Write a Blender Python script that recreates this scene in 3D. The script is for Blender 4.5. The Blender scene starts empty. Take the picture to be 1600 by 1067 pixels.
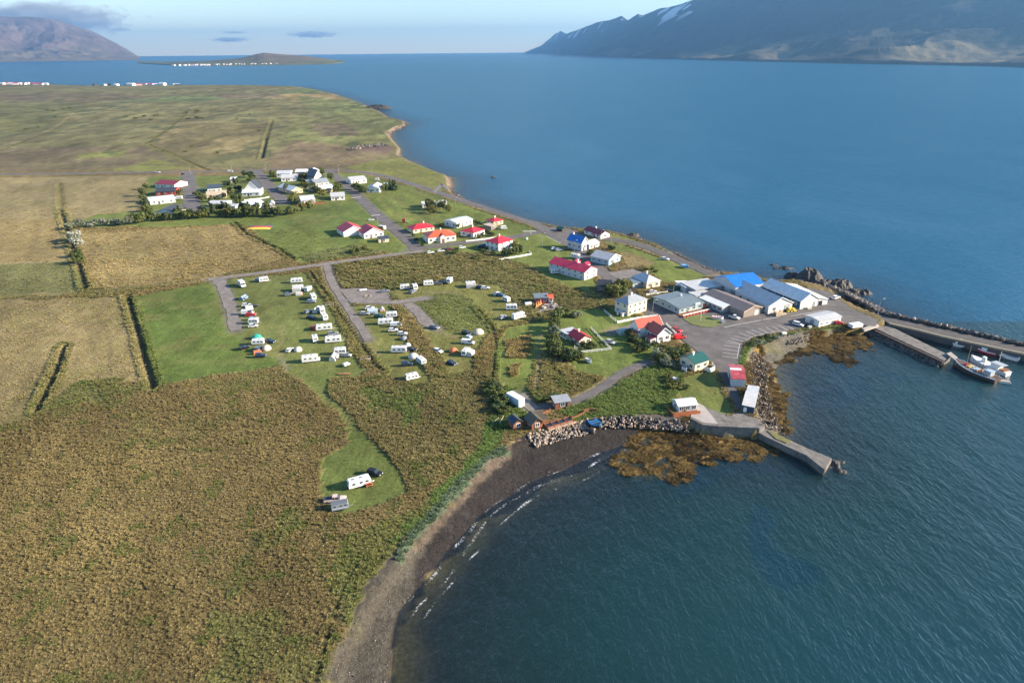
import bpy, math, random
import numpy as np
from mathutils import Matrix, Vector
R = math.radians
random.seed(7); rng = np.random.default_rng(11)
scn = bpy.context.scene
C = scn.collection

# ------------------------------------------------------------------ camera, sky, sun, exposure
PITCH, ROLL = 0.40292, 0.00960
cam_d = bpy.data.cameras.new('camera'); cam = bpy.data.objects.new('camera', cam_d); C.objects.link(cam)
cam_d.sensor_width = 36.0; cam_d.lens = 24.0; cam_d.clip_start = 1.0; cam_d.clip_end = 200000.0
cr, sr, cp, sp = math.cos(ROLL), math.sin(ROLL), math.cos(PITCH), math.sin(PITCH)
ax = Vector((cr, -sr*sp, -sr*cp)); ay = Vector((sr, cr*sp, cr*cp)); az = ax.cross(ay)
m = Matrix((ax, ay, az)).transposed().to_4x4(); m.translation = Vector((0, 0, 100.0)); cam.matrix_world = m
scn.camera = cam

SUN_EL, SUN_AZ = R(22.0), R(-3.0)            # azimuth measured from +X towards +Y
world = bpy.data.worlds.new('World'); scn.world = world; world.use_nodes = True
wn = world.node_tree; bg = wn.nodes['Background']
sky = wn.nodes.new('ShaderNodeTexSky'); sky.sky_type = 'NISHITA'; sky.sun_disc = False
sky.sun_elevation = SUN_EL; sky.sun_rotation = R(90.0) - SUN_AZ
sky.altitude = 0.0; sky.air_density = 1.0; sky.dust_density = 0.0; sky.ozone_density = 3.0
wn.links.new(sky.outputs[0], bg.inputs[0]); bg.inputs[1].default_value = 0.09
sun_d = bpy.data.lights.new('sun', 'SUN'); sun = bpy.data.objects.new('sun', sun_d); C.objects.link(sun)
sun_d.energy = 5.0; sun_d.angle = R(0.53); sun_d.color = (1.0, 0.85, 0.64)
sdir = Vector((math.cos(SUN_EL)*math.cos(SUN_AZ), math.cos(SUN_EL)*math.sin(SUN_AZ), math.sin(SUN_EL)))
sun.rotation_euler = sdir.to_track_quat('Z', 'Y').to_euler(); sun.location = (300, 0, 300)
vs = scn.view_settings; vs.view_transform = 'Standard'; vs.look = 'None'; vs.gamma = 1.0; vs.exposure = 1.5
vs.use_curve_mapping = False
scn.render.engine = 'CYCLES'
cy = scn.cycles; cy.use_denoising = True; cy.max_bounces = 4; cy.transparent_max_bounces = 8
cy.diffuse_bounces = 1; cy.glossy_bounces = 2; cy.volume_bounces = 0; cy.caustics_reflective = False; cy.caustics_refractive = False
cy.sample_clamp_indirect = 4.0

# ------------------------------------------------------------------ materials
MATS = {}
def new_mat(name):
    mt = bpy.data.materials.new(name); mt.use_nodes = True
    nt = mt.node_tree; MATS[name] = mt
    return mt, nt, nt.nodes['Principled BSDF'], nt.nodes['Material Output']
def node(nt, t, **kw):
    n = nt.nodes.new(t)
    for k, v in kw.items(): setattr(n, k, v)
    return n
def noise(nt, scale, detail=3.0, rough=0.55, vec=None, dist=0.0):
    n = node(nt, 'ShaderNodeTexNoise'); n.inputs['Scale'].default_value = scale
    n.inputs['Detail'].default_value = detail; n.inputs['Roughness'].default_value = rough
    n.inputs['Distortion'].default_value = dist
    if vec is not None: nt.links.new(vec, n.inputs['Vector'])
    return n
def maprange(nt, val, a, b, c, d):
    n = node(nt, 'ShaderNodeMapRange'); nt.links.new(val, n.inputs[0])
    for i, v in zip((1, 2, 3, 4), (a, b, c, d)): n.inputs[i].default_value = v
    return n.outputs[0]
def mixcol(nt, fac, a, b, mode='MIX'):
    n = node(nt, 'ShaderNodeMix', data_type='RGBA', blend_type=mode)
    for i, v in ((0, fac), (6, a), (7, b)):
        if hasattr(v, 'links'): nt.links.new(v, n.inputs[i])
        elif i == 0: n.inputs[0].default_value = v
        else: n.inputs[i].default_value = (*v, 1) if len(v) == 3 else v
    return n.outputs[2]
def mat(name, col, rough=0.6, var=0.15, scale=1.0, metal=0.0, spec=0.5, bump=0.0):
    """a plain surface with patchy wear: colour varies by a noise in object space"""
    if name in MATS: return MATS[name]
    mt, nt, p, o = new_mat(name)
    tc = node(nt, 'ShaderNodeTexCoord'); n = noise(nt, scale, 5.0, 0.65, tc.outputs['Object'])
    f = maprange(nt, n.outputs[0], 0.3, 0.7, 1.0-var, 1.0+var)
    v = node(nt, 'ShaderNodeVectorMath', operation='SCALE'); v.inputs[0].default_value = col; nt.links.new(f, v.inputs['Scale'])
    nt.links.new(v.outputs[0], p.inputs['Base Color'])
    p.inputs['Roughness'].default_value = rough; p.inputs['Metallic'].default_value = metal
    p.inputs['Specular IOR Level'].default_value = spec
    if bump:
        b = node(nt, 'ShaderNodeBump'); b.inputs['Distance'].default_value = bump
        nt.links.new(n.outputs[0], b.inputs['Height']); nt.links.new(b.outputs[0], p.inputs['Normal'])
    return mt
def corrugated(name, col, var=0.12, rough=0.45):
    """painted corrugated sheet: ribs down the slope, streaks and faded patches"""
    if name in MATS: return MATS[name]
    mt, nt, p, o = new_mat(name)
    tc = node(nt, 'ShaderNodeTexCoord')
    n = noise(nt, 0.5, 4.0, 0.6, tc.outputs['Object'])
    mp = node(nt, 'ShaderNodeMapping'); mp.inputs['Scale'].default_value = (3.0, 3.0, 0.15)
    nt.links.new(tc.outputs['Object'], mp.inputs[0]); n2 = noise(nt, 1.0, 3.0, 0.6, mp.outputs[0])
    a = maprange(nt, n.outputs[0], 0.3, 0.7, 1-var, 1+var); b = maprange(nt, n2.outputs[0], 0.3, 0.7, 1-var, 1+var)
    mu = node(nt, 'ShaderNodeMath', operation='MULTIPLY'); nt.links.new(a, mu.inputs[0]); nt.links.new(b, mu.inputs[1])
    v = node(nt, 'ShaderNodeVectorMath', operation='SCALE'); v.inputs[0].default_value = col; nt.links.new(mu.outputs[0], v.inputs['Scale'])
    nt.links.new(v.outputs[0], p.inputs['Base Color'])
    p.inputs['Roughness'].default_value = rough
    return mt
white_wall = mat('white render', (0.74, 0.72, 0.68), 0.8, 0.06, 0.6)
glass = mat('window glass', (0.03, 0.04, 0.05), 0.15, 0.3, 0.6)
white_trim = mat('white trim', (0.78, 0.77, 0.74), 0.6, 0.05)
timber = mat('stained timber', (0.22, 0.085, 0.04), 0.75, 0.25, 2.5)
dark_timber = mat('dark timber', (0.075, 0.045, 0.03), 0.8, 0.25, 2.0)
concrete = mat('weathered concrete', (0.165, 0.150, 0.135), 0.9, 0.45, 0.5, bump=0.05)
rubber = mat('tyre rubber', (0.02, 0.02, 0.022), 0.8, 0.1)
steel = mat('galvanised steel', (0.42, 0.43, 0.44), 0.45, 0.1, metal=0.6)
black = mat('black paint', (0.02, 0.02, 0.024), 0.35, 0.15)
caravan_white = mat('caravan white', (0.76, 0.76, 0.75), 0.32, 0.05, 0.8)

# ------------------------------------------------------------------ mesh and object helpers
class MB:
    def __init__(s): s.v = []; s.f = []
    def add(s, vs, fs):
        o = len(s.v); s.v += [tuple(p) for p in vs]; s.f += [tuple(i+o for i in f) for f in fs]
    def box(s, x0, x1, y0, y1, z0, z1):
        s.add([(x0,y0,z0),(x1,y0,z0),(x1,y1,z0),(x0,y1,z0),(x0,y0,z1),(x1,y0,z1),(x1,y1,z1),(x0,y1,z1)],
              [(3,2,1,0),(4,5,6,7),(0,1,5,4),(1,2,6,5),(2,3,7,6),(3,0,4,7)])
    def loft(s, rings, cap=True):
        n = len(rings[0]); vs = [p for r in rings for p in r]; fs = []
        for k in range(len(rings)-1):
            for i in range(n):
                j = (i+1) % n; fs.append((k*n+i, k*n+j, (k+1)*n+j, (k+1)*n+i))
        if cap: fs.append(tuple(range(n-1, -1, -1))); fs.append(tuple((len(rings)-1)*n+i for i in range(n)))
        s.add(vs, fs)
    def tube(s, a, b, r0, r1=None, n=6):
        a = Vector(a); b = Vector(b); r1 = r0 if r1 is None else r1
        d = (b-a).normalized(); u = d.orthogonal().normalized(); w = d.cross(u)
        ring = lambda c, r: [tuple(c + u*(r*math.cos(2*math.pi*i/n)) + w*(r*math.sin(2*math.pi*i/n))) for i in range(n)]
        s.loft([ring(a, r0), ring(b, r1)])
    def prism(s, pts, z0, z1):
        s.loft([[(x, y, z0) for x, y in pts], [(x, y, z1) for x, y in pts]])
    def side(s, prof, halfs):
        """a side profile (x, z) carried across y: halfs = [(half width, inset), ...] from the outside in"""
        cx = sum(p[0] for p in prof)/len(prof); cz = sum(p[1] for p in prof)/len(prof)
        def ring(y, k): return [(cx+(x-cx)*(1-k), y, cz+(z-cz)*(1-k)) for x, z in prof]
        rs = [ring(h, k) for h, k in halfs] + [ring(-h, k) for h, k in reversed(halfs)]
        s.loft(rs)
    def mesh(s, name, smooth=False):
        me = bpy.data.meshes.new(name); me.from_pydata(s.v, [], s.f); me.update()
        if smooth:
            me.polygons.foreach_set('use_smooth', [True]*len(me.polygons))
        return me
def obj(name, me, material=None, parent=None, loc=(0,0,0), rz=0.0, scale=None):
    if isinstance(me, MB): me = me.mesh(name)
    o = bpy.data.objects.new(name, me); C.objects.link(o)
    o.location = loc; o.rotation_euler = (0, 0, rz)
    if scale: o.scale = scale
    if material is not None:
        if not me.materials: me.materials.append(material)
        elif me.materials[0] != material:
            o.material_slots[0].link = 'OBJECT'; o.material_slots[0].material = material
    if parent is not None: o.parent = parent
    return o
def tag(o, label=None, cat=None, group=None, kind=None):
    if label: o['label'] = label
    if cat: o['category'] = cat
    if group: o['group'] = group
    if kind: o['kind'] = kind
    return o
def thing(name, label, cat, loc=(0,0,0), rz=0.0, group=None):
    o = bpy.data.objects.new(name, None); C.objects.link(o); o.location = loc; o.rotation_euler = (0, 0, rz)
    o.empty_display_size = 0.5
    return tag(o, label, cat, group)
CACHE = {}
def shared(key, fn, smooth=False):
    if key not in CACHE:
        b = fn(); CACHE[key] = b.mesh(str(key[0] if isinstance(key, tuple) else key), smooth)
    return CACHE[key]
def grid_mesh(name, X, Y, Z, keep=None):
    """a sheet over a grid of points; X, Y, Z are 2-D arrays; keep masks the quads"""
    ny, nx = X.shape
    co = np.stack([X, Y, Z], -1).reshape(-1, 3).astype(np.float32)
    i = np.arange(ny*nx).reshape(ny, nx)
    q = np.stack([i[:-1,:-1], i[:-1,1:], i[1:,1:], i[1:,:-1]], -1).reshape(-1, 4)
    if keep is not None: q = q[keep.reshape(-1)]
    me = bpy.data.meshes.new(name); me.vertices.add(len(co)); me.vertices.foreach_set('co', co.ravel())
    me.loops.add(q.size); me.loops.foreach_set('vertex_index', q.ravel().astype(np.int32))
    me.polygons.add(len(q)); me.polygons.foreach_set('loop_start', np.arange(0, q.size, 4, dtype=np.int32))
    me.polygons.foreach_set('use_smooth', np.ones(len(q), bool)); me.update(calc_edges=True)
    return me
def set_attr(me, name, data, kind):
    a = me.attributes.new(name, kind, 'POINT')
    if kind == 'FLOAT_COLOR':
        d = np.ones((len(data), 4), np.float32); d[:, :3] = data; a.data.foreach_set('color', d.ravel())
    elif kind == 'FLOAT_VECTOR': a.data.foreach_set('vector', np.asarray(data, np.float32).ravel())
    else: a.data.foreach_set('value', np.asarray(data, np.float32).ravel())

# ------------------------------------------------------------------ numpy noise and plan geometry
def vnoise(x, y, seed=0):
    xi = np.floor(x).astype(np.int64); yi = np.floor(y).astype(np.int64); xf = x-xi; yf = y-yi
    def h(a, b):
        n = (a*374761393 + b*668265263 + seed*974711) & 0x7fffffff
        n = ((n ^ (n >> 13))*1274126177) & 0x7fffffff
        return ((n ^ (n >> 16)) & 0xffff)/65535.0
    u = xf*xf*(3-2*xf); v = yf*yf*(3-2*yf)
    return (h(xi,yi)*(1-u)+h(xi+1,yi)*u)*(1-v) + (h(xi,yi+1)*(1-u)+h(xi+1,yi+1)*u)*v
def fbm(x, y, s, octv=4, seed=0):
    t = 0; a = 0.5; n = 0
    for k in range(octv):
        t = t + a*vnoise(x*s*2**k + 17.3*k, y*s*2**k - 9.1*k, seed+k); n += a; a *= 0.5
    return t/n
def sstep(a, b, x):
    t = np.clip((x-a)/(b-a), 0, 1); return t*t*(3-2*t)
def inside(x, y, poly):
    p = np.asarray(poly, float); r = np.zeros(x.shape, bool)
    bb = (x >= p[:,0].min()) & (x <= p[:,0].max()) & (y >= p[:,1].min()) & (y <= p[:,1].max())
    if not bb.any(): return r
    xs, ys = x[bb], y[bb]; ins = np.zeros(xs.shape, bool)
    for i in range(len(p)):
        x0, y0 = p[i-1]; x1, y1 = p[i]
        if y0 == y1: continue
        c = (ys > min(y0, y1)) & (ys <= max(y0, y1))
        ins ^= c & (xs < x0 + (ys-y0)*(x1-x0)/(y1-y0))
    r[bb] = ins
    return r
def pdist(x, y, line, lim=1e9):
    """distance to a polyline; points farther than lim from its box stay at lim"""
    p = np.asarray(line, float); d = np.full(x.shape, lim, float)
    bb = (x > p[:,0].min()-lim) & (x < p[:,0].max()+lim) & (y > p[:,1].min()-lim) & (y < p[:,1].max()+lim)
    if not bb.any(): return d
    xs, ys = x[bb], y[bb]; dd = np.full(xs.shape, lim*lim if lim < 1e8 else 1e16)
    for i in range(len(p)-1):
        ex, ey = p[i+1]-p[i]; L = ex*ex+ey*ey+1e-9
        t = np.clip(((xs-p[i,0])*ex+(ys-p[i,1])*ey)/L, 0, 1)
        dd = np.minimum(dd, (xs-p[i,0]-t*ex)**2 + (ys-p[i,1]-t*ey)**2)
    d[bb] = np.sqrt(dd)
    return d
def resample(line, step):
    p = np.asarray(line, float); s = np.r_[0, np.cumsum(np.hypot(*np.diff(p, axis=0).T))]
    n = max(2, int(s[-1]/step)+1); t = np.linspace(0, s[-1], n)
    return np.stack([np.interp(t, s, p[:,0]), np.interp(t, s, p[:,1])], 1)
def smooth_line(line, it=2):
    p = np.asarray(line, float)
    for _ in range(it):
        q = [p[0]]
        for a, b in zip(p[:-1], p[1:]): q += [a*0.75+b*0.25, a*0.25+b*0.75]
        q.append(p[-1]); p = np.array(q)
    return p
def normals(p):
    d = np.gradient(p, axis=0); d /= np.hypot(d[:,0], d[:,1])[:,None]+1e-9
    return np.stack([-d[:,1], d[:,0]], 1)       # to the left of travel

# ------------------------------------------------------------------ lie of the land: the shore, as edge of the grass and as waterline
LAND = 3.0
EDGE_NEAR = [(-24.0,20.0),(-28.0,70.0)] + [(-32.1,82.8),(-32.1,85.6),(-32.0,89.0),(-29.8,94.4),(-29.3,97.8),(-28.3,102.4),(-27.1,105.8),(-25.1,109.4),(-23.9,114.1),(-22.6,119.2),(-20.1,123.9),(-17.3,129.4),(-14.4,136.1),(-11.4,142.7),(-7.7,148.9),(-3.0,154.3),(-1.5,157.8),(4.0,163.3),(10.5,166.7),(16.4,168.7),(24.8,172.2),(32.9,172.1),(40.1,171.2),(46.3,169.2),(50.1,169.5),(53.2,166.6),(60.3,165.1),(67.5,164.2),(69.6,166.3),(69.7,172.1),(72.1,183.9),(75.1,196.2),(78.6,207.8),(81.3,215.1),(85.7,221.7),(95.9,226.7),(105.3,230.1),(114.3,234.8),(120.4,237.8),(131.3,237.5),(137.1,238.0),(142.9,240.5)]
EDGE_FAR = [(144.6,250.7),(140.1,262.6),(138.4,275.4),(138.8,282.1),(138.1,288.3),(133.4,293.1),(128.2,296.0),(120.7,295.3),(116.4,295.4),(114.0,301.2),(105.5,307.4),(96.9,308.7),(93.6,309.8),(91.3,316.1),(88.8,324.8),(86.7,329.4),(83.3,340.0),(78.7,361.7),(70.0,371.6),(66.1,378.9),(56.6,391.2),(42.9,396.4),(29.6,400.1),(20.5,410.3),(11.8,419.2),(0.8,434.0),(-11.9,451.8),(-33.2,486.8),(-41.1,501.1),(-47.4,521.4),(-51.9,557.2),(-55.9,591.4),(-65.3,608.6),(-82.7,642.1),(-96.6,670.6),(-117.0,720.3),(-124.2,781.7),(-143.4,848.2),(-162.5,926.1),(-162.6,990.5),(-153.7,1034.4),(-165.2,1094.6),(-202.3,1164.6),(-235,1284),(-270,1378),(-332,1548),(-416,1765),(-481,1914),(-567,2092),(-668,2264),(-873,2391),(-1103,2438),(-1268,2426),(-1437,2460),(-1627,2594),(-1924,2761),(-2579,2962),(-4518,3461)]
WATER_NEAR = [(0.0,20.0),(-16.0,70.0)] + [(-21.7,85.2),(-22.4,92.3),(-23.3,97.2),(-22.4,102.4),(-19.9,107.5),(-17.7,111.1),(-14.8,119.0),(-11.6,124.3),(-8.6,130.4),(-4.2,135.5),(4.5,144.6),(12.9,149.3),(21.1,156.1),(28.6,160.5),(34.0,166.4),(43.3,168.0),(52.2,167.1),(57.3,166.0),(68.5,164.4),(73.3,164.3),(79.5,176.5),(85.1,192.9),(87.5,206.9),(95.1,217.1),(106.7,225.2),(118.6,232.6),(132.4,239.1),(139.5,240.2),(147.6,244.6)]
ef = np.array(EDGE_FAR); nf = normals(ef)
off = 5.0 + 2.5*np.sin(np.arange(len(ef))*1.7)
WATER_FAR = [tuple(p) for p in ef + nf*(-off[:,None])]
# travel runs from the harbour away along the shore: the sea lies on the right hand
CLOSE = [(-9000.0, 2400.0), (-9000.0, 20.0)]
EDGE = EDGE_NEAR + EDGE_FAR; WATER = WATER_NEAR + WATER_FAR
EDGE_POLY = EDGE + CLOSE; WATER_POLY = WATER + CLOSE
KELP = [[(34.8,171.4),(28.0,156.0),(28.1,149.0),(32.8,144.7),(38.6,145.7),(47.0,147.8),(55.9,154.9),(61.9,152.3),(69.4,154.6),(71.9,159.0),(64.2,165.2),(51.2,170.4)],
        [(86.8,224.0),(88.7,211.0),(87.2,197.4),(82.1,180.4),(75.3,167.1),(72.8,171.4),(72.2,180.6),(77.6,202.3)],
        [(108.9,225.2),(114.5,233.9),(129.1,239.8),(132.0,234.7),(125.0,222.0),(118.0,213.4),(111.3,215.7)],
        [(94.4,219.3),(110.1,229.2),(106.0,223.5),(93.9,214.0)]]
KELP_DEEP = [[(53.6,118.0),(61.5,124.3),(65.6,113.8),(61.7,104.7),(51.7,101.4),(47.7,108.4)], [(48.5,159.4),(67.1,152.8),(72.6,141.3),(62.2,138.8),(47.3,141.7)], [(86.8,197.4),(118.2,211.3),(123.6,196.6),(95.8,180.1),(81.5,172.7)]]
DITCHES = [([(-166.9,281.7),(-147.3,249.4),(-128.6,218.4),(-113.1,193.0)], 1.50, 1.90), ([(-162.9,228.9),(-151.1,203.5),(-140.9,178.6)], 1.40, 1.80), ([(-372.9,571.7),(-303.1,458.8),(-255.7,388.3),(-219.7,335.2),(-190.9,292.0)], 1.60, 1.40),
           ([(-374,1127),(-302.8,880.8),(-250.9,706.5)], 2.17, 1.82), ([(-171.1,419.9),(-154.4,391.9),(-122.0,353.4),(-110.6,337.3)], 1.20, 1.40), ([(-414.1,808.8),(-359.3,741.8),(-272.6,627.9)], 1.61, 1.40),
           ([(-600,1341),(-465.5,968.2),(-419.5,809.2)], 1.61, 1.26), ([(-863,1487),(-638,983),(-554.3,765.2)], 1.86, 1.12), ([(-96.4,314.9),(-79.6,280.0),(-61.2,240.5),(-45.6,207.6),(-42.3,203.6)], 0.93, 1.05),
           ([(-32.0,111.3),(-32.8,107.1),(-33.4,102.8),(-33.6,97.9),(-33.7,94.8),(-33.6,90.0),(-33.5,85.9),(-33.3,82.9)], 0.50, 0.63), ([(-22.4,118.4),(-19.3,124.8),(-15.4,132.8),(-10.6,142.4),(-6.1,149.5),(-2.0,154.9)], 0.9, 0.9), ([(-14.3,263.8),(-7.3,242.4),(-5.5,223.9),(-6.3,198.0)], 0.74, 0.84)]

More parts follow.
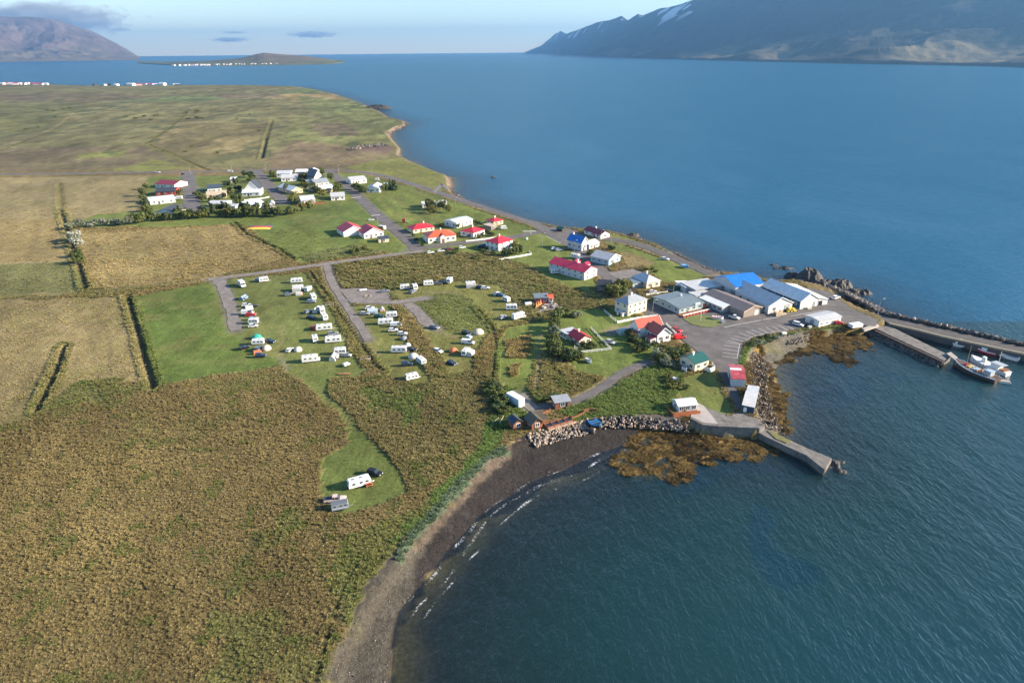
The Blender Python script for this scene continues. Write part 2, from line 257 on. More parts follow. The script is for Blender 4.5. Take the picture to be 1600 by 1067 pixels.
# ------------------------------------------------------------------ what grows where: (kind, shape, colour, tussocks per m2, tussock height, edge wander)
TAN = (0.245,0.175,0.082); BROWN = (0.19,0.137,0.066); HAY = (0.245,0.187,0.098); OLIVE = (0.135,0.135,0.046); LAWN = (0.13,0.15,0.040)
LUSH = (0.07,0.115,0.028); HEATH = (0.145,0.108,0.068); MOOR = (0.15,0.13,0.062); YGREEN = (0.18,0.175,0.055); CAMP = (0.13,0.14,0.045)
GRAVEL = (0.21,0.185,0.165); ROCK = (0.20,0.15,0.115); SAND = (0.036,0.029,0.029); SHINGLE = (0.085,0.071,0.061); WEED = (0.165,0.108,0.036)
LIVE = (0.12,0.128,0.045)
PAINT = [
 ('area', [(-5589,3781),(-214,2541),(-37.2,513.2),(-138.3,634.3),(-233.5,640.1),(-989,634)], MOOR, 0, 0, 6),
 ('area', [(-2037,2113),(-1060,1923),(-817,1752),(-855,1621),(-1011,1643),(-1732,1791)], HEATH, 0, 0, 8),
 ('area', [(-888,1565),(-825,1778),(-606,1877),(-613,2137),(-470,2006),(-607,1651),(-684,1557)], (0.12,0.135,0.055), 0, 0, 8),
 ('area', [(-587,1818),(-436,1821),(-368,1573),(-526,1596)], TAN, 0, 0, 6),
 ('area', [(-759,1846),(-606,1877),(-530,1685),(-645,1634)], HEATH, 0, 0, 8),
 ('area', [(-1634,1687),(-888,1527),(-652,985),(-810,815)], (0.13,0.12,0.05), 0, 0, 10),
 ('area', [(-521,1090),(-377.0,1095.4),(-253.6,706.6),(-347.9,731.4),(-421.5,820.9)], (0.18,0.14,0.07), 0, 0, 6),
 ('area', [(-778,781),(-411.9,786.4),(-293.8,643.8),(-633.2,627.9)], HEATH, 0, 0, 8),
 ('area', [(-452.5,733.8),(-415.4,765.6),(-396.6,716.1),(-440.0,701.3)], OLIVE, 0, 0, 4),
 ('area', [(-362.0,633.2),(-351.8,704.3),(-293.8,643.8),(-325.5,623.9)], YGREEN, 0, 0, 6),
 ('area', [(-243.7,688.5),(-258.9,877.2),(-177.2,826.0),(-126.5,702.6),(-138.3,634.3),(-219.1,631.9)], (0.175,0.125,0.078), 0, 0, 8),
 ('area', [(-291.4,879.9),(-344,1180),(-189.1,1019.4),(-139.4,823.0),(-167.8,779.4)], (0.155,0.15,0.06), 0, 0, 10),
 ('area', [(-308.5,1088.5),(-239.4,1061.8),(-190.7,892.2),(-236.4,882.1)], HEATH, 0, 0, 8),
 ('area', [(-521,1756),(-315,1507),(-198.6,1130.2),(-157.4,1053.7),(-164.7,949.5),(-318,1201)], (0.145,0.145,0.058), 0, 0, 8),
 ('area', [(-156.0,635.4),(-112.9,697.3),(-52.4,581.5),(-51.1,508.9),(-100.1,577.9)], YGREEN, 0, 0, 3),
 ('area', [(-478.3,605.6),(-309.5,602.6),(-293.4,553.0),(-242.6,437.1),(-270.1,407.3),(-190.8,289.3),(-235.3,276.3)], HAY, 0.22, 0.4, 2),
 ('area', [(-352.0,434.4),(-292.0,435.5),(-228.5,341.3),(-276.9,332.6)], TAN, 0.22, 0.45, 2),
 ('area', [(-275.2,330.3),(-224.4,336.5),(-192.3,292.0),(-236.6,277.9)], (0.15,0.14,0.06), 0.3, 0.4, 3),
 ('area', [(-311.9,596.2),(-132.5,605.7),(-44.8,489.6),(19.2,389.6),(28.4,363.5),(30.8,296.2),(42.0,262.3),(16.3,270.7),(-2.9,339.4),(-40.1,350.5),(-79.4,344.5),(-105.7,331.4),(-163.8,412.8),(-268.1,410.5),(-273.3,447.7),(-245.8,456.2)], LAWN, 0.04, 0.3, 2),
 ('area', [(-255.5,394.3),(-171.0,416.5),(-114.3,340.9),(-140.2,305.3),(-189.4,291.9)], TAN, 0.4, 0.55, 2),
 ('area', [(-234.1,274.6),(-166.0,282.6),(-112.5,195.7),(-139.5,199.9),(-141.0,179.3),(-150.6,161.5)], (0.255,0.19,0.097), 0.5, 0.34, 2),
 ('area', [(-141.0,179.3),(-140.0,200.9),(-113.1,192.5),(-117.2,184.9),(-135.2,179.2)], (0.155,0.14,0.055), 1.0, 0.6, 5),
 ('area', [(-164.7,280.0),(-139.7,300.5),(-120.7,266.8),(-109.3,241.8),(-79.5,214.6),(-78.4,208.4),(-112.9,194.3)], (0.098,0.130,0.032), 0.10, 0.25, 1),
 ('area', [(-140.1,301.5),(-98.0,315.0),(-80.9,277.6),(-54.6,222.2),(-47.2,204.7),(-52.0,194.4),(-67.3,194.7),(-78.4,208.4),(-109.3,241.8)], CAMP, 0.05, 0.25, 1),
 # mown way down to the lower pitch
 ('area', [(-78.1,207.3),(-62.9,201.6),(-53.1,202.8),(-52.0,194.4),(-57.5,194.5),(-57.1,187.9),(-43.6,168.1),(-32.8,152.3),(-29.0,145.5),(-26.0,136.0),(-31.6,131.1),(-37.1,127.6),(-41.6,129.3),(-46.8,138.4),(-49.8,151.4),(-43.9,159.5),(-47.4,169.2),(-61.8,189.3)], (0.122,0.142,0.042), 0.06, 0.25, 0.8),
 ('area', [(-58.2,199.1),(-57.1,187.9),(-43.6,168.1),(-32.8,152.3),(-28.1,142.7),(-24.6,134.7),(-16.4,145.3),(-6.9,151.0),(-2.0,158.8),(-4.0,176.6),(-6.2,193.4),(-12.8,205.4),(-30.6,193.9),(-41.9,201.1)], (0.165,0.128,0.06), 1.7, 0.85, 1),
 ('area', [(-48.9,194.3),(-40.0,189.7),(-39.1,173.5),(-45.5,177.4)], LIVE, 1.4, 0.7, 3),
 ('area', [(-24.6,134.7),(-25.0,128.6),(-33.8,119.8),(-32.4,101.1),(-32.9,83.7),(-35.4,81.2),(-28.1,91.7),(-22.3,117.5),(-15.2,130.8),(-2.0,157.1),(-6.9,151.0),(-16.3,143.9)], (0.15,0.138,0.052), 1.5, 0.6, 5),
 ('area', [(-62.1,129.2),(-50.2,133.8),(-41.5,128.9),(-42.7,122.1),(-55.4,118.0)], (0.165,0.142,0.058), 1.4, 0.6, 10),
 ('area', [(-51.0,98.1),(-37.8,102.8),(-30.5,82.7),(-45.5,82.9)], (0.165,0.142,0.058), 1.4, 0.5, 10),
 ('area', [(-20.0,137.2),(-14.7,149.0),(-9.2,158.9),(-5.4,172.8),(-2.0,169.1),(-1.6,158.8),(-9.2,147.2),(-15.6,135.8),(-20.6,126.2),(-23.7,117.6),(-25.2,118.6)], (0.105,0.138,0.042), 2.0, 0.8, 3),
 ('area', [(-39.3,185.4),(-32.0,189.5),(-26.1,173.2),(-32.4,166.1),(-39.1,173.5)], (0.12,0.135,0.045), 1.8, 0.8, 5),
 # ground round the camp loops
 ('area', [(-90.5,328.6),(-40.1,350.5),(-2.9,337.1),(30.0,287.2),(22.6,248.4),(12.5,202.3),(-6.2,193.4),(-41.9,201.1),(-57.6,237.3),(-79.9,290.4)], (0.155,0.125,0.056), 1.2, 0.8, 1),
 ('area', [(-67.6,266.8),(-50.0,267.9),(-43.9,250.1),(-30.8,213.5),(-24.9,198.4),(-29.4,192.5),(-39.4,198.7),(-58.9,243.7)], (0.145,0.145,0.045), 0.05, 0.2, 1),
 ('area', [(-52.7,285.2),(-29.0,298.1),(-5.5,292.7),(0.2,271.2),(4.6,248.8),(-7.1,236.0),(-13.2,213.1),(-11.7,202.9),(-23.1,200.7),(-30.9,230.4),(-42.1,264.6)], (0.15,0.142,0.046), 0.15, 0.3, 1),
 ('area', [(-42.6,268.5),(-30.7,284.6),(-16.1,273.3),(-7.2,239.2),(-19.1,236.3),(-29.2,241.7)], (0.13,0.132,0.045), 0.8, 0.4, 2),
 ('area', [(-50.0,267.9),(-45.9,269.3),(-24.2,213.3),(-20.8,198.3),(-26.5,197.5),(-36.7,224.7)], (0.17,0.125,0.058), 2.2, 1.1, 0.8),
 ('area', [(-95.8,315.9),(-90.7,317.9),(-64.1,250.6),(-45.3,208.6),(-49.2,206.2),(-66.3,243.9)], (0.16,0.125,0.055), 2.0, 0.9, 1),
 ('area', [(-6.6,234.7),(0.1,240.9),(15.7,249.9),(19.1,235.3),(8.7,212.6),(6.1,186.6),(-2.1,188.9),(-6.9,207.7)], LAWN, 0.08, 0.25, 1),
 ('area', [(-2.3,229.7),(7.1,232.5),(5.4,212.6),(-2.2,211.8)], (0.18,0.125,0.055), 2.4, 1.0, 1),
 ('area', [(-1.1,205.1),(2.5,207.5),(1.9,197.8),(-0.5,197.9)], (0.18,0.125,0.055), 2.4, 0.9, 1),
 ('area', [(-13.2,213.1),(-7.1,236.0),(-2.4,239.0),(-6.3,218.3),(-6.3,197.1),(-11.5,198.1)], (0.17,0.12,0.055), 2.2, 1.0, 1),
 # village greens
 ('area', [(18.7,258.4),(42.2,263.8),(57.1,234.4),(45.0,207.6),(32.8,197.1),(20.7,199.8),(15.5,223.4)], (0.122,0.148,0.038), 0.04, 0.25, 1),
 ('area', [(6.5,197.7),(14.8,212.4),(20.7,199.8),(32.8,197.1),(23.3,185.0),(13.1,179.4),(5.6,182.4)], (0.165,0.13,0.055), 1.6, 0.9, 1.5),
 ('area', [(12.9,176.3),(25.3,186.2),(44.3,204.1),(54.3,201.4),(45.7,171.8),(32.9,172.1),(18.1,170.5)], (0.115,0.14,0.042), 1.8, 0.85, 2),
 ('area', [(51.2,196.7),(66.8,201.1),(64.2,175.3),(60.2,170.8),(50.4,169.9),(49.8,185.7)], (0.135,0.15,0.042), 0.05, 0.2, 1),
 ('area', [(-8.2,193.4),(5.8,188.7),(5.4,176.4),(-2.0,158.8),(-5.7,169.2)], (0.10,0.13,0.04), 2.0, 1.0, 2),
 ('area', [(0.4,345.3),(35.9,350.3),(38.4,286.9),(22.9,287.4),(15.3,306.3)], (0.135,0.155,0.042), 0.03, 0.2, 1),
 ('area', [(-2.8,327.9),(9.4,311.5),(28.4,285.4),(41.8,270.0),(39.2,260.8),(26.3,262.7),(16.5,274.8)], (0.16,0.13,0.056), 1.3, 0.8, 2),
 ('area', [(50.7,373.7),(67.4,346.6),(82.0,322.9),(93.1,305.8),(83.1,290.0),(67.0,295.1),(66.4,323.4),(54.0,347.1)], (0.14,0.16,0.042), 0.05, 0.3, 1.5),
 ('area', [(45.4,391.6),(59.2,383.5),(76.5,359.1),(87.7,327.1),(84.6,334.0),(68.9,355.4),(54.2,373.6)], YGREEN, 0.1, 0.3, 1.5),
 ('area', [(57.4,347.0),(68.5,334.6),(70.4,320.0),(57.5,317.2)], (0.21,0.155,0.075), 0.1, 0.3, 1.5),
 ('area', [(68.9,254.1),(82.4,252.4),(80.0,241.5),(72.2,237.8),(66.5,241.8)], LAWN, 0.03, 0.2, 0.5),
 ('area', [(74.6,204.9),(82.8,221.8),(88.1,227.5),(107.0,234.3),(126.3,240.3),(124.6,236.4),(105.1,229.5),(86.9,220.5),(80.8,210.9),(75.9,200.9)], (0.12,0.15,0.045), 1.4, 0.8, 0.5),
 ('area', [(-109.6,516.9),(-79.2,541.7),(-48.4,478.5),(-58.2,447.9),(-54.0,411.7),(-59.3,392.7)], (0.15,0.168,0.045), 0.02, 0.2, 1.5),
 ('area', [(-139.4,451.5),(-105.9,474.7),(-74.9,396.4),(-88.0,361.2),(-110.8,362.0),(-154.1,407.5)], (0.118,0.148,0.04), 0.03, 0.2, 1.5),
 ('area', [(-141.5,386.9),(-127.5,423.3),(-96.7,361.5),(-108.9,343.1)], (0.13,0.145,0.04), 0.3, 0.4, 3),
 ('area', [(-108.9,343.1),(-83.6,365.0),(-66.4,346.4),(-103.0,333.5)], (0.13,0.13,0.05), 0.7, 0.7, 2),
 ('area', [(-169.8,767.8),(-134.2,790.7),(-119.0,726.6),(-126.8,714.0),(-150.9,737.9)], (0.16,0.10,0.085), 0, 0, 2),
 ('strip', [(-219.7,277.5),(-190.8,289.3),(-139.8,304.3)], (0.16,0.14,0.075), 1.2, 0.3),
 ('area', [(49.4,171.8),(55.2,178.6),(57.7,175.4),(60.2,170.8),(66.4,173.3),(69.8,169.5),(69.1,164.9),(53.2,165.2)], GRAVEL, 0, 0, 0),
 ('strip', [(-106.0,496.9),(-92.9,464.6),(-79.5,430.1),(-68.5,404.1)], (0.20,0.20,0.06), 1.2, 0.0), ('strip', [(-99.1,492.2),(-88.0,461.8),(-78.2,434.6),(-70.9,416.6)], (0.10,0.135,0.035), 1.0, 0.0), ('strip', [(-95.6,492.0),(-84.8,461.6),(-76.0,436.8)], (0.20,0.20,0.06), 1.0, 0.0), ('strip', [(-90.9,491.8),(-81.8,466.7),(-75.2,448.7)], (0.10,0.135,0.035), 1.0, 0.0), ('strip', [(-86.3,491.6),(-78.3,469.1)], (0.20,0.20,0.06), 1.0, 0.0), ('strip', [(-78.7,528.2),(-66.5,508.5),(-53.4,484.3)], (0.20,0.20,0.06), 1.2, 0.0),
 ('strip', [(-82.0,218.7),(-79.0,212.9),(-74.6,204.7)], (0.21,0.175,0.13), 0.8, 0.0), ('strip', [(-88.3,245.3),(-84.7,230.0),(-82.0,218.7)], (0.185,0.155,0.075), 0.6, 0.0), ('strip', [(-100.5,265.9),(-93.2,268.5)], (0.19,0.16,0.08), 0.4, 0.0), ('strip', [(-71.7,204.2),(-58.1,186.6),(-50.7,175.6),(-45.6,165.6)], (0.20,0.185,0.07), 0.3, 0.0), ('strip', [(-70.5,204.7),(-56.9,187.0),(-49.2,175.6),(-44.8,167.0)], (0.20,0.185,0.07), 0.3, 0.0), ('strip', [(39.5,240.4),(36.1,237.7),(34.8,236.5)], (0.24,0.19,0.12), 1.6, 0.0), ('strip', [(-54.9,232.9),(-50.8,224.4),(-46.1,216.3)], (0.21,0.165,0.09), 1.0, 0.0), ('strip', [(-31.8,240.1),(-26.0,235.7),(-20.1,231.4)], (0.20,0.155,0.085), 1.2, 0.0), ('strip', [(-47.1,281.8),(-36.0,283.6),(-23.7,282.5)], (0.20,0.16,0.085), 1.4, 0.0),
 ('strip', [(10.8,235.5),(9.1,212.6),(7.4,187.8)], (0.17,0.14,0.08), 0.8, 0.0), ('strip', [(-577.1,798.4),(-642,984),(-834,1433)], (0.23,0.18,0.12), 5.0, 0.0), ('strip', [(-420.0,820.8),(-469.4,976.6),(-599,1341)], (0.075,0.07,0.035), 4.0, 0.0), ('strip', [(-478.7,655.0),(-367.1,671.6),(-233.5,640.1)], (0.085,0.075,0.045), 3.5, 0.0), ('strip', [(-1209,1863),(-748,1606),(-539,1619)], (0.06,0.07,0.03), 9.0, 0.0), ('strip', [(-1068,1514),(-834,1433)], (0.07,0.07,0.035), 8.0, 0.0), ('strip', [(-392.0,627.8),(-430.0,700.6),(-438.7,719.0)], (0.21,0.17,0.09), 1.5, 0.0),
 ('strip', [(-383.5,530.6),(-401.4,573.2),(-407.4,595.1)], (0.20,0.145,0.07), 1.2, 0.0), ('strip', [(-318.8,449.7),(-360.6,529.5),(-392.0,587.9)], (0.20,0.145,0.07), 1.2, 0.0), ('strip', [(-176.1,268.3),(-153.8,239.7),(-134.2,205.6)], (0.19,0.14,0.07), 0.5, 0.0), ('strip', [(-180.6,266.9),(-156.4,233.5),(-135.8,200.8)], (0.19,0.14,0.07), 0.5, 0.0),
 # shore
 ('area', [(-22.4,84.4),(-30.0,84.4),(-32.1,89.4),(-29.4,97.4),(-26.1,106.5),(-22.2,115.9),(-16.5,127.6),(-8.4,145.3),(-0.3,157.1),(5.1,163.6),(18.0,169.3),(27.5,172.0),(38.7,172.5),(34.8,161.4),(21.5,152.1),(5.9,139.6),(-6.3,128.6),(-14.1,115.7),(-20.5,103.0),(-22.2,93.6)], SAND, 0, 0, 1.5),
 ('area', [(-17.9,83.3),(-33.1,83.5),(-32.9,89.4),(-30.6,97.4),(-29.2,105.7),(-25.9,113.0),(-22.8,120.0),(-19.2,122.5),(-20.0,113.9),(-20.9,105.6),(-22.3,99.7),(-21.8,93.6)], SHINGLE, 0, 0, 2.0),
 ('area', [(34.2,173.7),(47.9,172.4),(52.3,167.9),(35.9,167.5)], (0.12,0.095,0.085), 0, 0, 1),
 ('area', [(83.3,221.8),(89.5,227.4),(117.7,236.4),(132.6,239.9),(128.5,231.2),(105.6,223.0),(93.8,213.9),(86.2,204.9),(77.9,178.6),(72.7,164.0),(69.8,168.3),(73.3,186.9)], (0.16,0.135,0.115), 0, 0, 1.5),
 ('area', [(-0.3,154.7),(-2.8,152.6),(-5.3,150.8),(-8.7,145.3),(-13.2,136.5),(-16.6,129.1),(-19.6,123.2),(-22.3,117.1),(-23.4,113.1),(-24.8,112.2),(-23.4,119.2),(-20.6,125.7),(-15.7,137.0),(-10.1,147.4),(-2.8,157.0)], (0.085,0.115,0.075), 3.0, 0.75, 0.6),
]
DITCH_SHADE = (0.045,0.045,0.02)  # wet peat, darkened further to paint in the shadow inside the ditch
ROADS = [  # name, centre line, width, surface, label
 ('road', smooth_line([(-521.6,618.0),(-453.0,617.5),(-339.5,617.8),(-284.3,621.5),(-217.9,628.2),(-159.3,624.7),(-131.0,612.5),(-100.6,581.1),(-71.3,538.5),(-45.6,499.0),(-16.2,454.0),(15.4,408.8),(25.7,386.3),(35.9,350.3),(42.9,311.5),(50.6,274.6),(56.6,253.8),(62.2,236.1),(67.2,218.8)]), 6.4, 'asphalt'),
 ('street', [(-285.3,614.6),(-243.9,523.6),(-213.0,454.8)], 10.0, 'asphalt'), ('street', [(-229.6,625.3),(-194.7,553.4),(-157.3,477.1)], 9.0, 'asphalt'),
 ('street', smooth_line([(-163.1,621.4),(-126.3,538.7),(-89.4,445.4),(-66.0,393.0),(-50.2,355.9)]), 7.6, 'asphalt'), ('street', smooth_line([(-54.0,353.5),(-37.7,362.0),(-20.7,368.1),(0.6,377.1),(20.1,392.6)]), 6.0, 'asphalt'),
 ('drive', [(-234.6,472.1),(-213.4,471.1)], 6.0, 'asphalt'),
 ('track', smooth_line([(-141.3,304.4),(-116.6,315.6),(-92.1,328.7),(-65.6,341.6),(-46.9,350.7)]), 4.0, 'gravel'), ('lane', smooth_line([(-137.2,305.2),(-126.8,287.4),(-116.7,266.7),(-104.9,241.0)]), 4.8, 'gravel'),
 ('lane', smooth_line([(-91.9,327.6),(-84.7,304.6),(-71.7,273.3),(-59.6,247.1),(-52.3,229.7)]), 3.4, 'gravel'), ('lane', smooth_line([(-70.7,274.8),(-53.5,269.6),(-43.1,272.4),(-36.0,276.3)]), 4.2, 'gravel'),
 ('lane', smooth_line([(-43.8,269.3),(-36.9,257.0),(-32.5,244.4),(-28.1,240.3)]), 4.2, 'gravel'), ('path', smooth_line([(45.6,208.6),(36.6,201.8),(27.8,190.0),(19.1,181.7),(11.6,178.7),(5.5,178.0)]), 3.0, 'asphalt'),
 ('path', smooth_line([(6.6,176.4),(4.0,180.4),(2.2,186.2)]), 3.6, 'gravel'), ('drive', [(53.0,244.2),(44.9,239.8),(36.9,234.9)], 3.6, 'gravel'),
 ('boat_yard', smooth_line([(52.3,372.3),(65.3,364.9),(77.1,345.1),(86.4,321.6),(93.7,305.8)]), 7.0, 'dark'), ('footway', [(-47.6,524.0),(-54.5,545.9),(-57.1,511.7)], 3.0, 'gravel'),
]
PADS = [  # yards and parking places as outlines
 ('harbour_yard', [(53.2,263.5),(61.8,269.5),(71.5,281.6),(87.1,294.5),(103.8,301.6),(122.6,288.8),(137.1,278.8),(137.0,258.1),(141.4,245.2),(137.2,238.7),(131.1,240.1),(123.9,243.0),(108.2,237.5),(88.7,229.3),(82.8,224.1),(77.4,211.0),(74.2,203.4),(68.3,196.4),(67.5,203.6),(64.0,219.4),(59.4,234.3),(56.4,247.5)], 'asphalt'),
 ('parking_area', [(45.6,309.1),(59.4,315.3),(63.3,304.1),(51.1,294.4),(48.7,299.4)], 'gravel'), ('crossroads', [(13.9,399.2),(27.3,400.2),(38.0,391.9),(44.4,365.6),(35.0,340.5),(22.8,374.8)], 'asphalt'),
 ('gravel_turning', [(-76.6,288.6),(-68.3,290.1),(-54.6,286.2),(-51.0,274.3),(-53.5,269.6),(-67.5,270.0)], 'gravel'), ('terrace', [(9.0,256.2),(11.5,260.2),(13.8,267.0),(17.8,267.8),(21.7,261.6),(15.5,259.3),(11.3,256.1)], 'gravel'),
 ('shed_apron', [(67.5,205.1),(71.4,201.0),(69.8,191.8),(67.6,177.1),(65.3,174.5),(66.3,185.3),(66.9,195.5)], 'dark'),
]

def classify(x, y):
    n = x.shape[0]
    col = np.empty((n, 3)); col[:] = BROWN; dens = np.full(n, 1.7); hgt = np.full(n, 0.55)
    jx = (fbm(x, y, 0.09, 3, 5)-0.5)*2; jy = (fbm(x, y, 0.09, 3, 9)-0.5)*2
    jx2 = (fbm(x, y, 0.6, 2, 15)-0.5); jy2 = (fbm(x, y, 0.6, 2, 19)-0.5)
    for e in PAINT:
        if e[0] == 'area':
            j = e[5]; msk = inside(x + jx*j*1.6 + jx2*min(j, 2), y + jy*j*1.6 + jy2*min(j, 2), e[1])
            col[msk] = e[2]; dens[msk] = e[3]; hgt[msk] = e[4]
        else:
            msk = pdist(x + jx2*.8, y + jy2*.8, e[1], 14.0) < e[3]; col[msk] = col[msk]*.35 + np.array(e[2])*.65; dens[msk] = np.minimum(dens[msk], .1 if e[4] == 0 else e[4])
    # patches of green in the dry grass, of dry grass in the green; drifts a few metres to tens of metres wide
    b = fbm(x, y, 0.035, 4, 33); c = fbm(x, y, 0.16, 3, 41); dry = (dens > 0.6)
    g = sstep(0.50, 0.74, 0.6*b+0.4*c)[:, None]; col = np.where(dry[:, None], col*(1-0.45*g) + np.array(LIVE)*0.45*g, col)
    d2 = sstep(0.52, 0.72, 0.5*b+0.5*c)[:, None]*0.5; col = np.where(dry[:, None], col, col*(1-d2) + np.array((0.19,0.165,0.062))*d2*(col.max(1, keepdims=True) > 0.07) + col*d2*(col.max(1, keepdims=True) <= 0.07))
    ca, sa_ = .87, .5; stk = fbm((x*ca+y*sa_)*.22, (y*ca-x*sa_)*.035, 1.0, 3, 57); col *= ((0.66 + 0.68*fbm(x, y, 0.022, 4, 51))*(.78+.44*stk))[:, None]
    fm = sstep(600, 800, y); mot = fbm(x*1.6, y*.55, 1/16.0, 4, 101); mo2 = fbm(x, y*.5, 1/70.0, 4, 107); col *= (1-fm*(1-(.45+1.1*mot)*(.6+.8*mo2)))[:,None]
    scr = fm*sstep(.60, .68, fbm(x*1.2, y*.5, 1/20.0, 4, 111)*.6+.4*mo2); col = col*(1-.7*scr[:,None]) + np.array((.05,.065,.03))*.7*scr[:,None]
    col *= np.array((.95, 1.0, .92)); bank = np.zeros(n)
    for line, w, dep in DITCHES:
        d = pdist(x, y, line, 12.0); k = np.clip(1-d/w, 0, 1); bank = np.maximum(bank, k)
        near = (d > w*0.9) & (d < w*2.2); dens[near] = np.maximum(dens[near], 1.6); hgt[near] = np.maximum(hgt[near], 0.8)
        col[near] = col[near]*0.6 + np.array((0.12,0.12,0.045))*0.4
    col = col*(1-bank[:,None]) + np.array(DITCH_SHADE)*bank[:,None]; dens[bank > 0.25] *= 0.3
    road = np.zeros(n, bool)
    for nm, line, w, s in ROADS:
        d = pdist(x, y, line, 10.0); k = d < w/2+0.9; col[k] = col[k]*0.45+np.array(GRAVEL)*0.55*0.8; dens[k] = 0; road |= d < w/2+1.6
    for nm, poly, s in PADS:
        k = inside(x, y, poly); col[k] = np.array(GRAVEL)*0.8; dens[k] = 0; road |= k
    ine = inside(x, y, EDGE_POLY); inw = inside(x, y, WATER_POLY)
    dE = pdist(x, y, EDGE, 160.0); dW = pdist(x, y, WATER, 160.0)
    t = np.where(ine, 1.0, np.where(inw, dW/(dW+dE+1e-6), 0.0))
    h = LAND*(0.42*t + 0.58*sstep(0.70, 1.0, t))
    far = sstep(430, 800, np.hypot(x, y))
    h = h + np.where(ine & ~road, (fbm(x, y, 0.05, 3, 61)-0.5)*0.5*sstep(0, 12, dE) + far*(fbm(x, y, 0.004, 3, 67)-0.5)*7.0*sstep(0, 120, dE), 0.0)
    for line, w, dep in DITCHES:
        d = pdist(x, y, line, 12.0); h -= np.where(ine, dep*sstep(1.0, 0.0, d/(w*1.25)), 0)
    h = np.where(road & ine, np.minimum(h, LAND-0.06), h)
    depth = np.clip(dW*0.055 + 0.03*dW*sstep(20, 60, dW), 0, 9.0)
    h = np.where(inw, h, -depth)
    # shore colours: bare earth and rock down to dark wet stone
    sh = inw & ~ine; rk = np.array(ROCK)*(0.55 + 0.9*fbm(x, y, 0.35, 3, 71))[:,None]
    farshore = (y > 330) & sh; nearrock = sh & ~farshore
    base_rock = rk*(0.35+0.65*sstep(0.05, 0.45, t))[:,None]
    bare = farshore | ((pdist(x, y, EDGE_FAR, 60.0) < 14) & sh)
    col[bare] = base_rock[bare]; dens[sh] = 0
    soil = sh & (y < 330) & (col[:,1] > col[:,0]*.92); col[soil] = np.array((.105,.08,.06))*(.6+.8*fbm(x[soil], y[soil], .5, 2, 5))[:,None]
    dune = inside(x + jx2, y + jy2, PAINT[-1][1]); dens[dune] = 3.0; hgt[dune] = 0.75; col[dune] = np.array((.085,.115,.07))*(.7+.6*fbm(x[dune], y[dune], .3, 3, 8))[:,None]
    sb = ~inw; kb = sstep(0, 9, dW[sb])[:,None]; col[sb] = col[sb]*.62*(1-kb) + kb*np.array(SAND)*(0.6+0.5*fbm(x[sb], y[sb], 0.05, 3, 77))[:,None]; dens[sb] = 0
    kelp = np.zeros(n)
    for p in KELP:
        k = inside(x + jx*5 + jx2*5, y + jy*5 + jy2*5, p); kelp[k] = 1
    kk = kelp > 0; lump = fbm(x, y, 0.45, 3, 83); col[kk] = np.array(WEED)*(0.45+1.1*lump[kk])[:,None]
    h = np.where(kk, np.maximum(h, -0.52 + 1.15*lump), h); dens[kk] = 0
    return dict(col=col, dens=dens, hgt=hgt, h=h, inw=inw, ine=ine, dW=dW, kelp=kelp, t=t, road=road)

def axis(lo, a, b, hi, step, grow):
    xs = list(np.arange(a, b, step)); s = step; x = xs[-1]
    while x < hi: s *= grow; x += s; xs.append(x)
    s = step; x = xs[0]; left = []
    while x > lo: s *= grow; x -= s; left.append(x)
    return np.array(left[::-1]+xs)
gx = axis(-300, -300, 205, 900, 1.25, 1.06); gl_ = axis(-4200, -1000, -301.5, -302, 2.3, 1.05); gx = np.r_[gl_[gl_ < -301], gx[gx >= -300.5]]
ys = [30.0]
while ys[-1] < 3300: ys.append(ys[-1] + max(1.15, 0.0046*ys[-1]))
gy = np.array(ys)
GX, GY = np.meshgrid(gx, gy)
K = classify(GX.ravel(), GY.ravel())
me = grid_mesh('ground', GX, GY, K['h'].reshape(GX.shape))
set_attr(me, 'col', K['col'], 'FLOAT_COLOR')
rgh = np.clip(K['dens']*0.6, 0.12, 1.0); set_attr(me, 'rgh', np.where(K['inw'] & ~K['ine'], 0.5, rgh), 'FLOAT')
ground = tag(obj('ground', me), 'grassy coastal plain with fields, lawns and shore', None, None, 'structure')

mt, nt, p, o = new_mat('ground cover')
tc = node(nt, 'ShaderNodeTexCoord'); at = node(nt, 'ShaderNodeAttribute', attribute_name='col'); ar = node(nt, 'ShaderNodeAttribute', attribute_name='rgh')
n1 = noise(nt, 1.3, 6.0, 0.7, tc.outputs['Object']); n2 = noise(nt, 0.22, 4.0, 0.6, tc.outputs['Object'], 0.6)
mp = node(nt, 'ShaderNodeMapping'); mp.inputs['Rotation'].default_value = (0, 0, R(-14)); mp.inputs['Scale'].default_value = (0.55, 0.05, 0.5)
nt.links.new(tc.outputs['Object'], mp.inputs[0]); n3 = noise(nt, 1.0, 4.0, 0.6, mp.outputs[0], 0.3)      # mowing and drainage lines
f1 = maprange(nt, n1.outputs[0], 0.28, 0.72, 0.55, 1.45); f2 = maprange(nt, n2.outputs[0], 0.3, 0.7, 0.78, 1.22); f3 = maprange(nt, n3.outputs[0], 0.3, 0.7, 0.84, 1.16)
ml = node(nt, 'ShaderNodeMath', operation='MULTIPLY'); nt.links.new(f1, ml.inputs[0]); nt.links.new(f2, ml.inputs[1])
ml2 = node(nt, 'ShaderNodeMath', operation='MULTIPLY'); nt.links.new(ml.outputs[0], ml2.inputs[0]); nt.links.new(f3, ml2.inputs[1])
v = node(nt, 'ShaderNodeVectorMath', operation='SCALE'); nt.links.new(at.outputs['Color'], v.inputs[0]); nt.links.new(ml2.outputs[0], v.inputs['Scale'])
nt.links.new(v.outputs[0], p.inputs['Base Color']); p.inputs['Roughness'].default_value = 0.95; p.inputs['Specular IOR Level'].default_value = 0.15
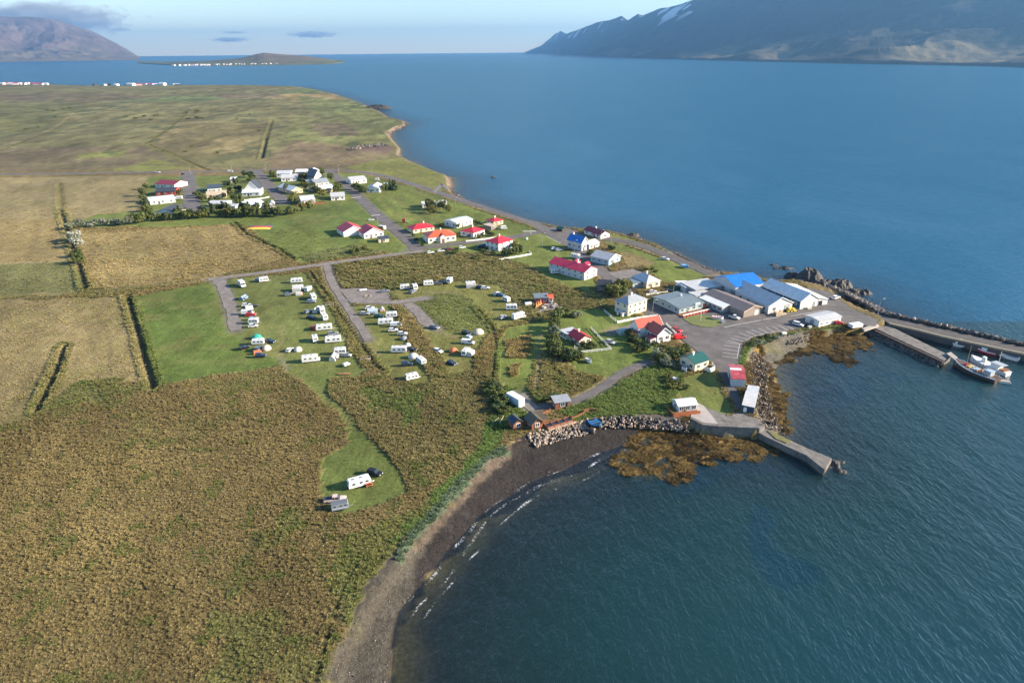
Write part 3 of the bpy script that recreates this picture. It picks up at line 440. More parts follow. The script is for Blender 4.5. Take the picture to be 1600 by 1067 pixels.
nb = noise(nt, 0.9, 5.0, 0.75, tc.outputs['Object']); mb_ = node(nt, 'ShaderNodeMath', operation='MULTIPLY'); nt.links.new(nb.outputs[0], mb_.inputs[0]); nt.links.new(ar.outputs['Fac'], mb_.inputs[1])
b = node(nt, 'ShaderNodeBump'); b.inputs['Strength'].default_value = 1.0; b.inputs['Distance'].default_value = 0.9
nt.links.new(mb_.outputs[0], b.inputs['Height']); nt.links.new(b.outputs[0], p.inputs['Normal'])
ground.data.materials.append(mt)

# ------------------------------------------------------------------ the sea
sx = axis(-42000, -45, 265, 42000, 1.8, 1.05); sy_ = axis(-3000, 60, 420, 32000, 1.8, 1.05)
SX, SY = np.meshgrid(sx, sy_); fx, fy = SX.ravel(), SY.ravel()
inw = inside(fx, fy, WATER_POLY); dW = pdist(fx, fy, WATER, 160.0)
dep = np.where(inw, 0.0, np.clip(dW*0.055 + 0.03*dW*sstep(20, 60, dW), 0, 9.0))
kd = np.zeros(len(fx)); jj = (fbm(fx, fy, 0.05, 3, 5)-0.5)*30; jk = (fbm(fx, fy, 0.05, 3, 9)-0.5)*30
for pl in KELP_DEEP: kd = np.maximum(kd, inside(fx+jj, fy+jk, pl)*1.0)
me = grid_mesh('sea', SX, SY, np.zeros_like(SX))
set_attr(me, 'opaque', 1-np.exp(-dep/1.5), 'FLOAT'); set_attr(me, 'weed', kd, 'FLOAT')
bay = sstep(260, 215, fy)*sstep(190, 130, fx); set_attr(me, 'far', np.where(fy > 250, sstep(0, 14, dW), sstep(15, 160, dW))*(1-.62*bay), 'FLOAT')
sea = tag(obj('sea', me), 'blue rippled fjord water round the headland', None, None, 'structure')
mt, nt, p, o = new_mat('sea water'); nt.nodes.remove(p)
tc = node(nt, 'ShaderNodeTexCoord')
def waves(rot, sc, det, d, stretch):
    mp = node(nt, 'ShaderNodeMapping'); mp.inputs['Rotation'].default_value = (0, 0, R(rot)); mp.inputs['Scale'].default_value = (sc, sc*stretch, sc)
    nt.links.new(tc.outputs['Object'], mp.inputs[0]); return noise(nt, 1.0, det, 0.6, mp.outputs[0], d).outputs[0]
w1 = waves(20, 0.62, 3.0, 0.4, 0.36); w2 = waves(-14, 1.7, 2.0, 0.3, 0.45); w3 = waves(35, 0.10, 2.0, 0.4, 0.5); w4 = waves(10, 0.012, 3.0, 1.0, 0.6)
def wsum(terms):
    acc = None
    for w, k in terms:
        mm = node(nt, 'ShaderNodeMath', operation='MULTIPLY'); nt.links.new(w, mm.inputs[0]); mm.inputs[1].default_value = k
        if acc is None: acc = mm.outputs[0]
        else:
            ad = node(nt, 'ShaderNodeMath', operation='ADD'); nt.links.new(acc, ad.inputs[0]); nt.links.new(mm.outputs[0], ad.inputs[1]); acc = ad.outputs[0]
    return acc
hgt_ = wsum([(w1, 0.85), (w2, 0.34), (w3, 1.3)])
gust = maprange(nt, w4, 0.3, 0.7, 0.55, 1.0)
bmp = node(nt, 'ShaderNodeBump'); bmp.inputs['Distance'].default_value = 1.0; nt.links.new(hgt_, bmp.inputs['Height']); nt.links.new(gust, bmp.inputs['Strength'])
ao = node(nt, 'ShaderNodeAttribute', attribute_name='opaque'); aw = node(nt, 'ShaderNodeAttribute', attribute_name='weed'); af = node(nt, 'ShaderNodeAttribute', attribute_name='far')
body = mixcol(nt, af.outputs['Fac'], (0.010, 0.036, 0.037), (0.004, 0.072, 0.140))
body = mixcol(nt, aw.outputs['Fac'], body, (0.007, 0.034, 0.048))
dif = node(nt, 'ShaderNodeBsdfDiffuse'); nt.links.new(body, dif.inputs[0])
tr = node(nt, 'ShaderNodeBsdfTransparent'); tr.inputs[0].default_value = (0.72, 0.78, 0.80, 1)
m1 = node(nt, 'ShaderNodeMixShader'); nt.links.new(ao.outputs['Fac'], m1.inputs[0]); nt.links.new(tr.outputs[0], m1.inputs[1]); nt.links.new(dif.outputs[0], m1.inputs[2])
gl = node(nt, 'ShaderNodeBsdfGlossy'); gl.inputs['Roughness'].default_value = 0.16; gl.inputs[0].default_value = (1, 1, 1, 1); nt.links.new(bmp.outputs[0], gl.inputs['Normal'])
fr = node(nt, 'ShaderNodeFresnel'); fr.inputs[0].default_value = 1.33; nt.links.new(bmp.outputs[0], fr.inputs['Normal'])
m2 = node(nt, 'ShaderNodeMixShader'); mn = node(nt, 'ShaderNodeMath', operation='MINIMUM'); nt.links.new(fr.outputs[0], mn.inputs[0]); mn.inputs[1].default_value = 0.24      # wave slopes keep a rough sea from mirroring at grazing angles
nt.links.new(mn.outputs[0], m2.inputs[0]); nt.links.new(m1.outputs[0], m2.inputs[1]); nt.links.new(gl.outputs[0], m2.inputs[2])
nt.links.new(m2.outputs[0], o.inputs[0]); sea.data.materials.append(mt)

# ------------------------------------------------------------------ far shores: azimuth, distance of the shore, slope of the skyline
def massif(name, cols, span, label, seed, foot, colours, naz, nr, rough, cap=20000, back=1.5, terr=0.0, gully=0.07):
    c = np.array(cols); az = np.linspace(c[0,0], c[-1,0], naz)
    D0 = np.minimum(np.interp(az, c[:,0], c[:,1]), cap); sl = np.interp(az, c[:,0], c[:,2])
    u = np.linspace(0, back, nr); A, U = np.meshgrid(az, u)
    d0 = np.interp(A, az, D0); Dr = d0 + span*U; X, Y = Dr*np.sin(A), Dr*np.cos(A)
    top = 100.0 + np.interp(A, az, sl)*(d0+span); top = np.maximum(top, 2.0)
    prof = np.where(U < 1, foot*sstep(0, 0.04, U) + (1-foot)*(0.16*sstep(0.0, 0.45, U)*U/0.45*(U < 0.45) + (U >= 0.45)*(0.16+0.84*((np.clip(U, 0.45, 1)-0.45)/0.55)**0.85)), 1-sstep(1.0, back+0.1, U)*0.75)
    rid = 1-np.abs(2*fbm(X, Y, 1/1100.0, 5, seed)-1)**0.8; rid2 = fbm(X, Y, 1/260.0, 4, seed+9)-0.5
    env = sstep(0.0, 0.12, U)*(1-0.82*sstep(0.72, 0.98, U)*(U < 1.12))
    sa = A*d0 + 160*fbm(X, Y, 1/700.0, 2, seed+70); gul = np.abs(2*vnoise(sa/420.0, U*1.5+seed, seed+80)-1) + .5*np.abs(2*vnoise(sa/170.0, U*2.5, seed+81)-1)
    top = top*(1+0.035*(fbm(A*d0, A*0, 1/500.0, 3, seed+90)-.5)*2*(top > 60))
    Z = top*prof - env*top*gully*(0.75-gul)*sstep(.3, .6, U) + env*top*rough*((rid-0.62)*1.4 + 0.35*rid2)
    Z = np.where(U < 0.02, -5.0, np.maximum(Z, -5+12*sstep(0.0, 0.06, U)))
    me = grid_mesh(name, X, Y, Z)
    low, mid, high = [np.array(q) for q in colours]; hh = np.clip(Z/ (top.max()+1), 0, 1)[..., None]; n1 = fbm(X, Y, 1/420.0, 5, seed+20)[..., None]; n2 = fbm(X, Y, 1/150.0, 4, seed+30)[..., None]
    k1 = sstep(0.10, 0.34, hh + 0.5*(n1-0.5)); k2 = sstep(0.45, 0.8, hh + 0.3*(n1-0.5))
    col = (low*(1-k1)+mid*k1)*(1-k2) + high*k2; col = col*(0.55+0.9*n2)
    if terr:
        pale = sstep(0.54, 0.60, fbm(X, Y, 1/900.0, 3, seed+44))*sstep(0.42, 0.25, U)*sstep(0.03, 0.07, U); col = col*(1-0.75*pale[...,None]) + np.array((0.16,0.135,0.085))*0.75*pale[...,None]  # tan foot patches: sunlight through cloud gaps put into the colour
        snow = .8*sstep(0.66, 0.69, fbm(X*1.0, Y*1.0, 1/330.0, 4, seed+55))*sstep(0.70, 0.85, U)*(U < 1.1); col = col*(1-snow[...,None]) + np.array((0.8,0.8,0.82))*snow[...,None]
    set_attr(me, 'col', col.reshape(-1, 3), 'FLOAT_COLOR')
    ob = tag(obj(name, me), label, None, None, 'structure')
    if 'far rock' not in MATS:
        mt, nt, p, o = new_mat('far rock'); a = node(nt, 'ShaderNodeAttribute', attribute_name='col'); tc = node(nt, 'ShaderNodeTexCoord')
        n = noise(nt, 0.02, 6.0, 0.7, tc.outputs['Object']); f = maprange(nt, n.outputs[0], 0.3, 0.7, 0.7, 1.3)
        v = node(nt, 'ShaderNodeVectorMath', operation='SCALE'); nt.links.new(a.outputs['Color'], v.inputs[0]); nt.links.new(f, v.inputs['Scale'])
        nt.links.new(v.outputs[0], p.inputs['Base Color']); p.inputs['Roughness'].default_value = 1.0; p.inputs['Specular IOR Level'].default_value = 0.05
        b = node(nt, 'ShaderNodeBump'); b.inputs['Distance'].default_value = 14.0; nt.links.new(n.outputs[0], b.inputs['Height']); nt.links.new(b.outputs[0], p.inputs['Normal'])
    me.materials.append(MATS['far rock'])
    return Z.max()
zmax = massif('mountain_range', [(0.0210,24624,-0.00279),(0.0313,23198,0.00109),(0.0425,21158,0.00494),(0.0553,18268,0.01425),(0.0620,16861,0.01964),(0.0687,15657,0.02268),(0.0765,15127,0.01950),(0.0933,13534,0.02474),(0.1149,11416,0.03295),(0.1348,10298,0.03650),(0.1479,9796,0.04087),(0.1565,9376,0.03544),(0.1692,8776,0.04280),(0.1751,8568,0.04045),(0.1966,7980,0.04832),(0.2197,7514,0.05159),(0.2414,7070,0.05846),(0.2735,6624,0.06634),(0.3248,6040,0.08169),(0.3675,5682,0.08962),(0.4085,5322,0.09708),(0.4612,5025,0.10198),(0.5242,4762,0.10172),(0.5841,4477,0.09505),(0.6386,4070,0.09324),(0.7141,3563,0.08479)], 3600,
  'steep blue mountain wall along the far side of the fjord', 3, 0.02, ((0.05,0.048,0.042), (0.028,0.031,0.038), (0.065,0.06,0.062)), 760, 170, 0.15, 21000, 1.4, 1.0)  # middle tone blued to put slope shade and haze into the colour
zm2 = massif('mountain', [(-0.7972,27610,0.03704),(-0.7458,25625,0.03719),(-0.6986,24694,0.03762),(-0.6474,23812,0.03800),(-0.5919,24865,0.03767),(-0.5681,24943,0.03865),(-0.5444,25038,0.03637),(-0.5238,25412,0.03061),(-0.5030,26782,0.02262),(-0.4825,30173,0.01019),(-0.4735,31738,0.00453),(-0.4664,34592,-0.00119),(-0.4634,35871,-0.00300)], 4200,
  'bare brown mountainside rising from the sea under a cloud', 12, 0.03, ((0.15,0.12,0.075), (0.14,0.10,0.075), (0.16,0.12,0.10)), 420, 110, 0.22, 14000, 1.4)
massif('island', [(-0.4657,9227,-0.01105),(-0.4487,8213,-0.01023),(-0.4237,7130,-0.00964),(-0.3981,6825,-0.00926),(-0.3757,6666,-0.00822),(-0.3528,6612,-0.00686),(-0.3386,6588,-0.00440),(-0.3274,6585,-0.00150),(-0.3195,6602,-0.00045),(-0.3095,6605,-0.00145),(-0.2900,6551,-0.00301),(-0.2663,6576,-0.00479),(-0.2464,6629,-0.00732),(-0.2327,6904,-0.00981),(-0.2216,7433,-0.01330)], 1500,
  'low green and brown island with a settlement on its near shore', 23, 0.10, ((0.12,0.12,0.05), (0.13,0.105,0.06), (0.15,0.11,0.075)), 260, 60, 0.22, 9000, 1.5)

# ------------------------------------------------------------------ roads, yards and painted lines
asphalt = mat('worn asphalt', (0.118, 0.105, 0.101), 0.9, 0.32, 0.22); gravel_m = mat('grey gravel', (0.185, 0.162, 0.148), 0.95, 0.32, 0.5); dark_m = mat('dark hardcore', (0.10, 0.088, 0.085), 0.95, 0.25, 0.4)
paint_white = mat('road paint', (0.62, 0.61, 0.58), 0.8, 0.2, 3.0)
SURF = dict(asphalt=asphalt, gravel=gravel_m, dark=dark_m)
def ribbon(line, width, z, wander=0.0):
    p = resample(line, 2.0); nn = normals(p); mb = MB()
    w = width/2*(1+wander*(np.array([fbm(np.array([a]), np.array([b]), 0.2, 2, 3)[0] for a, b in p])-0.5))
    L = p+nn*w[:,None]; Rr = p-nn*w[:,None]; n = len(p)
    mb.add([(a,b,z) for a,b in L]+[(a,b,z) for a,b in Rr], [(i+n, i+n+1, i+1, i) for i in range(n-1)])
    return mb
zr = LAND+0.012
ROAD_TXT = dict(road='asphalt road', street='side street', drive='drive', track='gravel track', lane='gravel camp lane', path='paved path', boat_yard='gravel strip', footway='earth footpath')
for i, (nm, line, w, s) in enumerate(ROADS):
    tag(obj(nm, ribbon(line, w, zr + 0.004*i, 0.7 if s != 'asphalt' else 0.06), SURF[s]), ROAD_TXT[nm], None, None, 'structure')
for i, (nm, poly, s) in enumerate(PADS):
    mb = MB(); q = [(a, b, zr + 0.004*(len(ROADS)+i)) for a, b in poly]
    ar = sum(q[k-1][0]*q[k][1]-q[k][0]*q[k-1][1] for k in range(len(q)))
    mb.add(q, [tuple(range(len(q))) if ar > 0 else tuple(range(len(q)-1, -1, -1))]); tag(obj(nm, mb, SURF[s]), None, None, None, 'structure')
mb = MB(); mb.add([(a, b, zr+0.004*(len(ROADS)+len(PADS))+0.1) for a, b in [(66.6,248.6),(70.7,251.3),(75.2,252.8),(78.4,249.9),(81.1,246.8),(80.5,242.1),(75.9,239.0),(71.8,239.7),(68.6,242.4)]][::-1], [tuple(range(9))]); lawn_m = mat('island turf', (0.13,0.15,0.04), .95, .3, .8); isl = tag(obj('lawn_island', mb, lawn_m), 'round grass island before the restaurant', None, None, 'structure')
if isl.data.polygons[0].normal.z < 0: isl.data.flip_normals()
zp = zr + 0.004*(len(ROADS)+len(PADS)) + 0.006
marks = []
def stripe(a, b, w=0.16):
    a = np.array(a); b = np.array(b); d = (b-a)/np.hypot(*(b-a)); nn = np.array((-d[1], d[0]))*w/2
    marks.append([a+nn, a-nn, b-nn, b+nn])
bay_in = resample([(81.6,223.0),(87.3,229.3),(95.0,233.4),(105.4,236.3)], 2.75); bay0 = resample([(81.1,223.0),(78.9,217.4),(76.5,211.0)], 2.75)
def bays(pts, length, skew=0.0):
    nn = normals(pts)
    for a, b in zip(pts, nn): stripe(a, a+(b+np.array((skew, 0)))*length, 0.17)
    for a, b in zip(pts[:-1], pts[1:]): stripe(a, b, 0.15)
bays(bay_in, 5.2); bays(bay0[::-1], 5.0)
for a, b in zip([(80.2,238.9),(88.2,242.6),(97.3,246.4)], [(87.7,242.6),(96.7,246.1),(104.8,249.2)]): stripe(a, b, 0.25)
stripe((109.7,250.2), (125.8,256.2), 0.22)
for a, b in (((-89.6,435.6), (-84.6,437.7)), ((-160.2,599.0), (-153.2,599.7)), ((-115.0,494.0), (-108.4,496.7)), ((6.8,390.4), (14.6,390.6))): stripe(a, b, 1.3)
for a, b in (((10.9,388.4), (11.9,383.9)), ((19.5,379.9), (25.2,367.0)), ((25.2,367.0), (27.0,362.9))): stripe(a, b, 0.3)
for k, q in enumerate(marks):
    tag(obj('painted_line', (lambda mb: (mb.add([(a, b, zp) for a, b in q], [(0, 1, 2, 3)]), mb)[1])(MB()), paint_white), None, None, None, 'structure')

# ------------------------------------------------------------------ rocks
rock_light = mat('pale basalt boulder', (0.33, 0.255, 0.20), 0.9, 0.45, 0.6); rock_dark = mat('dark basalt boulder', (0.115, 0.10, 0.092), 0.9, 0.4, 0.6); rock_black = mat('wet black rock', (0.045, 0.040, 0.038), 0.75, 0.5, 0.5, bump=0.1)
def rock_mesh(seed, sub=1):
    r = np.random.default_rng(seed); t = (1+5**.5)/2
    v = np.array([(-1,t,0),(1,t,0),(-1,-t,0),(1,-t,0),(0,-1,t),(0,1,t),(0,-1,-t),(0,1,-t),(t,0,-1),(t,0,1),(-t,0,-1),(-t,0,1)], float)
    f = [(0,11,5),(0,5,1),(0,1,7),(0,7,10),(0,10,11),(1,5,9),(5,11,4),(11,10,2),(10,7,6),(7,1,8),(3,9,4),(3,4,2),(3,2,6),(3,6,8),(3,8,9),(4,9,5),(2,4,11),(6,2,10),(8,6,7),(9,8,1)]
    v /= np.linalg.norm(v, axis=1)[:,None]; v *= r.uniform(0.62, 1.18, (12, 1)); v *= r.uniform(0.7, 1.15, 3)
    mb = MB(); mb.add(v*0.5, f); return mb
def rock(parent, x, y, z, s, mtl, name='boulder'):
    k = random.randrange(9); o = obj(name, shared(('boulder', k), lambda: rock_mesh(k)), mtl, parent)
    o.location = (x, y, z); o.rotation_euler = (random.uniform(0, 6), random.uniform(0, 6), random.uniform(0, 6)); o.scale = (s, s*random.uniform(.8, 1.2), s*random.uniform(.7, 1.0))
    return o
def rock_heap(name, mtl, root, spots):
    """many boulders too small to pick apart, as one piece"""
    mb = MB(); ms = [rock_mesh(k) for k in range(9)]
    for x, y, z, s in spots:
        m3 = Matrix.Rotation(random.uniform(0, 6), 3, 'Z') @ Matrix.Rotation(random.uniform(0, 6), 3, 'X'); b = random.choice(ms)
        mb.add([tuple(m3 @ Vector(v)*s + Vector((x, y, z))) for v in b.v], b.f)
    return tag(obj(name, mb, mtl, root), None, None, None, 'stuff')
def bank_spots(line, width, z0, z1, n, s0, s1, side=1):
    p = resample(smooth_line(line, 1), 0.5); nn = normals(p)*side; out = []
    for _ in range(n):
        i = random.randrange(len(p)); u = random.random(); q = p[i]+nn[i]*u*width
        out.append((q[0], q[1], z0+(z1-z0)*u+random.uniform(-.15, .25), random.uniform(s0, s1)))
    return out
def riprap(name, label, line, width, z0, z1, n, s0, s1, side=1, heap=0, shade=0.35):
    root = thing(name, label, 'rock bank', (*line[0], 0)); rx, ry = line[0]
    for x, y, z, s in bank_spots(line, width, z0, z1, n, s0, s1, side):
        rock(root, x-rx, y-ry, z, s, rock_dark if random.random() < shade else rock_light)
    if heap: rock_heap('small_boulders', rock_dark, root, [(x-rx, y-ry, z, s) for x, y, z, s in bank_spots(line, width, z0-.2, z1-.2, heap, s0*.6, s1*.8, side)])
    return root
riprap('riprap_bank', 'pale boulder bank between the wooden tubs and the black beach', [(3.9,162.4),(7.4,164.7),(11.5,166.5),(15.7,168.3),(19.3,170.0),(21.6,170.8)], 4.6, 2.9, 1.2, 240, 0.6, 1.35, -1, 150, 0.22)
riprap('riprap_bank', 'boulder bank running from the blue boat to the cabin deck', [(25.1,171.8),(29.2,171.9)] + [(30.0,172.5),(36.6,171.9),(43.0,171.0),(47.2,170.0)] + [(49.9,169.4)], 3.4, 2.9, 1.1, 250, 0.5, 1.05, -1, 150, 0.4)
riprap('riprap_bank', 'cobble slope between the grey sheds and the weedy shore', [(83.8,217.3),(78.8,205.8),(75.4,195.3),(72.8,184.8),(70.3,172.9),(69.9,166.3)], 6.5, 2.7, 0.4, 260, 0.35, 0.85, 1, 500, 0.25)
riprap('riprap_bank', 'heap of boulders on the bank beside the parking bays', [(99.0,230.8),(102.2,231.7),(105.3,231.9)], 5.0, 3.1, 1.8, 120, 0.4, 0.9, -1, 60, 0.35)
riprap('riprap_bank', 'dark boulders along the shore below the gravel strip', [(83.9,346.0),(89.6,328.2),(93.1,317.1),(98.7,309.7),(109.1,304.3)], 4.5, 2.9, 0.2, 160, 0.6, 1.4, 1, 80, 0.8)
riprap('riprap_bank', 'dark stones at the foot of the seaside road', [(-49.0,540.1),(-40.1,501.1),(-11.9,451.8),(11.8,419.2),(20.5,410.3),(42.9,396.4),(56.8,392.7),(79.0,363.0)], 5.0, 2.4, -0.2, 200, 0.6, 1.5, 1, 160, 0.85)
riprap('riprap_bank', 'brown stones on the far point below the meadow', [(-162.5,926.1),(-159.0,990.2),(-154.1,1043.8),(-164.2,1094.5)], 6.0, 2.6, -0.2, 60, 0.8, 2.0, -1, 60, 0.5)
riprap('rock_outcrop', 'dark rock face with a bare brown hollow in the far meadow', [(-173.2,753.5),(-170.8,772.9),(-165.3,784.7),(-155.6,790.2),(-145.4,793.6),(-133.5,786.4)], 9.0, 4.6, 3.2, 150, 1.2, 3.2, -1, 0, 0.9)
def skerry(label, x, y, rx, ry, h, seed):
    """a rough lava knoll: a sheet of rock thrown up in steps"""
    n = 34; gx_, gy_ = np.meshgrid(np.linspace(-1, 1, n), np.linspace(-1, 1, n)); X = gx_*rx; Y = gy_*ry
    e = np.clip(1-(gx_**2+gy_**2), 0, 1); rg = np.abs(2*fbm(X+seed*31, Y, 0.28, 4, seed)-1)
    Z = -1.2 + (h+1.2)*e**0.55*(0.35+0.9*(1-rg)) + (fbm(X, Y+seed*7, 0.9, 3, seed)-0.5)*1.3*(e > 0)
    me = grid_mesh('skerry', X, Y, Z); me.polygons.foreach_set('use_smooth', np.zeros(len(me.polygons), bool))
    tag(obj('skerry', me, rock_black, None, (x, y, 0)), label, 'rock')
for i, (px, py, a, b, h, l) in enumerate((
  (*(138.9,304.0), 6.5, 7.0, 5.0, 'tall black lava stack standing in the sea behind the boat halls'), (*(133.4,309.1), 4.5, 4.5, 1.8, 'low dark rock beside the tall lava stack'),
  (*(131.6,297.6), 8.0, 5.0, 1.6, 'flat wet reef behind the pale blue hall'), (*(134.2,323.5), 6.5, 3.0, 0.7, 'thin black reef awash off the blue roofed hall'),
  (*(142.5,295.4), 8.5, 5.0, 2.2, 'ragged black reef at the root of the breakwater'), (*(149.0,294.3), 6.0, 4.5, 2.8, 'dark rock knob where the breakwater begins'),
  (*(153.2,285.5), 7.0, 4.0, 1.6, 'black weed covered rocks outside the breakwater bend'),
  (*(131.1,329.1), 3.5, 2.0, 0.4, 'small rock just breaking the surface off the boat strip'), (*(-15.1,594.1), 3.0, 2.5, 1.0, 'lone dark rock in the sea off the road bend'),
  (*(-251,1369), 28.0, 16.0, 6.0, 'red brown headland rocks beyond the meadow'), (*(70.7,388.6), 5.0, 4.0, 1.4, 'black rocks below the dark red roofed building'),
  (*(84.4,150.1), 4.0, 4.5, 0.25, 'stony tip at the end of the old pier'))):
    skerry(l, px, py, a, b, h, 40+i)

# ------------------------------------------------------------------ harbour works
def works(name, label, poly, z0, z1, mtl, cat='pier'):
    mb = MB(); q = list(poly); ar = sum(q[k-1][0]*q[k][1]-q[k][0]*q[k-1][1] for k in range(len(q)))
    if ar < 0: q = q[::-1]
    cx, cy_ = q[0]; mb.prism([(a-cx, b-cy_) for a, b in q], z0, z1)
    return tag(obj(name, mb, mtl, None, (cx, cy_, 0)), label, cat) if cat else obj(name, mb, mtl)
quay_dark = mat('tarred quay', (0.085, 0.078, 0.075), 0.9, 0.25, 0.4)
old_pier = thing('old_pier', 'old crooked concrete pier with a patch of grass, below the grey sheds', 'pier', (*(56.9,165.1), 0)); ox, oy = (56.9,165.1)
def wpart(root, o, name, poly, z0, z1, mtl):
    mb = MB(); q = [(a-o[0], b-o[1]) for a, b in poly]; ar = sum(q[k-1][0]*q[k][1]-q[k][0]*q[k-1][1] for k in range(len(q)))
    mb.prism(q if ar > 0 else q[::-1], z0, z1); return obj(name, mb, mtl, root)
wpart(old_pier, (ox, oy), 'apron', [(54.8,178.1),(59.5,173.8),(62.4,171.2),(64.8,173.7),(66.6,173.6),(69.4,169.8),(70.4,165.6),(68.4,164.4),(67.6,164.5),(57.7,165.5),(53.3,166.5),(50.6,170.2)], -2.0, 3.16, concrete)
wpart(old_pier, (ox, oy), 'deck', [(68.0,165.3),(70.8,166.9),(74.2,162.4),(78.4,156.5)] + [(83.0,151.3),(79.5,146.9)] + [(77.1,153.1),(72.7,158.5),(69.4,163.1)], -2.0, 1.6, concrete)
wpart(old_pier, (ox, oy), 'kerb', [(53.3,167.4),(58.0,166.4),(68.0,165.3),(69.3,163.0),(72.7,158.4),(77.0,153.0)] + [(79.2,146.6),(78.7,145.8)] + [(76.8,152.5),(72.5,158.0),(69.2,162.5),(67.7,164.9),(57.9,165.9),(53.1,166.9)], -2.0, 1.85, concrete)
wpart(old_pier, (ox, oy), 'ramp', [(50.9,171.2),(55.1,179.2),(56.4,177.5),(57.6,166.8),(53.7,167.7)], 2.6, 3.2, mat('pale slipway', (0.38, 0.34, 0.31), 0.9, 0.15, 0.5))
grass_m = mat('pier grass', (0.16, 0.15, 0.05), 0.95, 0.4, 1.2)
wpart(old_pier, (ox, oy), 'turf', [(71.0,165.4),(73.1,163.6),(75.5,159.6),(74.0,158.8),(71.9,161.1)], 1.5, 1.78, grass_m)
bw = thing('breakwater', 'long breakwater with an asphalt roadway and boulders along its sea side', 'breakwater', (*(143.1,240.1), 0)); bx, by = (143.1,240.1)
inner = [(144.3,242.1),(151.4,235.5),(157.4,228.7),(166.8,220.7),(176.0,212.9),(191.5,201.0)]; outer = [(144.2,257.1),(146.2,251.6),(153.6,244.7),(163.4,235.2),(171.3,227.6),(180.1,218.7),(195.5,206.0)]
wpart(bw, (bx, by), 'roadway', list(inner) + list(outer)[::-1], -3.0, 2.6, quay_dark)
p = np.array(inner); nn = normals(p); wpart(bw, (bx, by), 'quay_kerb', [tuple(q) for q in p-nn*0.25] + [tuple(q) for q in (p+nn*0.45)[::-1]], 2.3, 2.95, mat('pale tan kerb', (0.36, 0.29, 0.20), 0.9, 0.2))  # kerb in a paler, warmer tone than the quay
rl = [(140.6,284.4),(142.0,273.3),(144.1,264.4),(144.6,257.8),(146.5,252.0),(153.9,245.1),(163.7,235.8),(171.6,228.2),(180.5,219.4),(196.0,206.6)]
for x, y, z, s in bank_spots(rl, 10.0, 3.7, -0.6, 300, 1.1, 2.3, 1): rock(bw, x-bx, y-by, z, s, rock_light if random.random() < 0.45 else rock_dark)
rock_heap('small_boulders', rock_dark, bw, [(x-bx, y-by, z, s) for x, y, z, s in bank_spots(rl, 11.0, 3.3, -0.8, 1500, 0.9, 1.9, 1)])
fp = thing('finger_pier', 'straight stone finger pier inside the harbour', 'pier', (*(138.5,236.5), 0)); fx_, fy_ = (138.5,236.5)
fa = [(137.6,240.0),(144.0,242.6),(151.0,213.5),(146.5,210.1)]
wpart(fp, (fx_, fy_), 'deck', fa, -3.0, 1.95, concrete); wpart(fp, (fx_, fy_), 'timber_facing', [(137.3,238.2),(146.2,209.8),(145.5,209.2),(136.5,237.8)], -2.0, 1.8, dark_timber)
wpart(fp, (fx_, fy_), 'end_ramp', [(149.8,214.4),(152.0,215.6),(151.7,211.2),(149.6,209.5)], 2.2, 2.6, mat('pale slipway', (0.38, 0.34, 0.31)))
wpart(fp, (fx_, fy_), 'root_slab', [(131.5,237.2),(138.9,241.5),(139.3,240.0),(131.5,235.4)], 2.2, 3.05, mat('pale slipway', (0.38, 0.34, 0.31)))
rock_heap('stone_footing', rock_dark, fp, [(x-fx_, y-fy_, z, s) for x, y, z, s in bank_spots([(137.3,238.2),(146.2,209.8)], 3.0, 1.0, -0.5, 300, 0.6, 1.3, -1)])

# ------------------------------------------------------------------ buildings
roofs = dict(red=(0.55,0.028,0.045), orange=(0.62,0.115,0.05), pink=(0.52,0.03,0.075), brick=(0.42,0.095,0.06), darkred=(0.22,0.025,0.035), blue=(0.012,0.155,0.50), paleblue=(0.54,0.61,0.64),
 greyblue=(0.49,0.49,0.49), grey=(0.30,0.32,0.34), lightgrey=(0.50,0.51,0.53), white=(0.72,0.72,0.72), dark=(0.045,0.048,0.058), slate=(0.16,0.20,0.22), brown=(0.20,0.16,0.145), tan=(0.52,0.41,0.29), green=(0.012,0.085,0.075), moss=(0.10,0.075,0.045))
walls = dict(white=(0.74,0.72,0.68), cream=(0.70,0.61,0.45), lightgrey=(0.52,0.53,0.54), grey=(0.36,0.36,0.36), blue=(0.30,0.43,0.52), navy=(0.018,0.085,0.19), tan=(0.50,0.39,0.26), red=(0.40,0.045,0.035), pinkish=(0.58,0.46,0.42), yellow=(0.66,0.53,0.28), timber=(0.24,0.085,0.045), dark=(0.05,0.04,0.04), darkblue=(0.03,0.055,0.09), paleblue=(0.52,0.66,0.72), greenblue=(0.34,0.45,0.47), brownstone=(0.27,0.22,0.19))
def RM(k): return corrugated('roof '+k, roofs[k])
def WM(k): return mat('wall '+k, walls[k], 0.8, 0.07, 0.5)
def window(root, x, y, z, w, h, face, trim=white_trim):
    """pane with its frame; face: f front (-y), b back, l left (-x), r right"""
    rz = dict(f=0, r=math.pi/2, b=math.pi, l=-math.pi/2)[face]
    def pane(): mb = MB(); mb.box(-w/2, w/2, -0.05, 0.02, 0, h); return mb
    def frame():
        mb = MB(); t = 0.11
        for q in ((-w/2-t, w/2+t, -t, 0), (-w/2-t, w/2+t, h, h+t)): mb.box(q[0], q[1], -0.09, 0.01, q[2], q[3])
        for q in ((-w/2-t, -w/2), (w/2, w/2+t), (-0.04, 0.04)): mb.box(q[0], q[1], -0.085, 0.01, 0, h)
        return mb
    o = obj('window', shared(('window', round(w,2), round(h,2)), pane), glass, root, (x, y, z), rz)
    obj('frame', shared(('frame', round(w,2), round(h,2)), frame), trim, o)
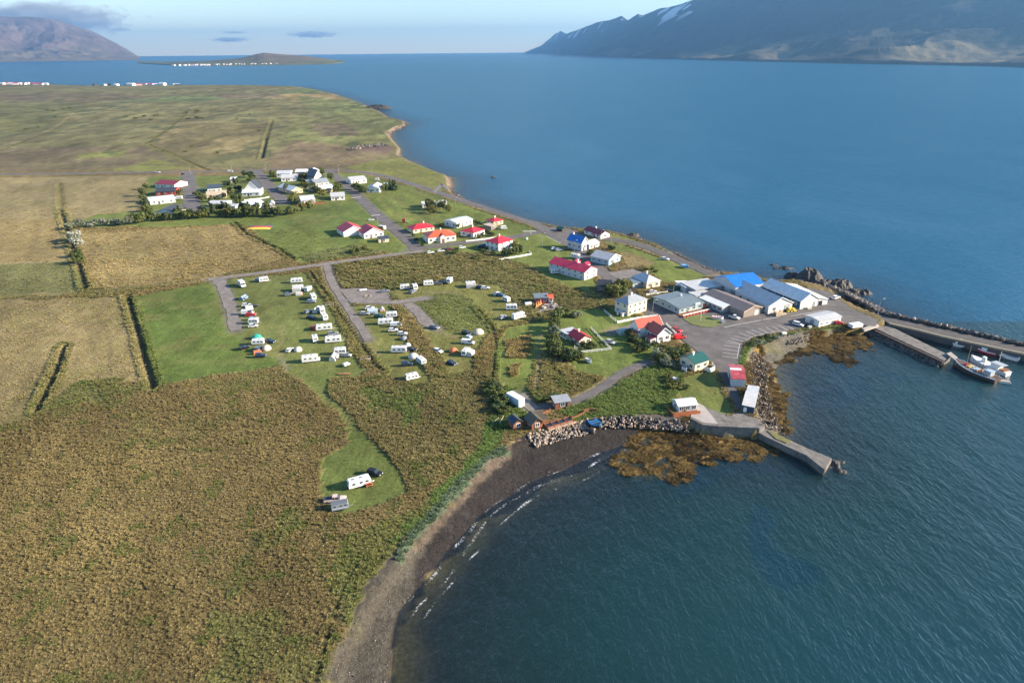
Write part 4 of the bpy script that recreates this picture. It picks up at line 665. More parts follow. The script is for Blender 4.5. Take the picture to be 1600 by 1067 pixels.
def door(root, x, y, z, w, h, face, mtl=None):
    rz = dict(f=0, r=math.pi/2, b=math.pi, l=-math.pi/2)[face]
    def leaf(): mb = MB(); mb.box(-w/2, w/2, -0.06, 0.02, 0, h); return mb
    obj('door', shared(('door', round(w,2), round(h,2)), leaf), mtl or dark_timber, root, (x, y, z), rz)
def block(root, x0, y0, L, D, h, roof, rise, wm, rm, wins=(2,1,1), storeys=1, over=0.35, z0=0.0, trim=None, wh=1.1, ww=1.2, dr=None):
    """one volume: four walls, a roof (gx ridge along x, gy along y, hip, flat, mono), windows on front, left and right"""
    x1, y1 = x0+L, y0+D; z1 = z0+h; mb = MB(); rf = MB(); t = 0.14; o = over
    base = [(x0,y0),(x1,y0),(x1,y1),(x0,y1)]; mb.prism(base, z0-0.5, z1)
    if roof == 'gx':
        ym = (y0+y1)/2
        for xx, s in ((x0, 1), (x1, -1)): mb.add([(xx,y0,z1),(xx,y1,z1),(xx,ym,z1+rise-0.02)], [(0,2,1) if s > 0 else (0,1,2)])
        k = rise/(D/2); e = o*k
        for a, b in (((y0-o), ym), ((y1+o), ym)):
            q = [(x0-o,a,z1-e),(x1+o,a,z1-e),(x1+o,b,z1+rise),(x0-o,b,z1+rise)]
            if a > b: q = [q[1], q[0], q[3], q[2]]
            rf.add(q+[(x_,y_,z_+t) for x_,y_,z_ in q], [(0,3,2,1),(4,5,6,7),(0,1,5,4),(1,2,6,5),(2,3,7,6),(3,0,4,7)])
    elif roof == 'gy':
        xm = (x0+x1)/2
        for yy, s in ((y0, 1), (y1, -1)): mb.add([(x0,yy,z1),(x1,yy,z1),(xm,yy,z1+rise-0.02)], [(0,1,2) if s > 0 else (0,2,1)])
        k = rise/(L/2); e = o*k
        for a, b in (((x0-o), xm), ((x1+o), xm)):
            q = [(a,y1+o,z1-e),(a,y0-o,z1-e),(b,y0-o,z1+rise),(b,y1+o,z1+rise)]
            if a > b: q = [q[1], q[0], q[3], q[2]]
            rf.add(q+[(x_,y_,z_+t) for x_,y_,z_ in q], [(0,3,2,1),(4,5,6,7),(0,1,5,4),(1,2,6,5),(2,3,7,6),(3,0,4,7)])
    elif roof == 'hip':
        ins = min(L, D)/2*0.95
        e = [(x0-o,y0-o,z1-.05),(x1+o,y0-o,z1-.05),(x1+o,y1+o,z1-.05),(x0-o,y1+o,z1-.05)]
        r2 = [(x0+ins,(y0+y1)/2,z1+rise),(x1-ins,(y0+y1)/2,z1+rise)] if L >= D else [((x0+x1)/2,y0+ins,z1+rise),((x0+x1)/2,y1-ins,z1+rise)]
        vs = [(a,b,c-t) for a,b,c in e]+e+r2
        fs = [(3,2,1,0),(0,1,5,4),(1,2,6,5),(2,3,7,6),(3,0,4,7)]
        fs += [(4,5,9,8),(5,6,9),(6,7,8,9),(7,4,8)] if L >= D else [(4,5,8),(5,6,9,8),(6,7,9),(7,4,8,9)]
        rf.add(vs, fs)
    elif roof == 'flat':
        rf.box(x0-o, x1+o, y0-o, y1+o, z1, z1+max(0.18, rise))
    else:   # mono: high at the back, or high on the left / right
        hi = {'mono': (0,0,1,1), 'monol': (1,0,0,1), 'monor': (0,1,1,0)}[roof]
        c = [(x0-o,y0-o),(x1+o,y0-o),(x1+o,y1+o),(x0-o,y1+o)]; vs = [(a,b,z1+rise*k) for (a,b),k in zip(c, hi)]
        rf.add(vs+[(a,b,c_+t) for a,b,c_ in vs], [(3,2,1,0),(4,5,6,7),(0,1,5,4),(1,2,6,5),(2,3,7,6),(3,0,4,7)])
        mb.add([(a,b,z1-.01) for a,b in base]+[(a,b,z1+rise*k) for (a,b),k in zip(base, hi)], [(0,1,5,4),(1,2,6,5),(2,3,7,6),(3,0,4,7)])
    obj('wall', mb, wm, root); roofo = obj('roof', rf, rm, root)
    if trim is not None and roof in ('gx', 'gy'):
        tm = MB()
        if roof == 'gy':
            for a, b in ((x0-o, xm), (x1+o, xm)):
                za = z1-o*rise/(L/2); yy = y0-o-.03; tm.add([(a,yy,za-.12),(b,yy,z1+rise-.12),(b,yy,z1+rise+.2),(a,yy,za+.2),(a,yy+.12,za-.12),(b,yy+.12,z1+rise-.12),(b,yy+.12,z1+rise+.2),(a,yy+.12,za+.2)], [(0,1,2,3),(7,6,5,4),(0,4,5,1),(3,2,6,7),(0,3,7,4),(1,5,6,2)])
        else:
            for a, b in ((y0-o, ym), (y1+o, ym)):
                za = z1-o*rise/(D/2); xx = x1+o+.03; tm.add([(xx,a,za-.12),(xx,b,z1+rise-.12),(xx,b,z1+rise+.2),(xx,a,za+.2),(xx-.12,a,za-.12),(xx-.12,b,z1+rise-.12),(xx-.12,b,z1+rise+.2),(xx-.12,a,za+.2)], [(3,2,1,0),(4,5,6,7),(1,5,4,0),(7,6,2,3),(4,7,3,0),(2,6,5,1)])
        obj('bargeboard', tm, trim, roofo)
    sh = h/storeys
    for s in range(storeys):
        zz = z0 + s*sh + sh*0.36; hh = min(wh, sh*0.5)
        for i in range(wins[0]): window(root, x0+L*(i+.5)/wins[0], y0, zz, ww, hh, 'f')
        for i in range(wins[1]): window(root, x0, y0+D*(i+.5)/wins[1], zz, ww, hh, 'l')
        for i in range(wins[2]): window(root, x1, y0+D*(i+.5)/wins[2], zz, ww, hh, 'r')
    if dr: door(root, x0+L*dr[0] if dr[1] == 'f' else (x0 if dr[1] == 'l' else x1), y0 if dr[1] == 'f' else y0+D*dr[0], z0, dr[2] if len(dr) > 2 else 1.0, dr[3] if len(dr) > 3 else min(2.0, h-.2), dr[1], dr[4] if len(dr) > 4 else None)
    return roofo
def chimney(roofo, x, y, z, h=1.2, mtl=None):
    mb = MB(); mb.box(x-.3, x+.3, y-.3, y+.3, z-.8, z+h); mb.box(x-.37, x+.37, y-.37, y+.37, z+h-.15, z+h+.02); obj('chimney', mb, mtl or white_wall, roofo)
def house(a, b, label, name='house', cat='house', z=LAND, group=None):
    a = np.array(a); b = np.array(b); d = b-a
    return thing(name, label, cat, (a[0], a[1], z), math.atan2(d[1], d[0]), group), float(np.hypot(*d))
def simple(a, b, D, h, roof, rise, wall, rcol, label, wins=(2,1,1), storeys=1, chim=None, name='house', cat='house', trim=None, over=0.35, dr=(0.35,'f'), **kw):
    r, L = house(a, b, label, name, cat); rf = block(r, 0, 0, L, D, h, roof, rise, WM(wall), RM(rcol), wins, storeys, over, trim=trim, dr=dr, **kw)
    if chim: chimney(rf, L*chim[0], D*chim[1], h+rise*chim[2], 1.0)
    return r, L

# the harbour
simple((94.0,271.8), (107.3,276.8), 15.0, 5.0, 'gx', 2.4, 'lightgrey', 'blue', 'big fish hall with a bright blue roof at the water', (7,1,0), trim=None, name='fish_hall', cat='hall', dr=(0.1,'l',3.0,3.4,steel), ww=1.0, wh=1.0)
simple((101.4,252.7), (112.4,256.9), 24.0, 3.4, 'gy', 2.8, 'white', 'greyblue', 'white hall with grey blue roof between the brown hall and pale blue hall', (2,5,0), trim=white_trim, name='harbour_hall', cat='hall', dr=(0.78,'f',2.6,2.8,steel))
r, L = simple((90.5,248.9), (99.4,253.5), 23.0, 2.6, 'gy', 1.5, 'brownstone', 'brown', 'brown roofed workshop with a glazed white lean-to', (0,2,0), name='workshop', cat='hall', dr=(0.68,'f',1.9,2.0,white_trim), trim=mat('peach bargeboard', (0.62,0.43,0.30)))
block(r, -3.6, 8.0, 3.6, 13.5, 2.3, 'monor', 0.5, WM('grey'), RM('white'), (0,5,0), over=0.15, ww=1.5, wh=1.3)
r, L = simple((116.0,257.6), (124.5,261.5), 21.5, 3.5, 'gy', 2.7, 'white', 'paleblue', 'white gabled hall with pale blue roof and navy side wall', (0,0,0), name='harbour_hall', cat='hall', trim=white_trim, dr=(0.8,'f',1.4,2.2,steel))
door(r, L*0.38, 0, 0, 2.8, 2.7, 'f', mat('pale door', (0.6,0.6,0.6)))
mb = MB(); mb.box(-0.09, -0.03, 0.3, 21.2, 0.2, 3.35); pn = obj('side_cladding', mb, WM('navy'), r)
for k in range(4): door(r, -0.12, 4.5+k*4.6, 0.0, 0.25, 3.2, 'l', mat('pale downpipe', (0.35,0.5,0.6)))
for k in (2.6, 7.4): window(r, -0.12, k, 1.3, 1.6, 1.0, 'l')
r, L = simple((124.9,261.7), (129.3,263.1), 20.0, 2.3, 'monol', 1.1, 'white', 'white', 'low white roofed shed leaning against the pale blue hall', (0,0,1), name='harbour_shed', cat='shed', dr=(0.25,'f',1.8,2.0,black))
simple((115.5,238.3), (125.8,242.9), 6.6, 2.5, 'gx', 0.5, 'white', 'greyblue', 'long low grey roofed shed on the grassy harbour bank', (4,0,1), name='harbour_shed', cat='shed', dr=(0.5,'l',1.8,2.0,steel), ww=0.9, wh=0.6)
r, L = simple((66.4,253.2), (77.2,259.2), 15.5, 2.7, 'gx', 0.9, 'greenblue', 'slate', 'slate roofed restaurant with a red flowered terrace', (4,4,1), name='restaurant', cat='restaurant', over=0.7)
mb = MB(); mb.box(-1.0, L+1.0, -3.2, -0.02, 0.0, 0.35); obj('terrace', mb, timber, r)
mb = MB(); mb.box(-1.0, L+1.0, -3.3, -3.2, 0.35, 1.1); obj('railing', mb, white_trim, r)
for k in range(9):
    mb = MB(); mb.box(-.5, .5, -.25, .25, 0, .5); mb.box(-.42, .42, -.18, .18, .5, .8); obj('flower_box', shared('flower_box', lambda: mb), mat('red flowers', (0.42,0.06,0.04), 0.8, 0.6, 4.0), r, (-0.6+k*(L+1)/8, -3.65, 0))
mb = MB(); mb.box(L*.62, L*.82, -.75, -.65, 2.75, 3.55); obj('sign_board', mb, white_trim, r)
mb = MB(); mb.box(L*.7, L*.75, 9.0, 9.5, 3.2, 4.2); obj('vent', mb, white_trim, r)
simple((78.0,274.2), (90.8,279.1), 11.0, 3.0, 'flat', 0.2, 'grey', 'greyblue', 'grey flat roofed annex between restaurant and blue roofed hall', (3,2,0), name='annex', cat='building')
simple((74.9,278.6), (80.0,280.1), 9.0, 2.2, 'monol', 0.5, 'lightgrey', 'white', 'small white roofed lean-to beside the green container', (1,1,0), name='lean_to', cat='shed')
simple((77.1,268.7), (84.5,272.0), 5.0, 2.2, 'flat', 0.15, 'cream', 'lightgrey', 'cluttered cream store shed between restaurant and workshop', (2,1,0), name='store_shed', cat='shed')
# houses along the main street
r, L = simple((59.2,284.6), (65.8,287.9), 11.0, 2.9, 'hip', 2.3, 'cream', 'greyblue', 'cream house with grey hipped roof above the white walled forecourt', (2,2,1), chim=(.55,.5,1))
block(r, -6.5, 3.0, 6.4, 6.5, 2.5, 'flat', 0.2, WM('greenblue'), RM('slate'), (1,1,0), dr=(0.7,'f',2.2,2.0,steel))
r, L = simple((45.7,251.6), (54.3,258.0), 7.2, 5.0, 'hip', 1.9, 'cream', 'grey', 'tall white two storey house with grey hipped roof beside the main street', (4,2,1), 2, chim=(.5,.5,1), dr=None, ww=0.9, wh=1.0)
block(r, -1.8, 1.0, 1.8, 3.2, 1.4, 'flat', 0.1, white_wall, RM('lightgrey'), (0,0,0), dr=(0.5,'l'))
simple((47.4,320.4), (54.2,327.5), 11.0, 2.9, 'gy', 2.0, 'blue', 'greyblue', 'pale blue gabled house with white bargeboards', (2,3,1), trim=white_trim)
r, L = simple((33.2,297.5), (39.8,303.8), 22.0, 4.0, 'gy', 1.9, 'lightgrey', 'pink', 'long two storey building with a magenta roof and two dormers', (2,6,2), 2, name='community_house', dr=(0.4,'f',1.2,2.0,white_trim), ww=0.9)
for yy in (4.5, 10.5): block(r, L-2.2, yy, 2.4, 2.6, 1.9, 'gx', 0.8, WM('lightgrey'), RM('pink'), (0,0,1), over=0.2, z0=3.2, ww=.8, wh=.8)
chimney(r, L/2, 8.0, 5.9, 1.6)
r, L = simple((36.8,346.7), (40.5,350.2), 10.0, 4.6, 'gy', 2.6, 'lightgrey', 'blue', 'pale house with a steep blue roof and low grey wing', (1,3,0), chim=(.5,.8,1), trim=white_trim)
block(r, L, -1.0, 8.0, 6.5, 2.6, 'gx', 1.3, white_wall, RM('greyblue'), (2,0,1), dr=(0.5,'f'))
simple((41.9,383.9), (49.8,371.9), 6.6, 2.3, 'gx', 1.7, 'white', 'darkred', 'long low white building with a dark red roof by the sea', (3,1,1), dr=(0.62,'f',1.2,2.0,mat('red door', (0.35,0.03,0.03))), chim=(.45,.5,1))
simple((26.6,390.9), (29.6,388.5), 3.5, 1.6, 'gx', 0.8, 'dark', 'green', 'tiny turf green roofed hut beside the seaside parking slab', (0,0,0), name='hut', cat='hut')
mb = MB(); mb.box(-6, 0, -.5, 3.2, 0, .12); sl = (26.7,390.9); tag(obj('concrete_slab', mb, concrete, None, (*sl, LAND+.04), 0.1), 'pale concrete slab beside the tiny green hut', 'slab')
simple((37.2,281.5), (42.5,280.1), 7.5, 2.9, 'gx', 1.7, 'dark', 'dark', 'dark painted house with dark roof half hidden by trees', (3,1,1))
simple((10.0,267.5), (15.1,267.9), 4.2, 2.5, 'mono', 0.3, 'red', 'slate', 'red camp kitchen shelter with slate grey roof', (2,1,0), name='camp_kitchen', cat='shelter', over=0.6)
simple((15.3,267.7), (17.3,268.1), 3.6, 2.3, 'gx', 0.9, 'lightgrey', 'orange', 'small white hut with an orange roof beside the camp kitchen', (1,1,0), name='hut', cat='hut')
r, L = simple((23.9,222.8), (28.4,225.3), 7.0, 2.2, 'gy', 1.4, 'cream', 'red', 'small cream cottage with a bright red roof inside a white fence', (2,2,1), chim=(.5,.6,1))
block(r, -0.8, 7.0, L, 4.2, 2.3, 'flat', 0.15, white_wall, RM('lightgrey'), (0,2,1))
r, L = simple((51.9,224.4), (57.1,226.5), 7.2, 3.3, 'gy', 2.3, 'white', 'brick', 'white house with red brown roofs and red porches', (2,2,0), trim=white_trim)
block(r, -3.4, 7.2, L+4.4, 5.4, 4.0, 'gx', 2.2, white_wall, RM('brick'), (0,2,1), trim=white_trim)
block(r, -2.8, 0.2, 2.8, 3.2, 1.9, 'monor', 0.6, white_wall, RM('darkred'), (1,1,0), over=.2); block(r, -6.0, 6.6, 2.8, 2.8, 1.9, 'monor', 0.5, white_wall, RM('darkred'), (0,1,0), over=.2)
r, L = simple((59.4,200.7), (64.8,204.2), 6.6, 2.9, 'gx', 1.5, 'cream', 'green', 'cream bungalow with a dark green roof beside the car park', (2,2,0), chim=(.35,.5,1), dr=None)
r.rotation_euler.z += 0.0
for (p0, p1) in (((55.5,202.1), (56.7,200.3)), ((57.5,203.8), (56.7,200.3)), ((62.9,201.6), (64.2,200.3)), ((64.2,200.3), (66.3,201.8)), ((66.2,205.1), (66.3,201.8))):
    h_, Lh = house(p0, p1, '', 'x'); bpy.data.objects.remove(h_); d = np.array(p1)-np.array(p0); mb = MB(); mb.box(0, Lh, -.06, .06, 0, 1.5)
    o = obj('screen_wall', mb, white_wall, r); o.matrix_local = (Matrix.Translation((*r.location,)) @ Matrix.Rotation(r.rotation_euler.z, 4, 'Z')).inverted() @ Matrix.Translation((p0[0], p0[1], LAND)) @ Matrix.Rotation(math.atan2(d[1], d[0]), 4, 'Z')
r, L = simple((68.1,189.9), (72.1,189.2), 10.5, 2.8, 'gx', 1.2, 'lightgrey', 'brick', 'boat shed with a faded red roof and white roof strip', (0,2,0), name='boat_shed', cat='shed', dr=(0.4,'l',2.4,2.2,timber), over=.2)
for o in list(r.children):
    if o.name.startswith('roof'): o.data.materials.clear(); o.data.materials.append(corrugated('roof faded red', (0.44,0.075,0.085), 0.35))
ang = math.atan2(1.2, 5.25); mb = MB(); mb.add([(-.2,4.15,3.83),(L-.8,4.15,3.83),(L-.8,5.2,4.07),(-.2,5.2,4.07),(-.2,4.15,3.95),(L-.8,4.15,3.95),(L-.8,5.2,4.19),(-.2,5.2,4.19)], [(3,2,1,0),(4,5,6,7),(0,1,5,4),(1,2,6,5),(2,3,7,6),(3,0,4,7)]); obj('roof_strip', mb, RM('white'), r)
r, L = simple((66.2,173.7), (69.3,172.3), 9.5, 2.2, 'monol', 0.15, 'darkblue', 'greyblue', 'low grey fishing shed with a dark blue end wall on the old quay', (0,0,0), name='fishing_shed', cat='shed', dr=(0.28,'f',.9,1.8,white_trim), over=.1)
mb = MB(); mb.box(-.07, -.02, 0.1, 9.5, 0, 2.2); obj('side_cladding', mb, WM('lightgrey'), r)
for k in (3.0, 5.6): window(r, -.09, k, 1.0, .7, .6, 'l')
block(r, 0.1, 9.5, L-.2, 5.0, 2.0, 'flat', .12, WM('lightgrey'), RM('lightgrey'), (0,1,0), over=.1)
r, L = simple((47.9,173.6), (53.5,174.7), 4.2, 2.2, 'gx', 0.9, 'lightgrey', 'white', 'white cabin with a white roof on a brown timber deck', (3,1,0), name='cabin', cat='cabin', over=.25)
mb = MB(); mb.box(-2.2, L+.2, -1.9, 4.0, 0.0, .32); obj('deck', mb, timber, r)
mb = MB(); mb.box(-2.2, L+.2, -2.0, -1.88, -.3, 1.1); mb.box(-2.3, -2.18, -2.0, 4.0, -.3, 1.0); obj('deck_fence', mb, mat('orange timber', (0.36,0.10,0.035), .75, .2, 3.0), r)
# huts by the beach
r, L = simple((0.2,164.6), (2.7,166.0), 3.2, 2.1, 'gy', 1.1, 'timber', 'dark', 'small timber hut with solar panels on its roof by the black beach', (1,0,0), name='hut', cat='hut', dr=None)
for k in range(3): mb = MB(); mb.box(-.5, .5, -.42, .42, 0, .05); o = obj('solar_panel', shared('solar_panel', lambda: mb), mat('solar cells', (0.02,0.035,0.10), .15), r); o.location = (L*.22, .5+k*1.0, 2.1+1.1*.52+.12); o.rotation_euler = (0, -math.atan2(1.1, L/2), 0)
r, L = simple((5.3,164.6), (8.3,166.0), 4.0, 2.2, 'gy', 1.3, 'timber', 'moss', 'timber sauna hut with a mossy brown roof beside the tub row', (1,1,0), name='sauna_hut', cat='hut', over=.5)
block(r, L, 1.5, 2.0, 4.2, 1.8, 'flat', .12, WM('timber'), RM('moss'), (0,0,1))
simple((12.5,176.4), (16.9,177.5), 3.4, 2.2, 'mono', .35, 'timber', 'grey', 'brown timber changing cabin with a grey roof on the footpath', (1,1,0), name='changing_cabin', cat='hut', dr=(.72,'f',.9,1.8,black))
r, L = simple((1.8,177.5), (3.6,178.9), 6.0, 2.5, 'flat', .08, 'paleblue', 'white', 'pale blue shipping container at the end of the footpath', (0,0,0), name='container', cat='container', dr=(.5,'f',1.6,2.2,white_trim), over=.02)
for k in range(11): mb = MB(); mb.box(-.05, 0, -.12, .12, .1, 2.4); obj('rib', shared('container_rib', lambda: mb), WM('paleblue'), r, (0, .45+k*.51, 0))
# middle of the village
r, L = simple((-82.5,376.3), (-72.6,382.0), 12.5, 2.9, 'gy', 2.7, 'white', 'red', 'large white school house with two crimson gabled roofs', (4,2,1), name='school', trim=white_trim)
block(r, -8.5, 10.5, L+1, 13.0, 2.9, 'gy', 2.7, white_wall, RM('red'), (0,2,1), trim=white_trim)
simple((-72.9,367.6), (-67.4,369.1), 5.5, 2.3, 'flat', .2, 'cream', 'dark', 'cream garage with a flat dark roof below the crimson roofed school', (1,1,0), name='garage', cat='garage')
simple((-56.3,387.7), (-45.0,394.5), 9.0, 2.5, 'hip', 1.8, 'cream', 'red', 'cream bungalow with a crimson hipped roof behind the orange roofed house', (4,2,1), chim=(.65,.5,1))
r, L = simple((-45.2,364.6), (-30.4,370.5), 11.0, 3.6, 'hip', 2.2, 'white', 'orange', 'wide white house with a salmon orange hipped roof and arched porch', (5,2,1), chim=(.55,.5,1), dr=None)
block(r, L*.42, -.9, 3.2, 4.0, 3.4, 'gy', 1.3, white_wall, RM('orange'), (0,0,0), dr=(.5,'f',1.4,2.2,timber), over=.2)
simple((-59.1,457.4), (-43.3,461.3), 8.0, 2.7, 'gx', 0.9, 'white', 'white', 'long white roofed house behind tall trees near the shore road', (5,1,1))
simple((-32.1,399.4), (-23.2,409.5), 10.5, 3.2, 'gx', 1.0, 'white', 'paleblue', 'white house with a pale blue roof on the slope above the orange roof', (4,2,1))
r, L = simple((-21.1,376.5), (-15.1,384.5), 9.5, 3.0, 'hip', 1.8, 'white', 'red', 'white house with a bright red hipped roof and outside stairs', (3,2,1), 1, chim=(.5,.5,1))
mb = MB()
for k in range(7): mb.box(-1.2, -.05, 1.0+k*.4, 1.4+k*.4, 0, .25+.22*k)
obj('steps', mb, concrete, r)
simple((-10.3,405.3), (-4.7,410.0), 7.0, 2.5, 'hip', 1.4, 'yellow', 'red', 'small yellow house with a red hipped roof beside the shore road', (2,2,1), chim=(.5,.5,1))
simple((-11.5,393.9), (-8.1,396.8), 7.5, 2.2, 'flat', .2, 'brownstone', 'tan', 'flat roofed tan garage beside the small yellow house', (1,1,0), name='garage', cat='garage')
simple((-6.5,348.0), (0.9,355.9), 9.5, 4.3, 'hip', 2.2, 'white', 'red', 'white two storey house with a red hipped roof and big garden hedge', (2,3,1), 2, chim=(.5,.5,1), ww=1.0)
# the closes along the upper road
UP = [
 ((-280.0,544.2), (-262.4,538.9), 8.5, 2.5, 'gx', 1.3, 'white', 'darkred', 'white house with a dark red roof, uppermost in its row beside the field'),
 ((-263.6,509.9), (-249.9,512.0), 8.0, 2.4, 'gx', 1.2, 'red', 'dark', 'red walled house with a charcoal roof below the dark red roof'),
 ((-251.1,476.0), (-237.4,484.9), 9.0, 2.5, 'gx', 0.7, 'lightgrey', 'white', 'long grey house with a glaring white roof in the westmost row'),
 ((-229.9,437.7), (-215.9,438.0), 9.0, 2.4, 'gy', 1.6, 'white', 'dark', 'white gabled house with a charcoal roof beside the tree belt'),
 ((-219.4,446.3), (-215.2,448.7), 6.0, 2.3, 'gy', 1.1, 'white', 'brown', 'small white garage with a brown gable beside the tree belt'),
 ((-228.0,517.8), (-219.1,521.4), 9.5, 2.9, 'flat', 0.25, 'white', 'dark', 'white house with a flat black roof beside the close'),
 ((-219.2,494.7), (-206.7,499.4), 8.0, 2.3, 'gx', 1.1, 'cream', 'tan', 'cream house with a sandy tan roof below the black roof'),
 ((-227.9,563.5), (-223.5,564.7), 4.5, 2.2, 'gx', .7, 'white', 'white', 'tiny white shed near the upper road among shrubs'),
 ((-176.3,457.1), (-167.7,466.0), 9.0, 2.5, 'gx', 1.1, 'white', 'paleblue', 'white house with a pale blue roof at the end of the middle close'),
 ((-204.8,461.0), (-193.3,461.2), 8.0, 2.5, 'gx', 1.0, 'lightgrey', 'lightgrey', 'pale grey house nearly hidden by the tree belt'),
 ((-187.8,453.1), (-183.1,453.6), 7.0, 2.8, 'flat', .2, 'paleblue', 'lightgrey', 'pale blue flat roofed block behind the tree belt'),
 ((-163.4,463.1), (-160.6,464.0), 4.0, 2.2, 'gy', .9, 'white', 'white', 'tiny white gabled shed beside the middle close'),
 ((-197.6,586.4), (-186.5,587.8), 8.0, 2.5, 'gx', 1.0, 'white', 'lightgrey', 'white house with a light grey roof at the corner of upper road and close'),
 ((-186.7,564.0), (-175.0,566.7), 9.0, 2.5, 'gx', 1.2, 'white', 'greyblue', 'white house with a slate blue roof, second from the upper road'),
 ((-184.5,596.1), (-176.2,596.7), 7.0, 2.4, 'gx', 0.9, 'white', 'white', 'plain white roofed house close under the upper road'),
 ((-173.1,590.2), (-164.5,591.3), 8.5, 2.5, 'gy', 1.3, 'white', 'white', 'white gabled house next to the steep dark gable'),
 ((-159.9,563.5), (-153.6,568.9), 8.5, 2.7, 'gy', 3.8, 'white', 'dark', 'white house with a very steep dark gabled roof'),
 ((-152.7,539.2), (-143.0,544.9), 9.0, 2.5, 'gx', 1.3, 'white', 'grey', 'house with a mid grey roof below the steep dark gable'),
 ((-161.3,542.3), (-154.9,542.8), 7.0, 2.3, 'gx', 0.9, 'lightgrey', 'grey', 'low grey garage house beside the mid grey roof'),
 ((-141.8,514.1), (-132.6,520.2), 8.0, 2.5, 'gx', 1.1, 'tan', 'white', 'tan house with a white roof beside the eastern close'),
 ((-162.3,509.5), (-155.7,515.6), 16.0, 2.6, 'gy', 1.3, 'tan', 'white', 'long tan house with a white roof beside the eastern close road'),
 ((-127.3,485.7), (-118.2,488.2), 8.0, 2.4, 'gx', 1.0, 'white', 'greyblue', 'white house with a slate roof at the corner of the lawn'),
 ((-153.1,521.2), (-149.7,521.9), 4.0, 2.2, 'gx', .7, 'tan', 'tan', 'tiny tan shed behind the white roofed tan house'),
 ((-126.6,548.6), (-115.4,554.9), 8.5, 2.9, 'gx', 1.0, 'white', 'greyblue', 'long white house with a slate roof east of the side street'),
 ((-108.0,514.8), (-97.9,514.3), 9.0, 2.6, 'gy', 1.3, 'white', 'lightgrey', 'white gabled house with a light grey roof above the striped lawn'),
]
for a, b, D, h, rt, ri, w, rc, lab in UP:
    nm, ct = ('garage', 'garage') if 'garage' in lab and 'small' in lab else ('shed', 'shed') if 'shed' in lab else ('house', 'house')
    D *= 1.7 if D < 12 else 1.4; ri *= 1.55; h *= 1.12
    simple(a, b, D, h, rt, ri, w, rc, lab, (3, 1, 1) if D > 6.5 else (1, 1, 0), name=nm, cat=ct)
r, L = simple((-196.9,503.5), (-184.2,504.8), 10.0, 2.7, 'gx', 1.5, 'white', 'white', 'white house with a tall steep black roof behind its front wing', (3,1,1))
block(r, -1.0, 10.0, L*.85, 13.0, 3.0, 'gy', 6.0, white_wall, RM('dark'), (1,1,0), trim=white_trim)
r, L = simple((-144.4,471.6), (-135.9,475.4), 14.0, 2.9, 'gx', 2.0, 'pinkish', 'lightgrey', 'pinkish house with a pale roof and a brown garden fence', (4,1,1))
mb = MB(); mb.box(-3.5, L+6, -3.2, -3.05, 0, 1.3); mb.box(L+5.9, L+6.05, -3.2, 4.0, 0, 1.3); obj('garden_fence', mb, timber, r)
# the settlement on the far point, and on the island
def far_house(loc, w, d, h, rise, rz, wcol, rcol, label, group):
    r = thing('far_house', label, 'house', loc, rz, group)
    key = (round(w), round(d), round(h))
    def wl(): mb = MB(); mb.box(-w/2, w/2, -d/2, d/2, -3, h); mb.add([(-w/2,-d/2,h),(-w/2,d/2,h),(-w/2,0,h+rise),(w/2,-d/2,h),(w/2,d/2,h),(w/2,0,h+rise)], [(0,2,1),(3,4,5)]); return mb
    def rf():
        mb = MB()
        for s in (-1, 1): q = [(-w/2-.4,s*(d/2+.4),h-.2),(w/2+.4,s*(d/2+.4),h-.2),(w/2+.4,0,h+rise),(-w/2-.4,0,h+rise)]; mb.add(q+[(a,b,c+.3) for a,b,c in q], [(0,1,2,3),(7,6,5,4),(0,4,5,1),(1,5,6,2),(2,6,7,3),(3,7,4,0)] if s > 0 else [(3,2,1,0),(4,5,6,7),(1,5,4,0),(2,6,5,1),(3,7,6,2),(0,4,7,3)])
        return mb
    obj('wall', shared(('far_wall',)+key, wl), WM(wcol), r); obj('roof', shared(('far_roof',)+key, rf), RM(rcol), r)
for k, (p_, w_, wc, rc, l_) in enumerate((((-1835,2638),18,'white','red',None),((-1818,2634),16,'white','white',None),((-1816,2654),22,'white','red',None),((-1781,2626),18,'white','white',None),((-1757,2611),20,'white','red',None),((-1747,2619),16,'white','white',None),((-1719,2603),14,'white','brick',None),((-1722,2624),14,'white','white',None),((-1687,2597),14,'grey','brick',None),((-1657,2571),20,'white','red',None),((-1631,2556),16,'white','red',None),((-1620,2563),18,'white','white',None),
   ((-1396,2470),9,'dark','dark','small dark barn alone near the far shore'),((-1350,2452),10,'white','grey',None),((-1341,2459),14,'darkblue','dark','dark blue barn in the far settlement'),((-1304,2434),14,'white','white',None),((-1250,2423),30,'white','white','big white hall, largest in the far settlement'),((-1231,2437),20,'pinkish','brick',None),((-1212,2442),14,'white','red',None),((-1192,2438),18,'white','pink',None),((-1170,2433),14,'white','white',None),((-1149,2429),24,'white','white','second big white hall in the far settlement'),((-1099,2410),12,'white','lightgrey',None),((-1089,2408),12,'darkblue','grey',None))):
    d_ = random.uniform(8, 10); big = l_ and 'big' in l_
    far_house((p_[0], p_[1]-12, 4.0), w_*.95, d_*(1.5 if big else 1.2), 5.0 if big else 3.2, 2.8 if big else 2.0, random.uniform(-.5, .5), wc, rc, l_ or 'small pale house in the settlement on the far shore', 'houses of the far settlement')
for k in range(64):
    px = random.gauss(0, 1); 
    a_ = -0.4085 + random.choice((0.0, 0.0, 0.02, 0.05, 0.09))*1.0 + random.uniform(-.022, .030); D_ = 6720 + random.uniform(0, 190) + 900*max(0, a_+0.36)
    far_house((D_*math.sin(a_), D_*math.cos(a_), 6.0), random.choice((10, 13, 18)), 10, 5, 3.5, random.uniform(-.8, .8), 'white', random.choice(('white','white','red','lightgrey','dark')), 'tiny pale house in the settlement on the island', 'houses on the island')

